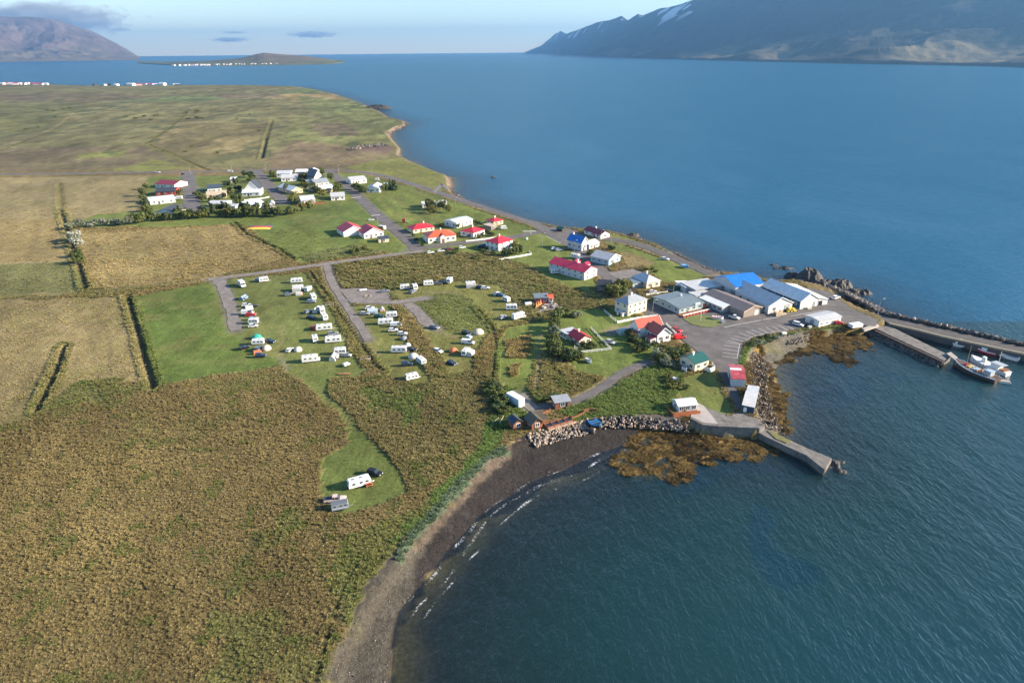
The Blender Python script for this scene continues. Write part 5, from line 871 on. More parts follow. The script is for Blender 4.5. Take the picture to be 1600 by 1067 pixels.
# ------------------------------------------------------------------ vehicles, caravans and tents (x forward, origin on the ground)
PAINTS = dict(white=(0.72,0.72,0.72), silver=(0.40,0.42,0.44), grey=(0.13,0.145,0.165), black=(0.015,0.016,0.02), navy=(0.02,0.035,0.085), red=(0.50,0.02,0.02), maroon=(0.13,0.015,0.03), blue=(0.05,0.12,0.26), green=(0.02,0.10,0.07), pink=(0.62,0.48,0.44), slate=(0.20,0.22,0.26), beige=(0.52,0.47,0.38), orange=(0.60,0.17,0.07), canvas=(0.50,0.49,0.46), teal=(0.03,0.30,0.24), lightblue=(0.38,0.46,0.54), yellow=(0.68,0.50,0.08), bluegrey=(0.18,0.25,0.33))
def PM(k, r=0.3): return mat('paint '+k, PAINTS[k], r, 0.06, 0.8)
def cloth(k): return mat('canvas '+k, PAINTS[k], 0.85, 0.12, 1.2)
def wheel_mesh(r=0.32, w=0.2):
    mb = MB(); mb.tube((0, -w/2, 0), (0, w/2, 0), r, r, 12); mb.tube((0, -w/2-.015, 0), (0, w/2+.015, 0), r*.55, r*.55, 8); return mb
def wheels(root, spots, r=0.32):
    for x, y in spots: obj('wheel', shared(('wheel', r), lambda: wheel_mesh(r)), rubber, root, (x, y, r))
def part(root, name, key, fn, mtl, smooth=False): return obj(name, shared(key, fn, smooth), mtl, root)
def m_box(*a):
    def f():
        mb = MB()
        for q in a: mb.box(*q)
        return mb
    return f
def side_mesh(prof, halfs):
    def f(): mb = MB(); mb.side(prof, halfs); return mb
    return f
def cabin_mesh(base, top, hw0, hw1, z0, z1):
    def f():
        mb = MB(); mb.loft([[(base[0],-hw0,z0),(base[1],-hw0,z0),(base[1],hw0,z0),(base[0],hw0,z0)], [(top[0],-hw1,z1),(top[1],-hw1,z1),(top[1],hw1,z1),(top[0],hw1,z1)]]); return mb
    return f
def car(root, col, kind='car'):
    P_ = PM(col)
    if kind == 'suv':
        pr = [(-2.2,.4),(-2.28,.7),(-2.2,1.08),(-2.0,1.12),(.7,1.10),(1.85,.98),(2.2,.78),(2.22,.42)]; cb = ((-2.15,.95),(-1.95,.25)); zz = (1.08,1.68); hw = .92
    elif kind == 'van':
        pr = [(-2.5,.4),(-2.55,.8),(-2.5,1.15),(-2.3,1.2),(1.3,1.15),(2.2,.95),(2.5,.75),(2.5,.42)]; cb = ((-2.5,1.75),(-2.45,.9)); zz = (1.12,1.95); hw = .95
    elif kind == 'pickup':
        pr = [(-2.6,.5),(-2.62,.75),(-2.6,1.05),(-2.5,1.08),(1.0,1.08),(2.2,.98),(2.55,.8),(2.55,.5)]; cb = ((-.7,1.2),(-.5,.55)); zz = (1.05,1.72); hw = .92
    else:
        pr = [(-2.0,.32),(-2.1,.6),(-2.05,.92),(-1.85,.97),(.7,.95),(1.75,.80),(2.05,.62),(2.05,.34)]; cb = ((-1.9,.85),(-1.5,.05)); zz = (.93,1.42); hw = .86
    part(root, 'body', ('car_body', kind), side_mesh(pr, [(hw, .05), (hw-.07, 0)]), P_)
    part(root, 'windows', ('car_glass', kind), cabin_mesh(cb[0], cb[1], hw-.07, hw-.24, *zz), glass)
    t0, t1 = cb[1]; part(root, 'roof', ('car_roof', kind), m_box((t0-.05, t1+.05, -hw+.2, hw-.2, zz[1]-.03, zz[1]+.04)), P_)
    part(root, 'pillars', ('car_pillar', kind), m_box(((t0+t1)/2-.06, (t0+t1)/2+.06, -hw+.13, hw-.13, zz[0], zz[1]), (cb[0][0]+.1, cb[0][0]+.25, -hw+.10, hw-.10, zz[0], zz[0]+.22)), P_)
    if kind == 'pickup': part(root, 'bed_cover', 'bed_cover', m_box((-2.5, -.75, -.8, .8, 1.06, 1.12)), black)
    if kind == 'van': part(root, 'cargo_body', 'cargo_body', m_box((-2.5, .2, -.9, .9, 1.1, 1.98)), P_)
    x0, x1 = pr[0][0], pr[-1][0]; r = .36 if kind in ('suv', 'pickup', 'van') else .32
    wheels(root, [(x0+.75, hw-.1), (x0+.75, -hw+.1), (x1-.8, hw-.1), (x1-.8, -hw+.1)], r)
    for s in (-1, 1): obj('headlight', shared('headlight', m_box((-.06, .06, -.2, .2, -.08, .08))), white_trim, root, (x1-.02, s*(hw-.3), pr[-2][1]+.02))
    for s in (-1, 1): obj('tail_light', shared('tail_light', m_box((-.05, .05, -.15, .15, -.1, .1))), PM('red'), root, (x0-.05, s*(hw-.25), .75))
def caravan(root, col='white', L=5.4, awning=None):
    h = L/2; W = PM(col, .35) if col != 'white' else caravan_white
    pr = [(-h,.5),(-h-.08,1.3),(-h+.05,2.25),(-h+.35,2.55),(h-.7,2.58),(h-.25,2.35),(h-.02,1.5),(h-.2,.5)]
    part(root, 'body', ('caravan_body', L), side_mesh(pr, [(1.12, .035), (1.05, 0)]), W)
    for s in (-1, 1):
        for x in (-h*.55, h*.1, h*.62): obj('window', shared(('caravan_window',), m_box((-.48, .48, -.02, .02, 0, .55))), glass, root, (x, s*1.115, 1.35))
        obj('stripe', shared(('caravan_stripe', L), m_box((-h*.93, h*.9, -.012, .012, 0, .12))), PM('slate'), root, (0, s*1.12, 1.05))
    obj('window', shared(('caravan_end',), m_box((-.03, .03, -.75, .75, 0, .6))), glass, root, (h-.06, 0, 1.45)); obj('window', shared(('caravan_end',), None), glass, root, (-h-.06, 0, 1.45))
    for x in (-h*.5, h*.2): obj('roof_hatch', shared('roof_hatch', m_box((-.35, .35, -.3, .3, 0, .1))), PM('slate'), root, (x, 0, 2.57))
    wheels(root, [(-.1, .98), (-.1, -.98)], .33)
    mb = MB(); mb.tube((h-.3, .6, .45), (h+1.1, 0, .45), .05, .05, 5); mb.tube((h-.3, -.6, .45), (h+1.1, 0, .45), .05, .05, 5); mb.tube((h+.9, 0, .45), (h+.9, 0, .05), .06, .06, 5)
    obj('drawbar', shared(('drawbar', L), lambda: mb), steel, root)
    if awning:
        mb = MB(); mb.loft([[(-h*.8,-1.14,0.0),(-h*.8,-1.14,2.45),(-h*.8,-3.4,1.9),(-h*.8,-3.5,0.0)], [(h*.6,-1.14,0.0),(h*.6,-1.14,2.45),(h*.6,-3.4,1.9),(h*.6,-3.5,0.0)]])
        obj('awning', shared(('awning', L), lambda: mb), cloth(awning), root)
def motorhome(root, col='white', L=6.6):
    h = L/2; W = caravan_white
    pr = [(-h,.45),(-h-.05,2.6),(-h+.2,2.8),(h-1.6,2.9),(h-.75,2.65),(h-.75,2.15),(h-1.35,2.0),(h-1.0,1.25),(h-.15,1.0),(h,.75),(h-.05,.4)]
    part(root, 'body', ('motorhome_body', L), side_mesh(pr, [(1.12, .03), (1.06, 0)]), W)
    mb = MB(); mb.add([(h-1.30,-.95,1.98),(h-1.30,.95,1.98),(h-.95,1.0,1.30),(h-.95,-1.0,1.30)], [(3,2,1,0)]); mb.box(h-1.9, h-1.35, -1.135, -1.115, 1.3, 1.9); mb.box(h-1.9, h-1.35, 1.115, 1.135, 1.3, 1.9)
    obj('windscreen', shared(('windscreen', L), lambda: mb), glass, root)
    for s in (-1, 1):
        for x in (-h*.6, -h*.05): obj('window', shared(('caravan_window',), m_box((-.48, .48, -.02, .02, 0, .55))), glass, root, (x, s*1.115, 1.55))
        obj('stripe', shared(('mh_stripe', L), m_box((-h*.95, h*.3, -.012, .012, 0, .16))), PM('grey'), root, (0, s*1.12, 1.05))
    for x in (-h*.5, h*.1): obj('roof_hatch', shared('roof_hatch', m_box((-.35, .35, -.3, .3, 0, .1))), PM('slate'), root, (x, 0, 2.84))
    wheels(root, [(-h+1.7, .98), (-h+1.7, -.98), (h-.95, .95), (h-.95, -.95)], .36)
    obj('bumper', shared(('mh_bumper', L), m_box((h-.1, h+.08, -1.0, 1.0, .35, .6))), PM('grey'), root)
def dome(root, col, r=1.6, h=1.7, door='grey'):
    def f():
        mb = MB(); n = 12; rings = []
        for k in range(6):
            a = k/5*math.pi/2; rr = r*math.cos(a)**.8 if k < 5 else .06; rings.append([(rr*math.cos(2*math.pi*i/n)*1.15, rr*math.sin(2*math.pi*i/n), h*math.sin(a)) for i in range(n)])
        mb.loft(rings); return mb
    part(root, 'flysheet', ('dome', r, h), f, cloth(col), True)
    def d(): mb = MB(); mb.add([(r*1.15,-.5,.02),(r*1.15+.05,.5,.02),(r*.80,.3,h*.72),(r*.80,-.3,h*.72)], [(0,1,2,3)]); return mb
    part(root, 'door', ('dome_door', r, h), d, cloth(door))
def ridge_tent(root, col, L=3.2, w=2.4, h=1.9, door='orange'):
    def f(): mb = MB(); mb.loft([[(-L/2,-w/2,0),(-L/2,w/2,0),(-L/2,w*.4,h*.55),(-L/2,0,h),(-L/2,-w*.4,h*.55)], [(L/2,-w/2,0),(L/2,w/2,0),(L/2,w*.4,h*.55),(L/2,0,h),(L/2,-w*.4,h*.55)]]); return mb
    part(root, 'canvas', ('ridge_tent', L, w), f, cloth(col))
    part(root, 'door', ('ridge_door', L, w), m_box((L/2, L/2+.03, -.9, -.3, 0, 1.0), (L/2, L/2+.03, .3, .9, 0, 1.0)), cloth(door))
def trailer_tent(root, col='canvas', col2='slate'):
    ridge_tent(root, col, 4.2, 2.6, 2.2, col2); part(root, 'trailer', 'tent_trailer', m_box((-1.0, 1.0, -2.1, -1.25, .35, .95)), PM('slate')); wheels(root, [(0, -2.15)], .28)
    part(root, 'side_wing', 'side_wing', m_box((-1.6, 1.6, -1.9, -1.2, .9, 1.5)), cloth(col))
def small_trailer(root, col='white'):
    part(root, 'body', 'trailer_body', side_mesh([(-1.2,.4),(-1.25,.9),(-1.0,1.25),(.9,1.2),(1.25,.85),(1.2,.4)], [(.75, .06), (.68, 0)]), PM(col)); wheels(root, [(0, .78), (0, -.78)], .28)
    part(root, 'drawbar', 'trailer_bar', m_box((1.1, 2.0, -.05, .05, .42, .5)), steel)
def horsebox(root, col='slate'):
    part(root, 'body', 'box_body', side_mesh([(-2.3,.5),(-2.3,2.0),(-2.1,2.2),(1.9,2.2),(2.2,1.9),(2.3,.5)], [(1.05, .03), (1.0, 0)]), PM(col)); part(root, 'roof', 'box_roof', m_box((-2.2, 2.0, -.95, .95, 2.18, 2.26)), PM('grey'))
    wheels(root, [(-.4, 1.08), (.45, 1.08), (-.4, -1.08), (.45, -1.08)], .3); part(root, 'drawbar', 'box_bar', m_box((2.2, 3.4, -.06, .06, .45, .55)), steel)
    for s in (-1, 1):
        for x in (-1.4, .2, 1.4): obj('window', shared('box_window', m_box((-.3, .3, -.02, .02, 0, .35))), glass, root, (x, s*1.045, 1.45))
        obj('stripe', shared('box_stripe', m_box((-2.1, 2.0, -.012, .012, 0, .25))), PM('silver'), root, (0, s*1.05, .85))
BUILD = dict(car=car, suv=lambda r, c: car(r, c, 'suv'), van=lambda r, c: car(r, c, 'van'), pickup=lambda r, c: car(r, c, 'pickup'), caravan=caravan, bigvan=lambda r, c: caravan(r, c, 6.6), minivan=lambda r, c: caravan(r, c, 4.4),
  awncar=lambda r, c: caravan(r, 'white', 5.4, c), motorhome=motorhome, dome=dome, bigdome=lambda r, c: dome(r, c, 2.1, 2.2), tent=ridge_tent, trailertent=trailer_tent, trailer=small_trailer, horsebox=horsebox)
CAT = dict(car='car', suv='car', van='van', pickup='pickup', caravan='caravan', bigvan='caravan', minivan='caravan', awncar='caravan', motorhome='motorhome', dome='tent', bigdome='tent', tent='tent', trailertent='tent', trailer='trailer', horsebox='trailer')
NAME = dict(car='parked_car', suv='parked_car', van='parked_van', pickup='pickup_truck', caravan='caravan', bigvan='caravan', minivan='caravan', awncar='caravan', motorhome='motorhome', dome='dome_tent', bigdome='dome_tent', tent='ridge_tent', trailertent='trailer_tent', trailer='small_trailer', horsebox='box_trailer')
FLEET = [
 # west pitch
 ('motorhome', (-121.7,294.0), -58, 'white', 'motorhome on its own at the top of the pitch by the gravel lane'), ('minivan', (-113.9,300.4), 20, 'white', 'small white caravan at the top edge of the west pitch'), ('car', (-116.5,301.2), 15, 'bluegrey', 'blue grey car beside the small caravan at the top edge'),
 ('trailertent', (-114.8,276.6), 75, 'bluegrey', 'blue grey trailer tent beside the gravel lane'), ('car', (-110.3,267.7), 10, 'white', 'white car just below the blue grey trailer tent'), ('car', (-107.1,266.3), 35, 'black', 'black car nose out below the blue grey trailer tent'), ('tent', (-107.8,263.6), 30, 'canvas', 'pale tent squeezed between black car and red van'),
 ('van', (-106.4,258.0), 8, 'white', 'white van beside the red car by the gravel lane'), ('car', (-104.6,256.2), 8, 'red', 'red car beside the gravel lane'), ('car', (-101.9,251.7), 5, 'slate', 'slate grey car above the lowest white car by the lane'), ('minivan', (-100.5,247.9), 8, 'white', 'little caravan at the end of the gravel lane'), ('car', (-99.4,244.0), 8, 'white', 'white car lowest beside the end of the gravel lane'),
 ('bigdome', (-94.1,232.6), 20, 'teal', 'big teal green tent on the mown grass'), ('caravan', (-91.7,227.2), 10, 'white', 'caravan beside the teal green tent'), ('car', (-87.8,228.5), -20, 'navy', 'navy car right of the caravan at the teal tent'), ('car', (-95.3,223.0), 35, 'black', 'black car left of the caravan at the teal tent'), ('bigdome', (-87.2,222.3), 90, 'beige', 'beige bell shaped tent below the caravan'),
 ('suv', (-89.9,221.9), 80, 'grey', 'dark grey car between the orange tent and the caravan'), ('tent', (-89.1,218.7), 15, 'orange', 'small orange tent below the dark grey car'), ('suv', (-87.1,215.9), 5, 'navy', 'navy estate car lowest in the teal tent party'),
 ('bigvan', (-98.3,298.6), 15, 'white', 'caravan topmost in the row beside the reedy ditch'), ('awncar', (-94.6,287.7), 12, 'canvas', 'caravan with a pale awning, second in the ditch row'), ('minivan', (-89.8,286.7), 75, 'white', 'upright little caravan beside the awning in the ditch row'), ('car', (-96.7,280.8), 30, 'grey', 'dark car left of the pale awning'), ('tent', (-92.3,281.3), 10, 'canvas', 'low white tent in front of the awning'),
 ('caravan', (-84.7,275.8), -62, 'white', 'caravan set across the row above the blue grey car'), ('car', (-84.3,271.2), 8, 'bluegrey', 'blue grey car below the crosswise caravan'), ('trailertent', (-79.3,260.4), 80, 'canvas', 'grey awning tent near the footbridge'), ('caravan', (-76.7,259.3), -70, 'white', 'caravan beside the grey awning tent near the footbridge'), ('car', (-82.3,259.2), 60, 'slate', 'grey car left of the grey awning tent'),
 ('minivan', (-73.7,251.3), -65, 'white', 'small caravan between footbridge and red car'), ('car', (-79.2,252.3), -12, 'navy', 'navy car above the red car'), ('bigvan', (-71.2,240.5), 8, 'white', 'long caravan beside the red car, widest in the ditch row'), ('car', (-75.0,240.8), -40, 'red', 'red car beside the long caravan'), ('suv', (-66.7,235.0), 30, 'slate', 'slate grey car behind the long caravan'),
 ('minivan', (-71.8,229.5), -65, 'white', 'lone little caravan in the middle of the lower west pitch'), ('bigvan', (-64.9,228.5), 15, 'white', 'caravan lowest beside the reedy ditch'), ('car', (-78.6,220.8), 85, 'white', 'white car seen end on beside the grey dome tent'), ('dome', (-75.6,220.9), 80, 'canvas', 'grey dome tent beside the end on white car'), ('motorhome', (-68.6,211.9), 12, 'white', 'motorhome alone at the lower edge of the west pitch'),
 ('trailertent', (-61.4,213.6), 88, 'canvas', 'tall white awning tent at the lower corner of the west pitch'), ('minivan', (-60.0,218.0), 5, 'white', 'caravan behind the tall white awning tent'), ('car', (-57.3,215.6), -8, 'silver', 'silver car at the lower corner of the west pitch'), ('trailer', (-55.7,208.0), 45, 'white', 'small white trailer alone near the stacked timber'),
 # middle pitch
 ('car', (-58.1,262.5), 10, 'white', 'white car at the top of the middle pitch'), ('trailertent', (-56.1,258.2), 5, 'lightblue', 'pale blue trailer tent below the top white car'), ('car', (-58.8,256.2), 0, 'silver', 'silver car left of the pale blue trailer tent'), ('tent', (-52.7,260.7), -80, 'canvas', 'white ridge tent with orange doors'), ('suv', (-52.5,252.7), -5, 'green', 'dark green car left of the rounded caravan'),
 ('caravan', (-47.7,253.4), 10, 'white', 'rounded caravan beside the dark green car'), ('bigvan', (-48.8,246.0), 8, 'white', 'long caravan across the middle pitch'), ('van', (-44.1,243.3), 0, 'white', 'white camper van behind the long caravan'), ('car', (-44.7,238.4), 8, 'white', 'white car below the camper van'), ('car', (-40.7,234.8), 3, 'white', 'white car beside the brown reed strip'), ('dome', (-39.6,230.6), 70, 'slate', 'grey dome tent below the reed strip car'),
 ('dome', (-37.3,223.8), 70, 'canvas', 'small pale dome tent against the reeds'), ('bigvan', (-39.6,218.9), 0, 'white', 'big striped caravan in the lower middle pitch'), ('car', (-35.3,219.8), -15, 'black', 'black car behind the big striped caravan'), ('bigdome', (-34.0,214.1), 10, 'canvas', 'sage grey tunnel tent below the black car'), ('caravan', (-30.7,209.4), -60, 'white', 'caravan beside the sage grey tunnel tent'), ('suv', (-35.3,207.7), 12, 'navy', 'navy car below the big striped caravan'), ('caravan', (-32.3,197.4), 25, 'white', 'caravan lowest in the middle pitch'),
 ('caravan', (-47.3,288.0), 8, 'white', 'caravan nearest the gravel turning place'), ('minivan', (-42.7,287.5), -75, 'white', 'upright caravan second from the gravel turning place'), ('car', (-43.1,282.6), 60, 'slate', 'grey car in front of the upright caravan'), ('caravan', (-37.4,292.8), 10, 'white', 'caravan third along the top of the loop'), ('car', (-33.1,293.9), 10, 'grey', 'dark grey car along the top of the loop'), ('car', (-55.3,283.9), 20, 'slate', 'grey car on the gravel turning place'), ('car', (-29.4,240.8), -30, 'slate', 'grey car parked where the loop lane ends'), ('car', (-25.9,218.6), -35, 'white', 'white car with a black roof near the reed strip'),
 ('suv', (-30.8,294.7), 0, 'black', 'black car between two caravans along the top of the loop'), ('minivan', (-28.1,296.2), 80, 'white', 'narrow white caravan behind the black car'), ('awncar', (-18.4,291.3), 5, 'canvas', 'large caravan with awning along the top of the loop'), ('car', (-13.9,287.8), -20, 'navy', 'navy car beside the large awning caravan'), ('car', (-11.6,286.9), 5, 'white', 'white car beside the large awning caravan'), ('dome', (-6.4,279.2), 60, 'canvas', 'white dome tent on the bend of the loop'), ('car', (-4.9,277.2), -10, 'blue', 'blue car beside the white dome tent'),
 ('minivan', (-2.1,270.5), -55, 'white', 'caravan below the white dome tent'), ('caravan', (-0.1,260.6), 5, 'white', 'caravan below the one at the white dome tent'), ('car', (-3.3,250.7), 35, 'silver', 'silver car left of the motorhome near the camp kitchen'), ('motorhome', (2.8,250.8), 32, 'white', 'motorhome nearest to the camp kitchen'), ('suv', (-16.8,234.6), -35, 'black', 'black car beside the cream tent'), ('trailer', (-15.8,230.8), -40, 'lightblue', 'pale trailer below the black car at the cream tent'), ('bigdome', (-12.5,235.3), 40, 'beige', 'cream dome tent with a yellow edge'),
 ('van', (-15.8,225.7), -10, 'white', 'white van below the cream tent'), ('dome', (-20.5,218.7), 60, 'orange', 'orange tent alone on the lower loop'), ('awncar', (-16.0,216.3), 70, 'canvas', 'caravan with grey awning lowest on the loop'), ('car', (-20.3,208.3), -35, 'navy', 'navy car lowest on the loop'),
 # lower pitch
 ('bigvan', (-37.4,139.1), 27, 'white', 'white caravan alone on the lower mown pitch'), ('suv', (-34.5,143.7), -25, 'black', 'black car in front of the white caravan on the lower pitch'), ('horsebox', (-40.0,130.0), 18, 'slate', 'grey box trailer at the bottom of the lower pitch'), ('pickup', (-41.8,132.9), 12, 'pink', 'pale pink pickup behind the grey box trailer'),
 # village
 ('car', (-42.1,345.9), 22, 'white', 'white car leftmost of those parked along the side street'), ('car', (-36.9,348.5), 22, 'white', 'white car second of those parked along the side street'), ('car', (-34.8,350.4), 22, 'black', 'black car parked along the side street'), ('car', (-32.5,351.4), 22, 'maroon', 'maroon car parked along the side street'), ('car', (-26.1,354.8), 20, 'white', 'white car parked alone below the orange roofed house'), ('suv', (-16.0,355.9), 15, 'navy', 'navy car in the shade beside the two storey red roofed house'), ('suv', (-14.2,357.4), 15, 'blue', 'blue car next to the navy one in the shade'),
 ('caravan', (-76.2,398.4), -35, 'white', 'caravan parked beside the crimson roofed school'), ('car', (-87.0,421.1), 10, 'white', 'white car behind the crimson roofed school'), ('minivan', (-4.5,396.4), 20, 'white', 'small caravan beside the flat tan garage'), ('car', (22.8,350.6), 15, 'white', 'white car at the edge of the village green'), ('car', (25.1,347.9), 10, 'silver', 'silver car at the edge of the village green'), ('motorhome', (32.7,333.8), -35, 'white', 'motorhome behind the magenta roofed building'), ('minivan', (20.5,308.5), 10, 'white', 'small white caravan in the shade of the magenta roofed building'),
 ('car', (61.1,279.9), 5, 'white', 'white car in the forecourt of the cream hipped house'), ('car', (68.3,280.7), 10, 'black', 'black car beside the white forecourt wall'), ('suv', (55.4,292.0), 15, 'slate', 'grey car in the shade of the cream hipped house'), ('pickup', (86.7,248.0), -45, 'white', 'white pickup parked before the brown workshop'), ('car', (81.3,260.0), -45, 'bluegrey', 'blue grey car between restaurant and workshop'), ('suv', (108.5,240.1), -45, 'white', 'white car beside the long low harbour shed'), ('suv', (135.9,269.7), 30, 'white', 'white car at the foot of the breakwater'), ('car', (124.3,241.4), 10, 'red', 'red car behind the long low harbour shed'),
 ('car', (61.6,235.8), -45, 'red', 'red car along the wall of the white and red house'), ('van', (60.9,228.5), 25, 'red', 'red van in front of the white and red house'), ('car', (35.3,224.9), -40, 'silver', 'silver car on the lawn outside the white fence'), ('car', (76.8,329.3), -25, 'white', 'white car on the gravel boat strip'),
 ('van', (-247.6,615.3), 0, 'white', 'white van on the upper road'), ('car', (-313.8,615.2), 0, 'white', 'white car westmost on the upper road'), ('car', (-311.5,615.1), 0, 'white', 'white car close behind another on the upper road'), ('car', (-285.1,605.3), 10, 'black', 'black car turning out of the western close'), ('caravan', (-239.6,495.7), 5, 'white', 'caravan beside the glaring white roof'), ('minivan', (-108.8,564.5), 5, 'white', 'caravan between the slate roof and upper road'), ('minivan', (-98.0,540.7), 5, 'white', 'caravan beside the dark spruces above the striped lawn'), ('van', (-121.0,537.5), -30, 'white', 'white van on the drive of the long slate roofed house'),
]
for kind, p_, hd, col, lab in FLEET:
    r = thing(NAME[kind], lab, CAT[kind], (p_[0], p_[1], LAND+(0.08 if kind in ('car','suv','van','pickup') else 0.02)), R(hd+random.uniform(-5, 5))); BUILD[kind](r, col); k_ = random.uniform(.76, .92) if CAT[kind] in ('caravan', 'tent', 'motorhome') else random.uniform(.86, .96); r.scale = (k_*random.uniform(.94, 1.06), k_, k_*random.uniform(.94, 1.04))

# ------------------------------------------------------------------ boats
def hull(L, B, dr, fr, col, rail, deckcol, sheer=.5, n=11, open_=False):
    """rings from stern to bow: keel, bilge, gunwale; returns hull, rail strip, deck meshes"""
    st = []
    for k in range(n):
        u = k/(n-1); x = -L/2 + L*u; w = B/2*(0.72+0.28*min(1, u*3))*(1-max(0, (u-.5)/.5)**2.6*.985); g = fr + sheer*max(0, (u-.35)/.65)**2*1.5 + .15*max(0, .3-u)
        st.append((x, w, g))
    h = MB(); h.loft([[(x-(.0), -w, g), (x-.06*L*(k == n-1)*0, -w*.86, .1), (x, -w*.45, -dr), (x, w*.45, -dr), (x, w*.86, .1), (x, w, g)] for k, (x, w, g) in enumerate(st)])
    rl = MB()
    for s in (-1, 1): rl.loft([[(x, s*(w+.03), g-.22), (x, s*(w+.05), g+.04), (x, s*max(w-.12, 0), g+.06), (x, s*max(w-.1, 0), g-.2)] for x, w, g in st])
    dk = MB(); z = -.35 if not open_ else -.5
    m_ = len(st); dk.add([(x, -w*.97, g+z*.2) for x, w, g in st]+[(x, w*.97, g+z*.2) for x, w, g in st], [(i, i+1, i+1+m_, i+m_) for i in range(m_-1)])
    return h, rl, dk
deck_m = mat('boat deck', (0.34,0.30,0.26), .8, .2, 1.5)
def place(name, label, a, b, z=0.0, cat='boat'):
    """a thing at the middle of a (stern) and b (bow)"""
    a = np.array(a); b = np.array(b); c = (a+b)/2; d = b-a
    return thing(name, label, cat, (c[0], c[1], z), math.atan2(d[1], d[0])), float(np.hypot(*d))
def bx_(root, name, q, mtl): mb = MB(); mb.box(*q); return obj(name, mb, mtl, root)
oakhull = mat('oiled oak planking', (0.085,0.045,0.03), .6, .3, 1.5); palerail = mat('pale blue rail', (0.50,0.60,0.70), .5, .1); mastm = mat('varnished mast', (0.42,0.22,0.10), .5, .2)
r, L = place('fishing_boat', 'big oak fishing boat with two masts and a pale blue rail', (156.4,196.7), (150.3,210.5))
h, rl, dk = hull(L, 4.9, 1.0, 1.45, None, None, None, .75, 15); obj('hull', h, oakhull, r); obj('rail', rl, palerail, r); obj('deck', dk, deck_m, r)
bx_(r, 'wheelhouse', (-L*.36, -L*.20, -1.1, 1.1, 1.5, 3.0), PM('silver')); bx_(r, 'wheelhouse_roof', (-L*.37, -L*.19, -1.2, 1.2, 3.0, 3.12), PM('lightblue')); bx_(r, 'window', (-L*.20, -L*.196, -.9, .9, 2.2, 2.7), glass)
bx_(r, 'hatch', (-L*.06, L*.04, -1.0, 1.0, 1.5, 2.0), PM('lightblue')); bx_(r, 'deck_box', (L*.1, L*.17, -1.1, .9, 1.6, 2.1), mat('yellow crate', (0.55,0.40,0.14))); bx_(r, 'winch', (L*.2, L*.24, -.6, .6, 1.7, 2.3), PM('red')); bx_(r, 'bench', (-L*.1, -L*.07, -1.9, 1.9, 1.5, 1.9), timber)
for x, hh in ((L*.22, 8.8), (-L*.13, 6.6)):
    mb = MB(); mb.tube((x, 0, 1.2), (x, 0, hh), .16, .08, 8); mb.tube((x, 0, 2.6), (x-3.4, 0, 4.2), .09, .06, 6); m_ = obj('mast', mb, mastm, r)
    for s in (-1, 1): mb = MB(); mb.tube((x, 0, hh-.3), (x-1.2, s*2.3, 1.8), .025, .025, 4); obj('stay', mb, black, m_)
mb = MB(); mb.tube((L*.22, 0, 8.5), (L*.49, 0, 2.6), .025, .025, 4); obj('forestay', mb, black, r)
for k in range(14):
    x = -L*.42+k*L*.06; mb = MB(); [mb.tube((x, s*2.1, 1.4), (x, s*2.1, 2.2), .03, .03, 4) for s in (-1, 1)]; obj('stanchion', mb, white_trim, r)
for k, c_ in enumerate(('beige', 'slate', 'pink', 'lightblue', 'beige', 'silver')): bx_(r, 'deck_gear', (L*(-.12+k*.07), L*(-.09+k*.07), (-1.4, .5, -.3)[k % 3], (-.6, 1.3, .5)[k % 3], 1.35, 1.85+.15*(k % 2)), PM(c_, .6))
for k in range(6): mb = MB(); mb.tube((-L*.4+k*L*.14, -2.55, .9), (-L*.4+k*L*.14, -2.55, 1.5), .22, .22, 8); obj('fender', mb, rubber, r)
r, L = place('whale_watching_boat', 'white boat with a brown foredeck moored beyond the oak boat', (163.0,201.5), (158.3,214.0))
h, rl, dk = hull(L, 3.9, .9, 1.3, None, None, None, .6, 13); obj('hull', h, PM('white'), r); obj('rail', rl, white_trim, r); obj('deck', dk, mat('brown deck', (0.24,0.10,0.06), .7, .3, 2.0), r)
bx_(r, 'wheelhouse', (-L*.28, -L*.08, -1.2, 1.2, 1.3, 2.9), white_trim); bx_(r, 'window', (-L*.08, -L*.076, -1.0, 1.0, 2.0, 2.5), glass); bx_(r, 'upper_deck', (-L*.38, -L*.07, -1.4, 1.4, 2.9, 2.98), PM('silver')); bx_(r, 'stern_bench', (-L*.44, -L*.32, -1.5, 1.5, 1.3, 1.8), timber)
mb = MB(); mb.tube((-L*.2, 0, 3.4), (-L*.2, 0, 7.2), .08, .05, 6); mb.tube((-L*.2, -.8, 6.0), (-L*.2, .8, 6.0), .04, .04, 5); obj('mast', mb, white_trim, r)
bx_(r, 'funnel', (L*.12, L*.2, -.45, .45, 1.6, 3.3), white_trim)
r, L = place('floating_pontoon', 'narrow brown pontoon behind the stern of the oak boat', (157.2,197.7), (160.4,196.8), cat='pontoon'); bx_(r, 'deck', (-L/2, L/2, -.9, .9, .1, .55), deck_m); bx_(r, 'edge', (-L/2-.1, L/2+.1, -1.0, 1.0, -.2, .3), white_trim)
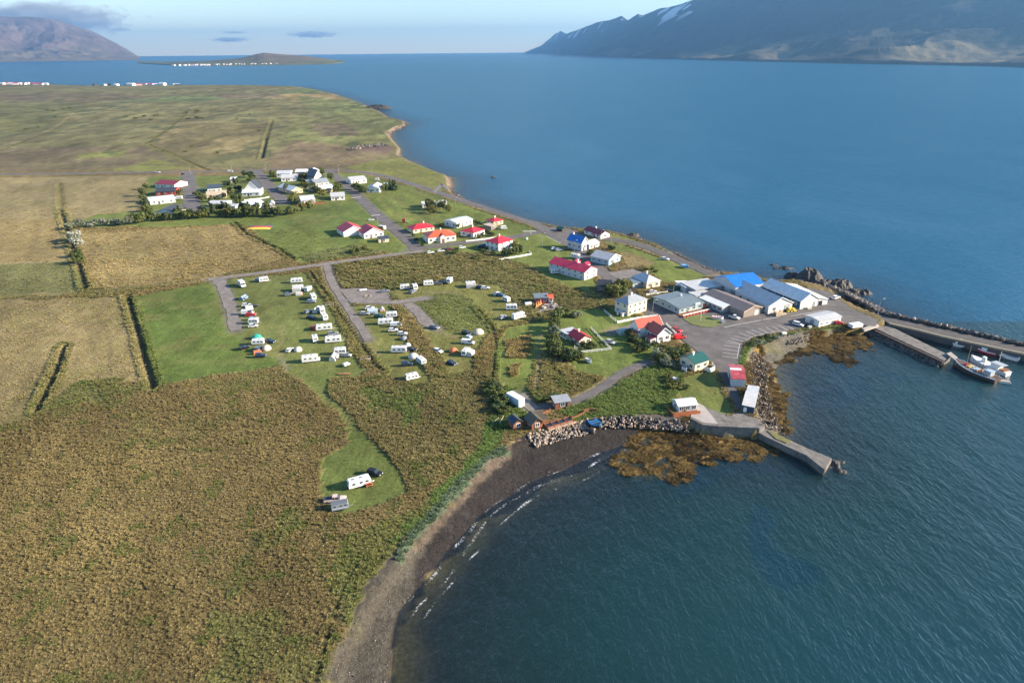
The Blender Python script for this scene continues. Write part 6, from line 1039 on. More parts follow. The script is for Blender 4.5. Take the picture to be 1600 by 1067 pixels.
for lab, a, b, hc in (('small white motor boat with two cabins at the breakwater', (163.9,224.6), (159.5,227.6), 'white'), ('white motor boat with a red waterline at the breakwater', (169.7,217.9), (165.6,222.7), 'red'), ('slender pale grey open boat, outermost at the breakwater', (174.3,213.1), (171.3,216.9), 'lightblue')):
    r, L = place('motor_boat', lab, a, b); h, rl, dk = hull(L, 2.2, .4, .85, None, None, None, .35, 11); obj('hull', h, PM('red') if hc == 'red' else PM('white'), r); obj('rail', rl, white_trim, r); obj('deck', dk, PM('lightblue'), r)
    if hc != 'lightblue':
        bx_(r, 'cabin', (-.4, 1.3, -.75, .75, .7, 1.9), white_trim); bx_(r, 'window', (1.3, 1.33, -.6, .6, 1.25, 1.7), glass)
        if hc == 'white': bx_(r, 'stern_cabin', (-2.7, -1.6, -.75, .75, .7, 1.5), white_trim)
        mb = MB(); mb.tube((-.2, 0, 1.9), (-.2, 0, 3.4), .04, .03, 5); obj('mast', mb, white_trim, r)
    else: bx_(r, 'thwart', (-.8, -.4, -.9, .9, .7, .85), white_trim); bx_(r, 'outboard', (-L/2-.3, -L/2+.05, -.25, .25, .4, 1.5), white_trim)
def rowboat(lab, a, b, z, ho, ins, B=2.0, tilt=0.0, cat='boat'):
    r, L = place('rowing_boat', lab, a, b, z, cat); h, rl, dk = hull(L, B, .1, .9, None, None, None, .35, 11, True); obj('hull', h, ho, r); obj('rail', rl, ins, r); obj('inside', dk, ins, r)
    for x in (-L*.22, 0, L*.2): bx_(r, 'thwart', (x-.15, x+.15, -B*.42, B*.42, .86, .95), ins)
    r.rotation_euler.x = tilt; return r, L
rb = mat('boat blue', (0.012,0.26,0.66), .5, .12)
rowboat('bright blue boat with a dark hull hauled up on the boulders', (22.2,170.0), (24.2,165.6), 2.5, mat('tarred hull', (0.03,0.022,0.02)), rb, 3.0)
rowboat('blue boat standing on the gravel boat strip', (82.3,317.5), (84.5,313.8), LAND+.5, rb, mat('pale inside', (0.35,0.5,0.62)), 2.4)
rowboat('white boat with an orange tarp before the restaurant', (78.0,248.3), (82.1,246.8), LAND+.2, PM('white'), PM('orange'), 1.9)
rowboat('small white rowing boat lying on the cottage lawn', (25.0,210.5), (26.4,207.9), LAND+.15, PM('white'), PM('slate'), 1.5)
rowboat('old blue and white rowing boat among the garden bushes', (51.2,195.2), (52.4,191.9), LAND+.15, PM('white'), PM('bluegrey'), 1.5)

# ------------------------------------------------------------------ street furniture, fences, camp and harbour bits
for p_, lab in (((-149.2,603.8), 'lamp post at the corner where the side street leaves the upper road'), ((-117.5,587.0), 'lamp post beside the curve of the upper road'), ((-279.8,607.7), 'lamp post at the mouth of the western close'), ((-247.5,618.6), 'lamp post along the upper road between the closes'), ((-217.2,618.0), 'lamp post at the mouth of the middle close'), ((-36.9,457.4), 'lamp post beside the shore road near the tall trees'), ((-80.4,407.6), 'lamp post beside the caravan at the school'), ((49.1,364.1), 'lamp post below the dark red roofed building'), ((53.4,356.0), 'lamp post beside the pale blue house'), ((32.6,343.2), 'lamp post behind the magenta roof'), ((55.4,251.3), 'lamp post at the white garden wall on the main street'), ((67.6,270.1), 'lamp post at the restaurant corner'), ((49.9,296.3), 'lamp post at the gravel parking place'), ((117.0,268.7), 'lamp post between the white hall and pale blue hall'), ((143.8,250.3), 'lamp post at the bend of the breakwater road'), ((16.9,358.3), 'lamp post at the edge of the crossroads')):
    r = thing('lamp_post', lab, 'lamp post', (*p_, LAND)); mb = MB(); mb.tube((0,0,0), (0,0,6.6), .11, .07, 7); mb.tube((0,0,6.55), (1.1,0,6.9), .05, .04, 5); obj('pole', shared('lamp_pole', lambda: mb), steel, r); obj('lamp_head', shared('lamp_head', m_box((.9, 1.6, -.14, .14, 6.84, 7.0))), white_trim, r)
def fence(label, line, h=1.0, step=2.0, solid=False, mtl=white_trim, name='fence'):
    r = thing(name, label, 'fence' if not solid else 'wall', (*line[0], LAND)); o = np.array(line[0])
    for a, b in zip(line[:-1], line[1:]):
        a = np.array(a); b = np.array(b); d = b-a; L = float(np.hypot(*d)); rz = math.atan2(d[1], d[0]); l0 = a-o
        if solid: mb = MB(); mb.box(0, L, -.1, .1, -.2, h*.75); obj('panel', mb, mtl, r, (*l0, 0), rz)
        else:
            for z in (h*.35, h*.82): mb = MB(); mb.box(0, L, -.035, .035, z-.09, z+.09); obj('rail', mb, mtl, r, (*l0, 0), rz)
        n = max(1, int(L/step))
        for k in range(n+1): q = l0+d*k/n; obj('post', shared(('post', h, solid), m_box((-.14, .14, -.14, .14, -.2, h) if solid else (-.07, .07, -.07, .07, -.2, h))), mtl, r, (*q, 0), rz)
    return r
fence('white picket fence round the red roofed cottage garden', [(29.9,238.9),(32.3,228.5),(34.7,218.9),(29.6,217.8),(24.1,216.4),(22.1,221.0)], 1.1, 1.6)
fence('white garden wall below the tall two storey house', [(40.7,244.6),(46.1,247.3),(51.6,249.6),(57.2,251.1)], 1.1, 2.6, True); fence('rail fence along the side of the tall house garden', [(37.2,257.2),(39.0,250.6),(40.7,244.6)], 1.1, 2.0)
fence('white wall with posts in front of the outside stairs house', [(-24.8,368.6),(-19.7,370.5),(-13.9,373.0),(-8.5,376.0)], 1.0, 2.4, True); fence('white garden wall round the two storey red roofed house', [(-6.0,331.6),(-0.6,334.9),(5.3,338.2),(10.3,341.6),(9.5,345.2)], 1.0, 2.4, True)
fence('low white forecourt wall of the cream hipped house', [(57.7,276.2),(62.5,277.8),(67.3,279.7)], 1.0, 4.0, True); fence('curved white wall at the end of the middle close', [(-189.8,488.1),(-182.6,492.9),(-177.5,495.7),(-176.1,499.4)], 1.0, 4.0, True); fence('white yard wall beside the red car', [(58.9,241.5),(60.0,236.6),(60.5,231.9)], 1.2, 3.0, True)
fence('brown timber wall along the path above the tubs', [(16.9,170.3),(18.8,171.7),(20.7,173.4)], 1.1, 2.0, True, timber); fence('curved brown timber wall behind the blue boat', [(20.6,174.0),(22.5,174.7),(24.2,174.4)], 1.5, 1.5, True, timber); fence('weathered driftwood fence beside the mossy sauna', [(6.0,171.5),(8.6,173.2),(10.8,174.8)], 1.2, 1.2, True, timber)
r = thing('jumping_pillow', 'striped blue, red and yellow jumping pillow on the grass', 'play equipment', (*(-151.2,405.1), LAND), 0.06)
for k, cn in enumerate(('yellow', 'red', 'blue')):
    mb = MB(); n = 13; rg = []
    for i in range(n):
        x = -7+14*i/(n-1); e = (1-(x/7.2)**4)*.8; y0, y1 = -4.5+k*3.02, -4.5+k*3.02+3.0
        rg.append([(x, y0, 0), (x, y1, 0), (x, y1, .15+e*(1-((y1)/5.5)**2)), (x, y0, .15+e*(1-((y0)/5.5)**2))])
    mb.loft(rg); obj('panel', mb, cloth(cn), r)
r = thing('climbing_frame', 'red and green climbing frame with a slide on the lawn', 'play equipment', (*(-65.5,415.3), LAND)); bx_(r, 'tower', (-1.0, .6, -.8, .8, 0, 2.2), mat('red boards', (0.38,0.04,0.03))); bx_(r, 'tower_roof', (-1.2, .8, -1, 1, 2.2, 2.6), mat('red boards', (0.38,0.04,0.03))); mb = MB(); mb.add([(.6,-.4,1.5),(.6,.4,1.5),(3.2,.4,.3),(3.2,-.4,.3),(.6,-.4,1.3),(.6,.4,1.3),(3.2,.4,.1),(3.2,-.4,.1)], [(0,3,2,1),(4,5,6,7),(0,1,5,4),(1,2,6,5),(2,3,7,6),(3,0,4,7)]); obj('slide', mb, mat('green slide', (0.10,0.42,0.12)), r)
def trampoline(lab, p_, col, rr=2.0):
    r = thing('trampoline', lab, 'trampoline', (*p_, LAND)); mb = MB(); mb.tube((0,0,.75), (0,0,.8), rr*.86, rr*.86, 18); obj('bed', mb, black, r); mb = MB()
    for k in range(18): a0, a1 = k*math.pi/9, (k+1)*math.pi/9; mb.add([(rr*.85*math.cos(a0), rr*.85*math.sin(a0), .83), (rr*math.cos(a0), rr*math.sin(a0), .83), (rr*math.cos(a1), rr*math.sin(a1), .83), (rr*.85*math.cos(a1), rr*.85*math.sin(a1), .83)], [(0,1,2,3)])
    obj('pad', mb, PM(col), r)
    for k in range(4): obj('leg', shared('tramp_leg', m_box((-.04,.04,-.04,.04,0,.78))), steel, r, (rr*.9*math.cos(k*1.57+.4), rr*.9*math.sin(k*1.57+.4), 0))
trampoline('blue trampoline in the shrubby garden beside the western close', (-237.7,530.7), 'blue', 2.4); trampoline('blue trampoline in the garden beside the eastern close', (-178.8,537.0), 'blue'); trampoline('dark trampoline in the garden of the cream cottage', (22.1,225.4), 'slate', 1.4)
r = thing('greenhouse', 'rounded pale green polytunnel beside the white and red house', 'greenhouse', (*(42.5,234.3), LAND), 0.25); mb = MB(); rg = []
for x in (-3.2, -1.6, 0, 1.6, 3.2): rg.append([(x, 1.7*math.cos(a), 2.0*math.sin(a)) for a in np.linspace(0, math.pi, 8)])
mb.loft(rg); obj('cover', mb, mat('green plastic film', (0.30,0.43,0.40), .25, .15), r)
for x in (-3.22, -1.6, 0, 1.6, 3.22): mb = MB(); mb.loft([[(x-.05, 1.75*math.cos(a), 2.06*math.sin(a)) for a in np.linspace(0, math.pi, 8)], [(x+.05, 1.75*math.cos(a), 2.06*math.sin(a)) for a in np.linspace(0, math.pi, 8)]], False); obj('hoop', mb, white_trim, r)
# fish tubs and pallets before the white hall
for k, (dx, dy, dz) in enumerate(((0,0,0),(1.3,.2,0),(2.6,.5,0),(.6,.1,.75),(1.9,.3,.75),(.2,1.3,0),(1.5,1.5,0),(1.0,1.4,.75))):
    p_ = (110.3,254.8); r = thing('fish_tub', 'yellow plastic fish tub in the stack beside the white hall', 'fish tub', (p_[0]+dx, p_[1]+dy, LAND+.1+dz), .4, 'yellow fish tubs'); bx_(r, 'tub', (-.6, .6, -.5, .5, .1, .7), PM('yellow')); bx_(r, 'rim', (-.64, .64, -.54, .54, .62, .72), PM('yellow'))
for k in range(7):
    p_ = (104.0,250.4); r = thing('pallet_stack', 'stack of beige pallets and crates before the white hall', 'pallets', (p_[0]+(k % 4)*1.25, p_[1]+(k//4)*1.3+(k % 4)*.5, LAND+.1), .4, 'pallet stacks')
    for q in range(random.choice((4, 7, 10))): obj('pallet', shared('pallet', m_box((-.6,.6,-.5,.5,0,.04),(-.6,.6,-.5,-.4,.04,.14),(-.6,.6,.4,.5,.04,.14),(-.6,.6,-.05,.05,.04,.14))), mat('pale pallet wood', (0.46,0.36,0.25), .8, .2, 2.0), r, (0, 0, q*.15))
for p_, lab, c_, s_ in (((73.4,283.9), 'green waste container beside the white lean-to', 'green', (1.8, 1.1, 1.5)), ((111.0,239.6), 'small black waste bin beside the long low shed', 'black', (.6, .5, 1.1)), ((112.0,238.0), 'pale plastic crate beside the long low shed', 'canvas', (.7, .5, .6)), ((100.1,231.8), 'white chest on the bank beside the parking bays', 'white', (.9, .5, .6)), ((78.2,277.1), 'rusty brown tank among the clutter behind the restaurant', 'maroon', (1.2, .8, 1.2)), ((129.5,238.5), 'white panelled box standing on the harbour bank', 'white', (2.4, 1.2, 1.2)), ((119.8,258.0), 'pale crate before the pale blue hall', 'beige', (.9, .6, .5)), ((78.5,263.5), 'blue crate between restaurant and workshop', 'blue', (.8, .6, .7)), ((81.0,243.8), 'grey boulder planter beside the white boat', 'slate', (.8, .6, .6)), ((-65.5,286.6), 'white bench at the edge of the gravel turning place', 'white', (1.6, .4, .5)), ((8.9,371.7), 'white waste bin near the crossroads', 'white', (.5, .5, 1.0)), ((6.9,266.3), 'white table left of the orange fence', 'white', (1.4, .6, .8))):
    r = thing('container_box' if 'container' in lab else 'bench' if 'bench' in lab else 'table' if 'table' in lab else 'box', lab, 'bench' if 'bench' in lab else 'table' if 'table' in lab else 'box', (*p_, LAND+.1), .3); bx_(r, 'body', (-s_[0], s_[0], -s_[1], s_[1], 0, s_[2]), PM(c_, .5)); bx_(r, 'lid', (-s_[0]-.05, s_[0]+.05, -s_[1]-.05, s_[1]+.05, s_[2], s_[2]+.08), PM(c_, .5))
fp_ = [(9.8,261.9),(11.0,264.0),(12.5,267.0)]
r = thing('spiked_fence', 'orange wooden fence of tall pointed boards at the camp kitchen', 'fence', (*fp_[0], LAND)); q0 = np.array(fp_[0]); q1 = np.array(fp_[2]); dd = q1-q0; rz = math.atan2(dd[1], dd[0]); Lf = float(np.hypot(*dd)); bx_(r, 'base_board', (0, Lf, -.06, .06, 0, .7), mat('orange boards', (0.62,0.20,0.08), .7, .15)); r.rotation_euler.z = rz
for k in range(3): x = Lf*(k+.5)/3; mb = MB(); mb.loft([[(x-.55,-.05,.6),(x+.55,-.05,.6),(x+.06,-.05,2.5),(x-.06,-.05,2.5)],[(x-.55,.05,.6),(x+.55,.05,.6),(x+.06,.05,2.5),(x-.06,.05,2.5)]]); obj('pointed_board', mb, mat('orange boards', (0.62,0.20,0.08)), r)
def picnic(lab, p_, rz, mtl):
    r = thing('picnic_table', lab, 'table', (*p_, LAND+.1), rz); bx_(r, 'top', (-.9,.9,-.4,.4,.7,.76), mtl)
    for s in (-1, 1): bx_(r, 'seat', (-.9,.9,s*.75-.14,s*.75+.14,.42,.47), mtl); bx_(r, 'leg', (s*.6-.05, s*.6+.05, -.7, .7, 0, .7), mtl)
for k, (p_, lab) in enumerate((((14.3,264.4), 'picnic table nearest the camp kitchen wall'), ((17.2,262.6), 'picnic table in the middle of the camp terrace'), ((18.0,264.7), 'picnic table at the back of the camp terrace'), ((13.1,261.9), 'picnic table at the front of the camp terrace'))): picnic(lab, p_, k*.8, mat('pale table wood', (0.48,0.40,0.34)))
picnic('orange red picnic table beside the lone white caravan', (-35.1,139.1), .45, mat('orange red wood', (0.50,0.14,0.08)))
for p_, lab in (((-75.9,268.1), 'plank footbridge over the reedy ditch beside the west pitch'), ((-50.2,212.8), 'lower plank footbridge over the reedy ditch')):
    r = thing('footbridge', lab, 'footbridge', (*p_, LAND+.12), .25)
    for k in range(10): obj('plank', shared('bridge_plank', m_box((-.16,.16,-.8,.8,0,.06))), mat('grey planks', (0.34,0.27,0.21), .8, .2, 3.0), r, (-1.7+k*.36, 0, 0))
    for s in (-1, 1): bx_(r, 'handrail', (-1.8, 1.8, s*.8-.04, s*.8+.04, .8, .9), mat('grey planks', (0.34,0.27,0.21))); [bx_(r, 'rail_post', (x-.04, x+.04, s*.8-.04, s*.8+.04, 0, .8), mat('grey planks', (0.34,0.27,0.21))) for x in (-1.7, 0, 1.7)]
r = thing('log_pile', 'pile of orange brown planks at the edge of the reeds', 'timber pile', (*(-55.1,201.2), LAND+.1), .05)
for k in range(9): obj('plank', shared('pile_plank', m_box((-1.8,1.8,-.11,.11,0,.1))), mat('orange brown planks', (0.42,0.19,0.09), .8, .25, 2.0), r, (random.uniform(-.4,.4), (k % 4)*.26, (k//4)*.11), random.uniform(-.06,.06))
r = thing('fire_ring', 'stone fire ring on the gravel turning place', 'fire pit', (*(-61.9,278.2), LAND+.1))
for k in range(9): a = k*.7; rock(r, 1.3*math.cos(a), 1.3*math.sin(a), .15, .75, rock_light, 'stone')
# the tubs along the beach wall
tub0, tub1 = np.array((9.1,165.8)), np.array((16.6,169.9)); dd = tub1-tub0; rz = math.atan2(dd[1], dd[0])
for k, lab in enumerate(('wooden hot tub nearest the mossy sauna', 'second wooden hot tub from the mossy sauna', 'third wooden hot tub from the mossy sauna', 'wooden hot tub nearest the curved timber wall')):
    p_ = tub0+dd*(k+.5)/4; r = thing('hot_tub', lab, 'hot tub', (p_[0], p_[1], LAND), rz); Lt = float(np.hypot(*dd))/4-.15
    for q in ((-Lt/2, Lt/2, -1.1, -.95, 0, .8), (-Lt/2, Lt/2, .95, 1.1, 0, .9), (-Lt/2, -Lt/2+.14, -.95, .95, 0, .8), (Lt/2-.14, Lt/2, -.95, .95, 0, .8)): bx_(r, 'side', q, timber)
    bx_(r, 'water', (-Lt/2+.14, Lt/2-.14, -.95, .95, .1, .6), mat('tub water', (0.02,0.03,0.05), .1)); bx_(r, 'bench', (-Lt/2, Lt/2, -1.9, -1.12, 0, .35), mat('pale decking', (0.40,0.27,0.19)))
r = thing('timber_landing', 'sloping timber landing with a pale front beam at the end of the beach', 'landing', (*(-1.6,160.2), LAND-.6), .35)
for k in range(14): obj('plank', shared('landing_plank', m_box((-.19,.19,-2.2,2.2,0,.08))), mat('pinkish planks', (0.33,0.19,0.14), .8, .2, 2.0), r, (-2.0+k*.4, .5, .35))
bx_(r, 'front_beam', (-1.2, 1.4, -2.1, -1.85, -.3, .5), mat('pale beam', (0.55,0.42,0.32))); bx_(r, 'dark_frame', (-2.3, 3.7, -1.8, 2.7, -.6, .33), dark_timber)
for p_, q_, lab in (((-5.7,168.6), (-3.9,169.8), 'pale pole lying in the weeds above the beach'), ((-3.7,168.0), (-2.6,170.9), 'leaning pale post above the beach')):
    mb = MB(); d = np.array(q_)-np.array(p_); mb.tube((0,0,.4), (d[0], d[1], 1.2), .09, .07, 6); tag(obj('driftwood_pole', mb, mat('bleached wood', (0.52,0.46,0.38)), None, (*p_, LAND)), lab, 'pole')
r = thing('flag_pole', 'white flag pole on the grass island before the restaurant', 'flag pole', (*(73.0,245.7), LAND)); mb = MB(); mb.tube((0,0,0), (0,0,7), .07, .04, 6); obj('pole', mb, white_trim, r); mb = MB(); mb.loft([[(0,-.02,5.9),(0,.02,5.9),(0,.02,6.8),(0,-.02,6.8)],[(-.7,.18,5.8),(-.7,.22,5.8),(-.7,.22,6.7),(-.7,.18,6.7)],[(-1.4,.0,5.7),(-1.4,.04,5.7),(-1.4,.04,6.5),(-1.4,0,6.5)]]); obj('flag', mb, cloth('pink'), r)

for k, (p_, c_) in enumerate((((79.5,265.5), 'beige'), ((81.0,267.0), 'slate'), ((79.6,272.2), 'white'), ((81.0,263.0), 'white'), ((83.7,265.4), 'beige'), ((78.7,261.2), 'orange'), ((78.2,269.8), 'lightblue'), ((87.1,271.9), 'slate'))):
    r = thing('crate', 'wooden or plastic crate in the cluttered yard between restaurant and workshop', 'crate', (*p_, LAND+.12), k*.7, 'crates in the yard'); s_ = random.uniform(.5, 1.1); bx_(r, 'body', (-s_, s_, -s_*.7, s_*.7, 0, s_*.9), PM(c_, .6)); bx_(r, 'lid', (-s_-.04, s_+.04, -s_*.7-.04, s_*.7+.04, s_*.9, s_*.9+.06), PM(c_, .6))

# ------------------------------------------------------------------ trees and shrubs
def leaf_mat(name, col, var=.35):
    mt, nt, p, o = new_mat(name); oi = node(nt, 'ShaderNodeObjectInfo'); tc = node(nt, 'ShaderNodeTexCoord'); n = noise(nt, 1.4, 2.0, .5, tc.outputs['Object'])
    a = maprange(nt, n.outputs[0], .3, .7, 1-var, 1+var); b = maprange(nt, oi.outputs['Random'], 0, 1, .75, 1.25)
    mu = node(nt, 'ShaderNodeMath', operation='MULTIPLY'); nt.links.new(a, mu.inputs[0]); nt.links.new(b, mu.inputs[1])
    v = node(nt, 'ShaderNodeVectorMath', operation='SCALE'); v.inputs[0].default_value = col; nt.links.new(mu.outputs[0], v.inputs['Scale']); nt.links.new(v.outputs[0], p.inputs['Base Color'])
    p.inputs['Roughness'].default_value = .7; p.inputs['Specular IOR Level'].default_value = .2
    tl = node(nt, 'ShaderNodeBsdfTranslucent'); nt.links.new(v.outputs[0], tl.inputs[0]); mx = node(nt, 'ShaderNodeMixShader'); mx.inputs[0].default_value = .25; nt.links.new(p.outputs[0], mx.inputs[1]); nt.links.new(tl.outputs[0], mx.inputs[2]); nt.links.new(mx.outputs[0], o.inputs[0])
    return mt
LEAF = dict(green=leaf_mat('willow leaves', (0.125,0.15,0.045)), dark=leaf_mat('spruce needles', (0.07,0.10,0.04)), pale=leaf_mat('silvery willow leaves', (0.23,0.26,0.17)), olive=leaf_mat('birch leaves', (0.18,0.18,0.05)), white=leaf_mat('whitish seed heads', (0.45,0.45,0.36)))
bark = mat('bark', (0.10,0.075,0.055), .9, .3, 3.0)
def crown_mesh(seed, nclump=26, per=46, cone=False):
    """leaf clumps through the volume of a crown one unit high and wide"""
    r = np.random.default_rng(seed); vs = []; fs = []
    for c in range(nclump):
        if cone: z = r.uniform(.05, .95); a = r.uniform(0, 6.28); rad = (1-z)*.42*r.uniform(.3, 1); ctr = np.array((rad*math.cos(a), rad*math.sin(a), z)); cs = .13*(1.2-z)
        else: d = r.normal(size=3); d /= np.linalg.norm(d); ctr = np.array((0, 0, .55)) + d*np.array((.40, .40, .36))*r.uniform(.25, 1.0)**.5; cs = r.uniform(.09, .19)
        for k in range(per):
            d = r.normal(size=3); d /= np.linalg.norm(d); q = ctr + d*cs*r.uniform(.5, 1.1); s = r.uniform(.022, .05); u = np.cross(d, r.normal(size=3)); u /= np.linalg.norm(u)+1e-9; w = np.cross(d, u) + d*r.uniform(-.5, .5)
            o = len(vs); vs += [tuple(q-u*s-w*s*.6), tuple(q+u*s-w*s*.6), tuple(q+u*s*.6+w*s), tuple(q-u*s*.6+w*s)]; fs.append((o, o+1, o+2, o+3))
    mb = MB(); mb.v = vs; mb.f = fs; return mb
def trunk_mesh(seed):
    r = random.Random(seed); mb = MB(); mb.tube((0,0,-.1), (.02,.01,.55), .035, .02, 6)
    for k in range(5): a = k*1.3+r.random(); z = r.uniform(.12, .42); mb.tube((.01,0,z), (.28*math.cos(a), .28*math.sin(a), z+r.uniform(.2,.35)), .016, .006, 5)
    return mb
def tree(p_, h, w, kind, label, group, z=LAND, cone=False, name=None):
    s = random.randrange(5); r = thing(name or ('spruce_tree' if cone else 'shrub' if h < 3.6 else 'tree'), label, 'shrub' if h < 3.6 and not cone else 'tree', (p_[0], p_[1], z), random.uniform(0, 6.28), group)
    obj('crown', shared(('crown', s, cone), lambda: crown_mesh(100+s+50*cone, 30 if not cone else 40, 44, cone)), LEAF[kind], r, scale=(w, w*random.uniform(.85, 1.15), h)); obj('trunk', shared(('trunk', s), lambda: trunk_mesh(s)), bark, r, scale=(h*.9, h*.9, h))
def grove(pts, label, group, h=(2.5, 4.5), w=(3, 5), kinds=('green',), cone=False):
    for p_ in pts: tree(p_, random.uniform(*h), random.uniform(*w), random.choice(kinds), label, group, cone=cone)
def along(line, step, wob):
    return [(a+random.uniform(-wob, wob), b+random.uniform(-wob, wob)) for a, b in resample(line, step)]
grove(along([(-265.4,407.1),(-254.0,413.2),(-236.7,417.5)], 3.2, 1.2), 'silvery willow shrub at the pale end of the tree belt', 'silvery willows of the tree belt', (3.5, 5.8), (5.2, 7.2), ('pale', 'pale', 'white'))
grove(along([(-235.5,419.1),(-218.1,428.8),(-191.5,433.1),(-170.6,437.7),(-147.6,436.7),(-136.0,451.4)], 3.0, 2.5), 'green willow in the long tree belt behind the closes', 'willows of the tree belt', (4.1, 7.5), (5.2, 7.8), ('green', 'olive', 'green'))
grove(along([(-209.0,435.6),(-188.2,445.9),(-167.6,446.9)], 4.2, 5.0), 'taller tree in the back row of the tree belt', 'back row of the tree belt', (6.1, 8.7), (5.2, 7.8), ('green', 'dark'))
grove([(-246.8,379.3),(-237.2,365.2),(-244.2,373.6)], 'whitish willow beside the field ditch', 'whitish willows at the ditch', (4.7, 7.2), (6.5, 9.1), ('white', 'pale')); grove([(-217.7,332.9),(-225.9,344.7)], 'grey green willow lower down the field ditch', 'willows at the ditch', (4.1, 5.8), (4.5, 5.9), ('pale', 'green'))
grove([(-283.6,537.4),(-273.3,510.0),(-262.0,488.6),(-252.4,470.5),(-243.1,453.7),(-236.7,444.0)], 'shrub in the wind hedge left of the western row of houses', 'wind hedge shrubs', (4.7, 7.2), (5.2, 7.8), ('green', 'olive'))
grove([(-254.0,527.3),(-248.8,514.8),(-226.7,500.0),(-219.6,488.4),(-232.3,508.0),(-212.1,484.4),(-209.0,487.9),(-207.4,497.1),(-222.5,543.0),(-214.2,525.3),(-206.4,508.7)], 'garden shrub between the western and middle close', 'garden shrubs, western close', (3.4, 6.1), (4.5, 6.5), ('green', 'olive', 'dark'))
grove([(-219.2,551.9),(-207.8,525.0),(-226.7,591.4),(-220.3,588.4),(-212.3,570.4),(-189.1,478.0),(-184.8,464.1),(-196.3,485.5),(-211.5,563.1),(-165.0,459.9)], 'garden tree round the steep black roofed house', 'garden trees, middle close', (4.7, 8.0), (5.2, 7.8), ('dark', 'green'))
grove([(-204.2,593.5),(-198.3,580.3),(-175.0,532.5),(-168.8,519.5),(-174.2,581.5),(-169.0,568.8),(-173.1,571.5),(-167.3,578.6),(-167.7,596.7),(-161.4,596.4),(-147.3,567.6),(-150.3,526.9),(-144.1,512.2),(-150.8,522.8),(-165.4,549.7)], 'garden tree among the houses of the eastern close', 'garden trees, eastern close', (4.1, 7.2), (4.5, 7.2), ('dark', 'green', 'green'))
grove([(-130.1,515.5),(-130.9,525.9),(-137.1,500.0),(-153.5,485.9),(-152.4,476.9),(-157.3,529.4)], 'bushy tree beside the side street corner house', 'trees at the side street', (4.7, 8.0), (5.2, 7.8), ('olive', 'green')); grove([(-113.2,516.7),(-108.8,510.4),(-118.1,525.3),(-96.2,517.9),(-94.2,519.9)], 'low tree below the long slate roofed house', 'trees above the striped lawn', (4.1, 6.5), (5.2, 7.8), ('green', 'dark')); grove([(-90.3,530.3),(-92.0,526.1),(-87.7,523.7),(-126.6,493.8)], 'dark spruce near the striped lawn', 'spruces at the striped lawn', (5.4, 8.7), (4.5, 6.5), ('dark',), True)
grove([(-55.3,455.2),(-52.1,450.1),(-49.5,450.0),(-47.0,452.3),(-44.2,449.8),(-40.9,442.4),(-49.3,438.0),(-52.9,442.9)], 'tall tree in front of the long white roofed house', 'trees before the long white house', (5.0, 7.5), (4.5, 6.5), ('green', 'olive', 'pale')); grove([(-31.7,400.6),(-40.3,400.9),(-42.4,403.0),(-30.0,376.1)], 'garden shrub between the crimson and orange roofs', 'shrubs between red roofs', (2.2, 3.4), (3, 4.5), ('green', 'dark'))
grove([(-55.4,380.6),(-52.9,371.7),(-50.3,364.8),(-47.9,359.7),(-44.0,367.9),(-41.2,366.1)], 'clipped hedge shrub beside the orange roofed house', 'hedge of the orange roofed house', (1.4, 2.0), (2.5, 3.5), ('dark', 'green')); grove([(-81.7,349.8),(-79.7,348.1),(-78.0,354.3),(-82.8,346.7),(-76.8,396.5)], 'wild shrub below the crimson roofed school', 'shrubs below the school', (2.0, 3.0), (3, 4.5), ('olive', 'green'))
grove([(-14.4,387.2),(-12.5,381.5),(-10.3,380.4),(-16.2,377.3),(-17.7,374.2),(-21.6,411.2),(-19.6,407.4)], 'garden shrub before the outside stairs house', 'shrubs by the stairs house', (2.0, 3.4), (3, 4), ('green', 'dark')); grove([(2.0,353.4),(3.5,347.7),(2.4,342.2),(0.4,340.5),(-1.6,339.7),(-3.5,338.8),(4.4,344.0)], 'garden tree beside the two storey red roofed house', 'garden of the two storey house', (3.0, 4.8), (3.5, 5.5), ('green', 'olive', 'dark')); grove([(-13.2,350.1),(-14.5,344.6),(-11.5,342.7),(-9.4,339.1),(-16.7,335.8),(-18.1,334.1),(-28.7,347.0),(-29.4,343.3)], 'wild shrub on the slope below the side street', 'shrubs below the side street', (1.8, 3.0), (3, 4.5), ('olive', 'green', 'pale'))
grove([(41.4,277.0),(43.3,279.4),(44.8,278.1),(46.8,280.6),(48.3,279.3),(50.3,281.8),(43.3,273.2),(46.3,274.3)], 'tall leafy tree beside the dark painted house', 'trees at the dark house', (5.0, 7.0), (4.5, 6.5), ('green', 'olive', 'green')); grove([(41.1,342.4),(39.9,340.6),(41.8,339.6),(52.1,350.3),(53.4,348.4)], 'garden shrub below the steep blue roof', 'shrubs by the blue roof', (1.8, 2.8), (2.5, 4), ('dark', 'green')); grove([(67.2,313.0),(64.4,312.3),(68.3,309.1)], 'rust brown bush above the gravel parking place', 'rusty bushes', (1.5, 2.2), (3, 4.5), ('olive',))
grove([(17.6,246.6),(16.5,239.7),(15.3,234.2),(15.1,227.8),(14.4,222.7),(14.2,217.8),(16.8,235.2)], 'silvery poplar beside the mown camp lane', 'silvery poplars', (4.5, 6.5), (4.5, 6), ('pale', 'green')); grove([(16.7,214.9),(18.2,213.9),(20.0,213.0),(21.9,212.9),(15.4,213.1),(18.6,210.2),(20.5,210.2),(22.9,211.1),(13.9,213.1)], 'dark bushy willow below the cottage garden', 'dark willows below the cottage', (3.0, 4.5), (4.5, 6.5), ('dark', 'green')); grove([(21.5,252.6),(23.7,252.5),(20.8,255.1),(25.8,251.2)], 'rounded shrub behind the cottage lawn', 'shrubs behind the cottage lawn', (2.5, 4.0), (4, 5.5), ('green', 'pale'))
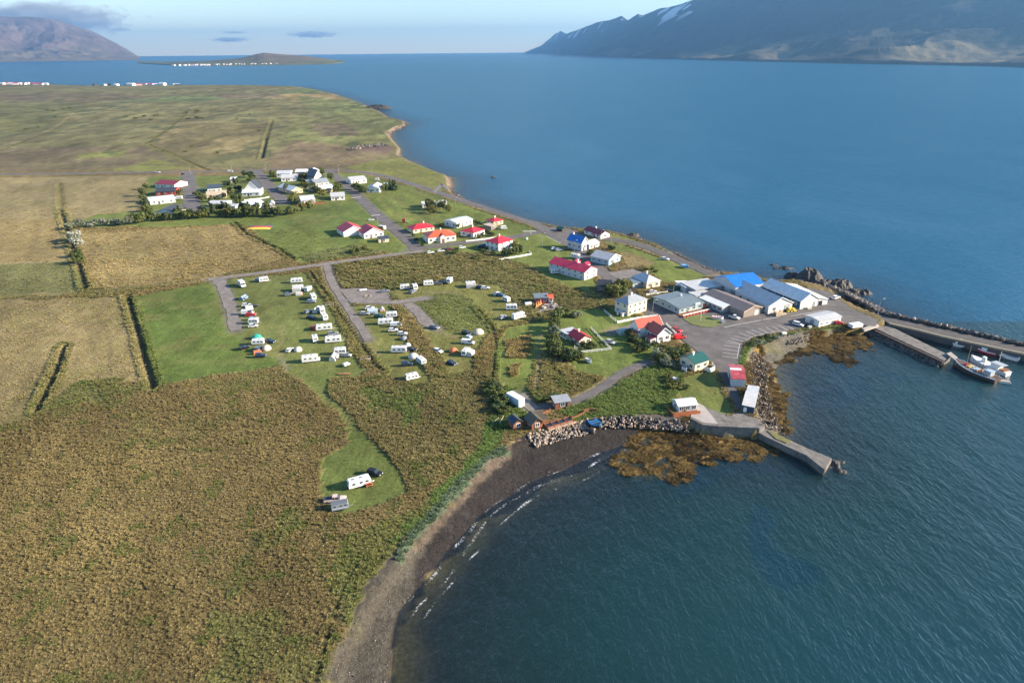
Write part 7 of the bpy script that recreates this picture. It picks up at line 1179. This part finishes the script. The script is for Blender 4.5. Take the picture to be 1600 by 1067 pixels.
grove([(42.7,230.3),(44.0,228.1),(44.0,223.0),(45.0,220.0),(45.7,217.1),(46.6,218.0),(43.8,217.1),(42.5,224.0)], 'garden tree left of the white and red house', 'garden of the white and red house', (2.5, 4.5), (3.5, 5), ('olive', 'green', 'dark')); grove([(50.0,213.2),(50.9,210.4),(51.9,207.7),(51.9,204.2),(50.6,205.1),(49.8,208.6),(54.9,211.2),(57.0,212.1),(51.7,214.1),(55.0,215.0)], 'dense shrub between path and cream bungalow', 'shrubs before the cream bungalow', (2.2, 3.8), (3.5, 5), ('green', 'pale', 'dark')); grove([(59.5,217.7),(61.1,219.6),(61.2,216.7),(58.5,216.8),(53.5,220.8),(51.1,222.8)], 'low shrub beside the car park edge', 'shrubs at the car park edge', (1.2, 2.2), (2.5, 3.5), ('green', 'olive')); grove([(28.1,222.4),(27.1,221.4),(25.2,223.0),(24.0,218.1),(28.9,220.4)], 'small bush inside the white fence', 'bushes inside the white fence', (1.5, 2.4), (2, 3.2), ('green', 'olive'))
grove([(-6.6,192.5),(-5.3,189.0),(-4.1,184.7),(-5.6,181.4),(-3.2,179.8),(-7.2,186.4),(-4.3,175.9),(-2.4,174.3)], 'dark shrub beside the pale blue container', 'shrubs at the container', (2.0, 3.2), (3.5, 5), ('dark', 'green')); grove([(49.8,192.8),(51.0,191.6),(52.1,190.0),(49.0,189.0),(53.2,192.7),(49.9,195.5),(53.7,188.4)], 'scrubby bush round the old rowing boat', 'bushes round the old boat', (1.3, 2.2), (2.5, 4), ('olive', 'green')); grove([(7.5,181.6),(9.8,181.9),(11.4,182.7),(13.4,183.1)], 'green thicket bush beside the footpath', 'thicket by the footpath', (1.4, 2.2), (3, 4), ('green',))
grove([(88.8,222.8),(84.9,220.6),(91.9,223.9),(92.6,228.6),(95.4,227.3),(87.4,222.8)], 'green bush on the bank below the parking bays', 'bushes on the harbour bank', (1.3, 2.0), (2.5, 4), ('green', 'pale'))
grove([(-846,1335),(-870,1356),(-858,1387),(-860,1410),(-761,1271),(-759,1201),(-639,1197),(-606,1162),(-613,1204),(-569,1136),(-597,1212),(-515,1148),(-509,1163),(-494,1150),(-562,1294),(-572,1268)], 'low dark willow scrub patch on the far moor', 'scrub on the moor', (2.5, 3.5), (8, 13), ('green', 'olive')); grove([(-307.2,738.2),(-357.7,793.4),(-420.6,826.7),(-473.7,894.8),(-574,1450),(-580,1401),(-505,1162),(-440,1215),(-436,1144),(-371.0,752.4),(-680,1029),(-682,1004),(-456.5,789.7),(-446.2,811.2),(-346.3,750.7),(-337.2,956.9)], 'small scrub clump along the moor ditches', 'scrub along moor ditches', (1.8, 2.6), (4, 6), ('green', 'olive'))

# ------------------------------------------------------------------ grasses: tussocks set out on points, each with its own turn, size and colour
def tuft_mesh(seed, n, spread, lean, droop, wid):
    r = np.random.default_rng(seed); mb = MB()
    for k in range(n):
        a = r.uniform(0, 6.28); b = np.array((math.cos(a), math.sin(a), 0))*r.uniform(0, .22); d = np.array((math.cos(a)*spread*r.uniform(.3, 1)+lean[0], math.sin(a)*spread*r.uniform(.3, 1)+lean[1], r.uniform(.7, 1.1))); w = np.array((-math.sin(a+r.uniform(-.6, .6)), math.cos(a), 0))*wid*r.uniform(.7, 1.3)
        mid = b+d*.6; tip = b+d*np.array((1.25, 1.25, 1.0-droop*r.uniform(.4, 1)))
        mb.add([b-w*.6, b+w*.6, mid+w, mid-w, tip], [(0,1,2,3),(3,2,4)])
    return mb.mesh('tuft')
mt, nt, p, o = new_mat('grass blades'); a = node(nt, 'ShaderNodeAttribute', attribute_name='tint', attribute_type='INSTANCER'); nt.links.new(a.outputs['Color'], p.inputs['Base Color']); p.inputs['Roughness'].default_value = .8; p.inputs['Specular IOR Level'].default_value = .15
tl = node(nt, 'ShaderNodeBsdfTranslucent'); nt.links.new(a.outputs['Color'], tl.inputs[0]); mx = node(nt, 'ShaderNodeMixShader'); mx.inputs[0].default_value = .2; nt.links.new(p.outputs[0], mx.inputs[1]); nt.links.new(tl.outputs[0], mx.inputs[2]); nt.links.new(mx.outputs[0], o.inputs[0])
blade_m = mt
def scatter(name, label, xy, z, scl, col, sources, rot=None):
    me = bpy.data.meshes.new(name); co = np.stack([xy[:,0], xy[:,1], z], 1).astype(np.float32); me.vertices.add(len(co)); me.vertices.foreach_set('co', co.ravel())
    rt = np.zeros((len(co), 3)) if rot is None else rot
    if rot is None: rt[:,2] = rng.uniform(0, 6.28, len(co))
    set_attr(me, 'turn', rt, 'FLOAT_VECTOR'); set_attr(me, 'size', scl, 'FLOAT_VECTOR'); set_attr(me, 'tint', col, 'FLOAT_COLOR')
    ob = tag(obj(name, me), label, None, None, 'stuff')
    ng = bpy.data.node_groups.new(name, 'GeometryNodeTree'); ng.interface.new_socket('Geometry', in_out='INPUT', socket_type='NodeSocketGeometry'); ng.interface.new_socket('Geometry', in_out='OUTPUT', socket_type='NodeSocketGeometry')
    gi = ng.nodes.new('NodeGroupInput'); go = ng.nodes.new('NodeGroupOutput'); ip = ng.nodes.new('GeometryNodeInstanceOnPoints'); jn = ng.nodes.new('GeometryNodeJoinGeometry')
    for s in sources:
        oi = ng.nodes.new('GeometryNodeObjectInfo'); oi.inputs['Object'].default_value = s; oi.inputs['As Instance'].default_value = True; ng.links.new(oi.outputs['Geometry'], jn.inputs[0])
    def attr(nm): n = ng.nodes.new('GeometryNodeInputNamedAttribute'); n.data_type = 'FLOAT_VECTOR'; n.inputs[0].default_value = nm; return n.outputs[0]
    ng.links.new(gi.outputs[0], ip.inputs['Points']); ng.links.new(jn.outputs[0], ip.inputs['Instance']); ip.inputs['Pick Instance'].default_value = True
    ng.links.new(attr('turn'), ip.inputs['Rotation']); ng.links.new(attr('size'), ip.inputs['Scale']); ng.links.new(ip.outputs[0], go.inputs[0])
    md = ob.modifiers.new('scatter', 'NODES'); md.node_group = ng
    return ob
def source(me, mtl): me.materials.append(mtl); return bpy.data.objects.new('tuft', me)
TUFTS = [source(tuft_mesh(k, 30, .75, (-.35, .1), .45, .055), blade_m) for k in range(4)]
cand = []
for (y0, y1, den) in ((70, 150, 5.0), (150, 240, 3.6), (240, 340, 1.9), (340, 470, 0.7)):
    ar = (60+0.95*y1+300 if y1 > 200 else 0)
    x0, x1 = -1.04*y1-6, min(0.55*y1, 130); n = int((y1-y0)*(x1-x0)*den); xx = rng.uniform(x0, x1, n); yy = rng.uniform(y0, y1, n)
    k = np.abs(xx) < 1.04*yy+5; cand.append(np.stack([xx[k], yy[k], np.full(k.sum(), den)], 1))
cand = np.concatenate(cand)
Q = classify(cand[:,0], cand[:,1])
prob = Q['dens']/1.9*1.0; keep = (rng.uniform(0, 1, len(cand)) < prob) & Q['inw'] & ~Q['road'] & (Q['dens'] > .01)
cd = cand[keep]; col = Q['col'][keep]; h_ = Q['hgt'][keep]; dens = Q['dens'][keep]
nrm = fbm(cd[:,0], cd[:,1], 0.35, 3, 91); far_s = np.where(cd[:,2] < 1, 1.4, np.where(cd[:,2] < 2, 1.1, np.where(cd[:,2] < 4, .85, .72)))
big = fbm(cd[:,0], cd[:,1], .06, 3, 133); hh = h_*(0.45+0.9*nrm)*(.55+.9*big)*rng.uniform(.7, 1.2, len(cd))*np.where(cd[:,2] > 3, .85, 1.0); wd = hh**.5*0.95*far_s*rng.uniform(.8, 1.25, len(cd))
tint = col*rng.uniform(1.05, 2.5, (len(cd), 1))*np.array((.98, 1.0, .95)); gk = (fbm(cd[:,0], cd[:,1], .25, 4, 97) + rng.normal(0, .05, len(cd)) > .675) & (dens > .6); tint[gk] = tint[gk]*.35 + np.array((.115,.155,.035))*.65*rng.uniform(.8, 1.5, (gk.sum(), 1))
scatter('tall_grass', 'tall brown and olive grass tussocks over the rough fields', cd[:, :2], Q['h'][keep]-.03, np.stack([wd, wd, hh*1.15], 1), tint, TUFTS)
# stones of the shingle beach and weed on the rocks
ST = [source(rock_mesh(300+k).mesh('stone'), mat('beach stone', (0.16,0.135,0.118), .9, .5, .15)) for k in range(5)]
n = 26000; bxy = np.stack([rng.uniform(-32, 60, n), rng.uniform(78, 175, n)], 1); QB = classify(bxy[:,0], bxy[:,1]); sh = QB['inw'] & ~QB['ine'] & (QB['dens'] < .1) & (np.abs(bxy[:,0]) < .8*bxy[:,1])
shin = inside(bxy[:,0], bxy[:,1], [e for e in PAINT if e[2] == SHINGLE][0][1]); sh &= shin | (rng.uniform(0, 1, n) < .04) | ((QB['t'] > .68) & (rng.uniform(0, 1, n) < .2))
b2 = bxy[sh]; s_ = rng.uniform(.10, .34, len(b2))*np.where(rng.uniform(0, 1, len(b2)) < .06, 2.0, 1); scatter('gravel', 'loose stones strewn over the shingle beach', b2, QB['h'][sh], np.stack([s_, s_, s_*.6], 1), np.ones((len(b2), 3)), ST, rng.uniform(0, 6, (len(b2), 3)))
KW = [source(tuft_mesh(60+k, 26, 1.5, (0, 0), .8, .13), None or blade_m) for k in range(3)]
n = 16000; kx = np.concatenate([np.stack([rng.uniform(min(q[0] for q in pl)-6, max(q[0] for q in pl)+6, n//4), rng.uniform(min(q[1] for q in pl)-6, max(q[1] for q in pl)+6, n//4)], 1) for pl in KELP]); QK = classify(kx[:,0], kx[:,1]); kk = (QK['kelp'] > 0) & (QK['h'] > -.12)
k2 = kx[kk]; s_ = rng.uniform(.4, .9, len(k2)); tk = np.array(WEED)*rng.uniform(.2, 1.35, (len(k2), 1)); dk_ = fbm(k2[:,0], k2[:,1], .12, 3, 7) > .55; tk[dk_] *= .45
scatter('seaweed', 'brown seaweed spread over the tidal rocks', k2, QK['h'][kk]-.02, np.stack([s_, s_, s_*.35], 1), tk, KW)
# ------------------------------------------------------------------ broken foam along the beach
foam = MB(); wl = resample(smooth_line(WATER_NEAR[4:21], 3), .5); nn = normals(wl); foam_uv = []
for off_, wmax in ((-.3, .55), (-2.6, .45), (-5.4, .35)):
    jit = (fbm(wl[:,0], wl[:,1], .06, 2, 13+int(-off_))-.5)*4.0; L_ = wl+nn*(off_+jit)[:,None]; wdt = wmax*(.4+.9*fbm(wl[:,0], wl[:,1], .12, 2, 5))
    n_ = len(wl); foam.add([(*p_, .03) for p_ in L_-nn*wdt[:,None]]+[(*p_, .03) for p_ in L_+nn*wdt[:,None]], [(i, i+1, i+1+n_, i+n_) for i in range(n_-1)])
mt, nt, p, o = new_mat('sea foam'); tc = node(nt, 'ShaderNodeTexCoord'); n1 = noise(nt, 1.6, 4.0, .7, tc.outputs['Object'], .8); n2 = noise(nt, .16, 2.0, .5, tc.outputs['Object'])
ad = node(nt, 'ShaderNodeMath', operation='ADD'); nt.links.new(n1.outputs[0], ad.inputs[0]); nt.links.new(n2.outputs[0], ad.inputs[1]); fa = maprange(nt, ad.outputs[0], 1.08, 1.28, 0.0, .85)
p.inputs['Base Color'].default_value = (.62, .64, .66, 1); p.inputs['Roughness'].default_value = .9; nt.links.new(fa, p.inputs['Alpha'])
tag(obj('surf_foam', foam, mt), 'thin broken lines of white foam along the beach', None, None, 'stuff')

# ------------------------------------------------------------------ the air
hz = MB(); hz.box(-43000, 43000, -4000, 33000, -11.0, max(zmax, zm2)+30.0)
haze = tag(obj('haze', hz), 'thin blue sea haze over the whole fjord', None, None, 'stuff')
mt, nt, p, o = new_mat('haze air'); nt.nodes.remove(p)
pv = node(nt, 'ShaderNodeVolumePrincipled'); pv.inputs['Color'].default_value = (0.25, 0.565, 1.0, 1); pv.inputs['Density'].default_value = 4.8e-5; pv.inputs['Anisotropy'].default_value = 0.45
nt.links.new(pv.outputs[0], o.inputs['Volume']); haze.data.materials.append(mt)

# ------------------------------------------------------------------ clouds, far beyond the haze
def cloud(label, x, y, z, rx, ry, rz_, dens, seed, cut=0.46):
    mb = MB(); n = 24; rg = []
    for k in range(13): a = -math.pi/2 + math.pi*k/12; c, s_ = max(math.cos(a), .02), math.sin(a); rg.append([(rx*c*math.cos(2*math.pi*i/n), ry*c*math.sin(2*math.pi*i/n), rz_*s_) for i in range(n)])
    mb.loft(rg); ob = tag(obj('cloud', mb.mesh('cloud', True), None, None, (x, y, z)), label, 'cloud')
    mt, nt, p, o = new_mat('cloud vapour'); nt.nodes.remove(p); tc = node(nt, 'ShaderNodeTexCoord')
    mp = node(nt, 'ShaderNodeMapping'); mp.inputs['Scale'].default_value = (1/rx, 1/ry, 1/rz_); nt.links.new(tc.outputs['Object'], mp.inputs[0])
    ln = node(nt, 'ShaderNodeVectorMath', operation='LENGTH'); nt.links.new(mp.outputs[0], ln.inputs[0]); fall = maprange(nt, ln.outputs['Value'], 1.0, 0.15, 0.0, 1.0)
    m2 = node(nt, 'ShaderNodeMapping'); m2.inputs['Scale'].default_value = (6.0/rx, 3.0/ry, 2.6/rz_); m2.inputs['Location'].default_value = (seed*3.1, seed*1.7, 0); nt.links.new(tc.outputs['Object'], m2.inputs[0]); nz = noise(nt, 1.0, 5.0, .6, m2.outputs[0])
    n3 = maprange(nt, nz.outputs[0], .25, .75, 0.0, 1.0); f3 = maprange(nt, fall, 0.0, 1.0, 0.0, .85); ad = node(nt, 'ShaderNodeMath', operation='ADD'); nt.links.new(f3, ad.inputs[0]); nt.links.new(n3, ad.inputs[1]); dn = maprange(nt, ad.outputs[0], cut+.35, cut+.85, 0.0, dens)
    pv = node(nt, 'ShaderNodeVolumePrincipled'); pv.inputs['Color'].default_value = (.70, .73, .77, 1); nt.links.new(dn, pv.inputs['Density']); nt.links.new(pv.outputs[0], o.inputs['Volume']); mt.cycles.volume_step_rate = 4.0
    ob.data.materials.append(mt)

cloud('thin dark lens shaped cloud above the island, larger of the pair', *(-22716,87086,1992), 4500, 4500, 560, .0026, 3, .52)
cloud('small dark lens shaped cloud above the settlement end of the island', *(-31438,84331,1488), 3000, 3400, 420, .0026, 8, .52)
cloud('faint wisp of cloud just above the small lens shaped cloud', *(-31638,86389,2259), 2300, 2600, 230, .0012, 5)
cloud('grey cloud bank capping the bare brown mountainside', *(-48595,78119,3492), 11500, 7000, 2100, .0017, 14, .40)
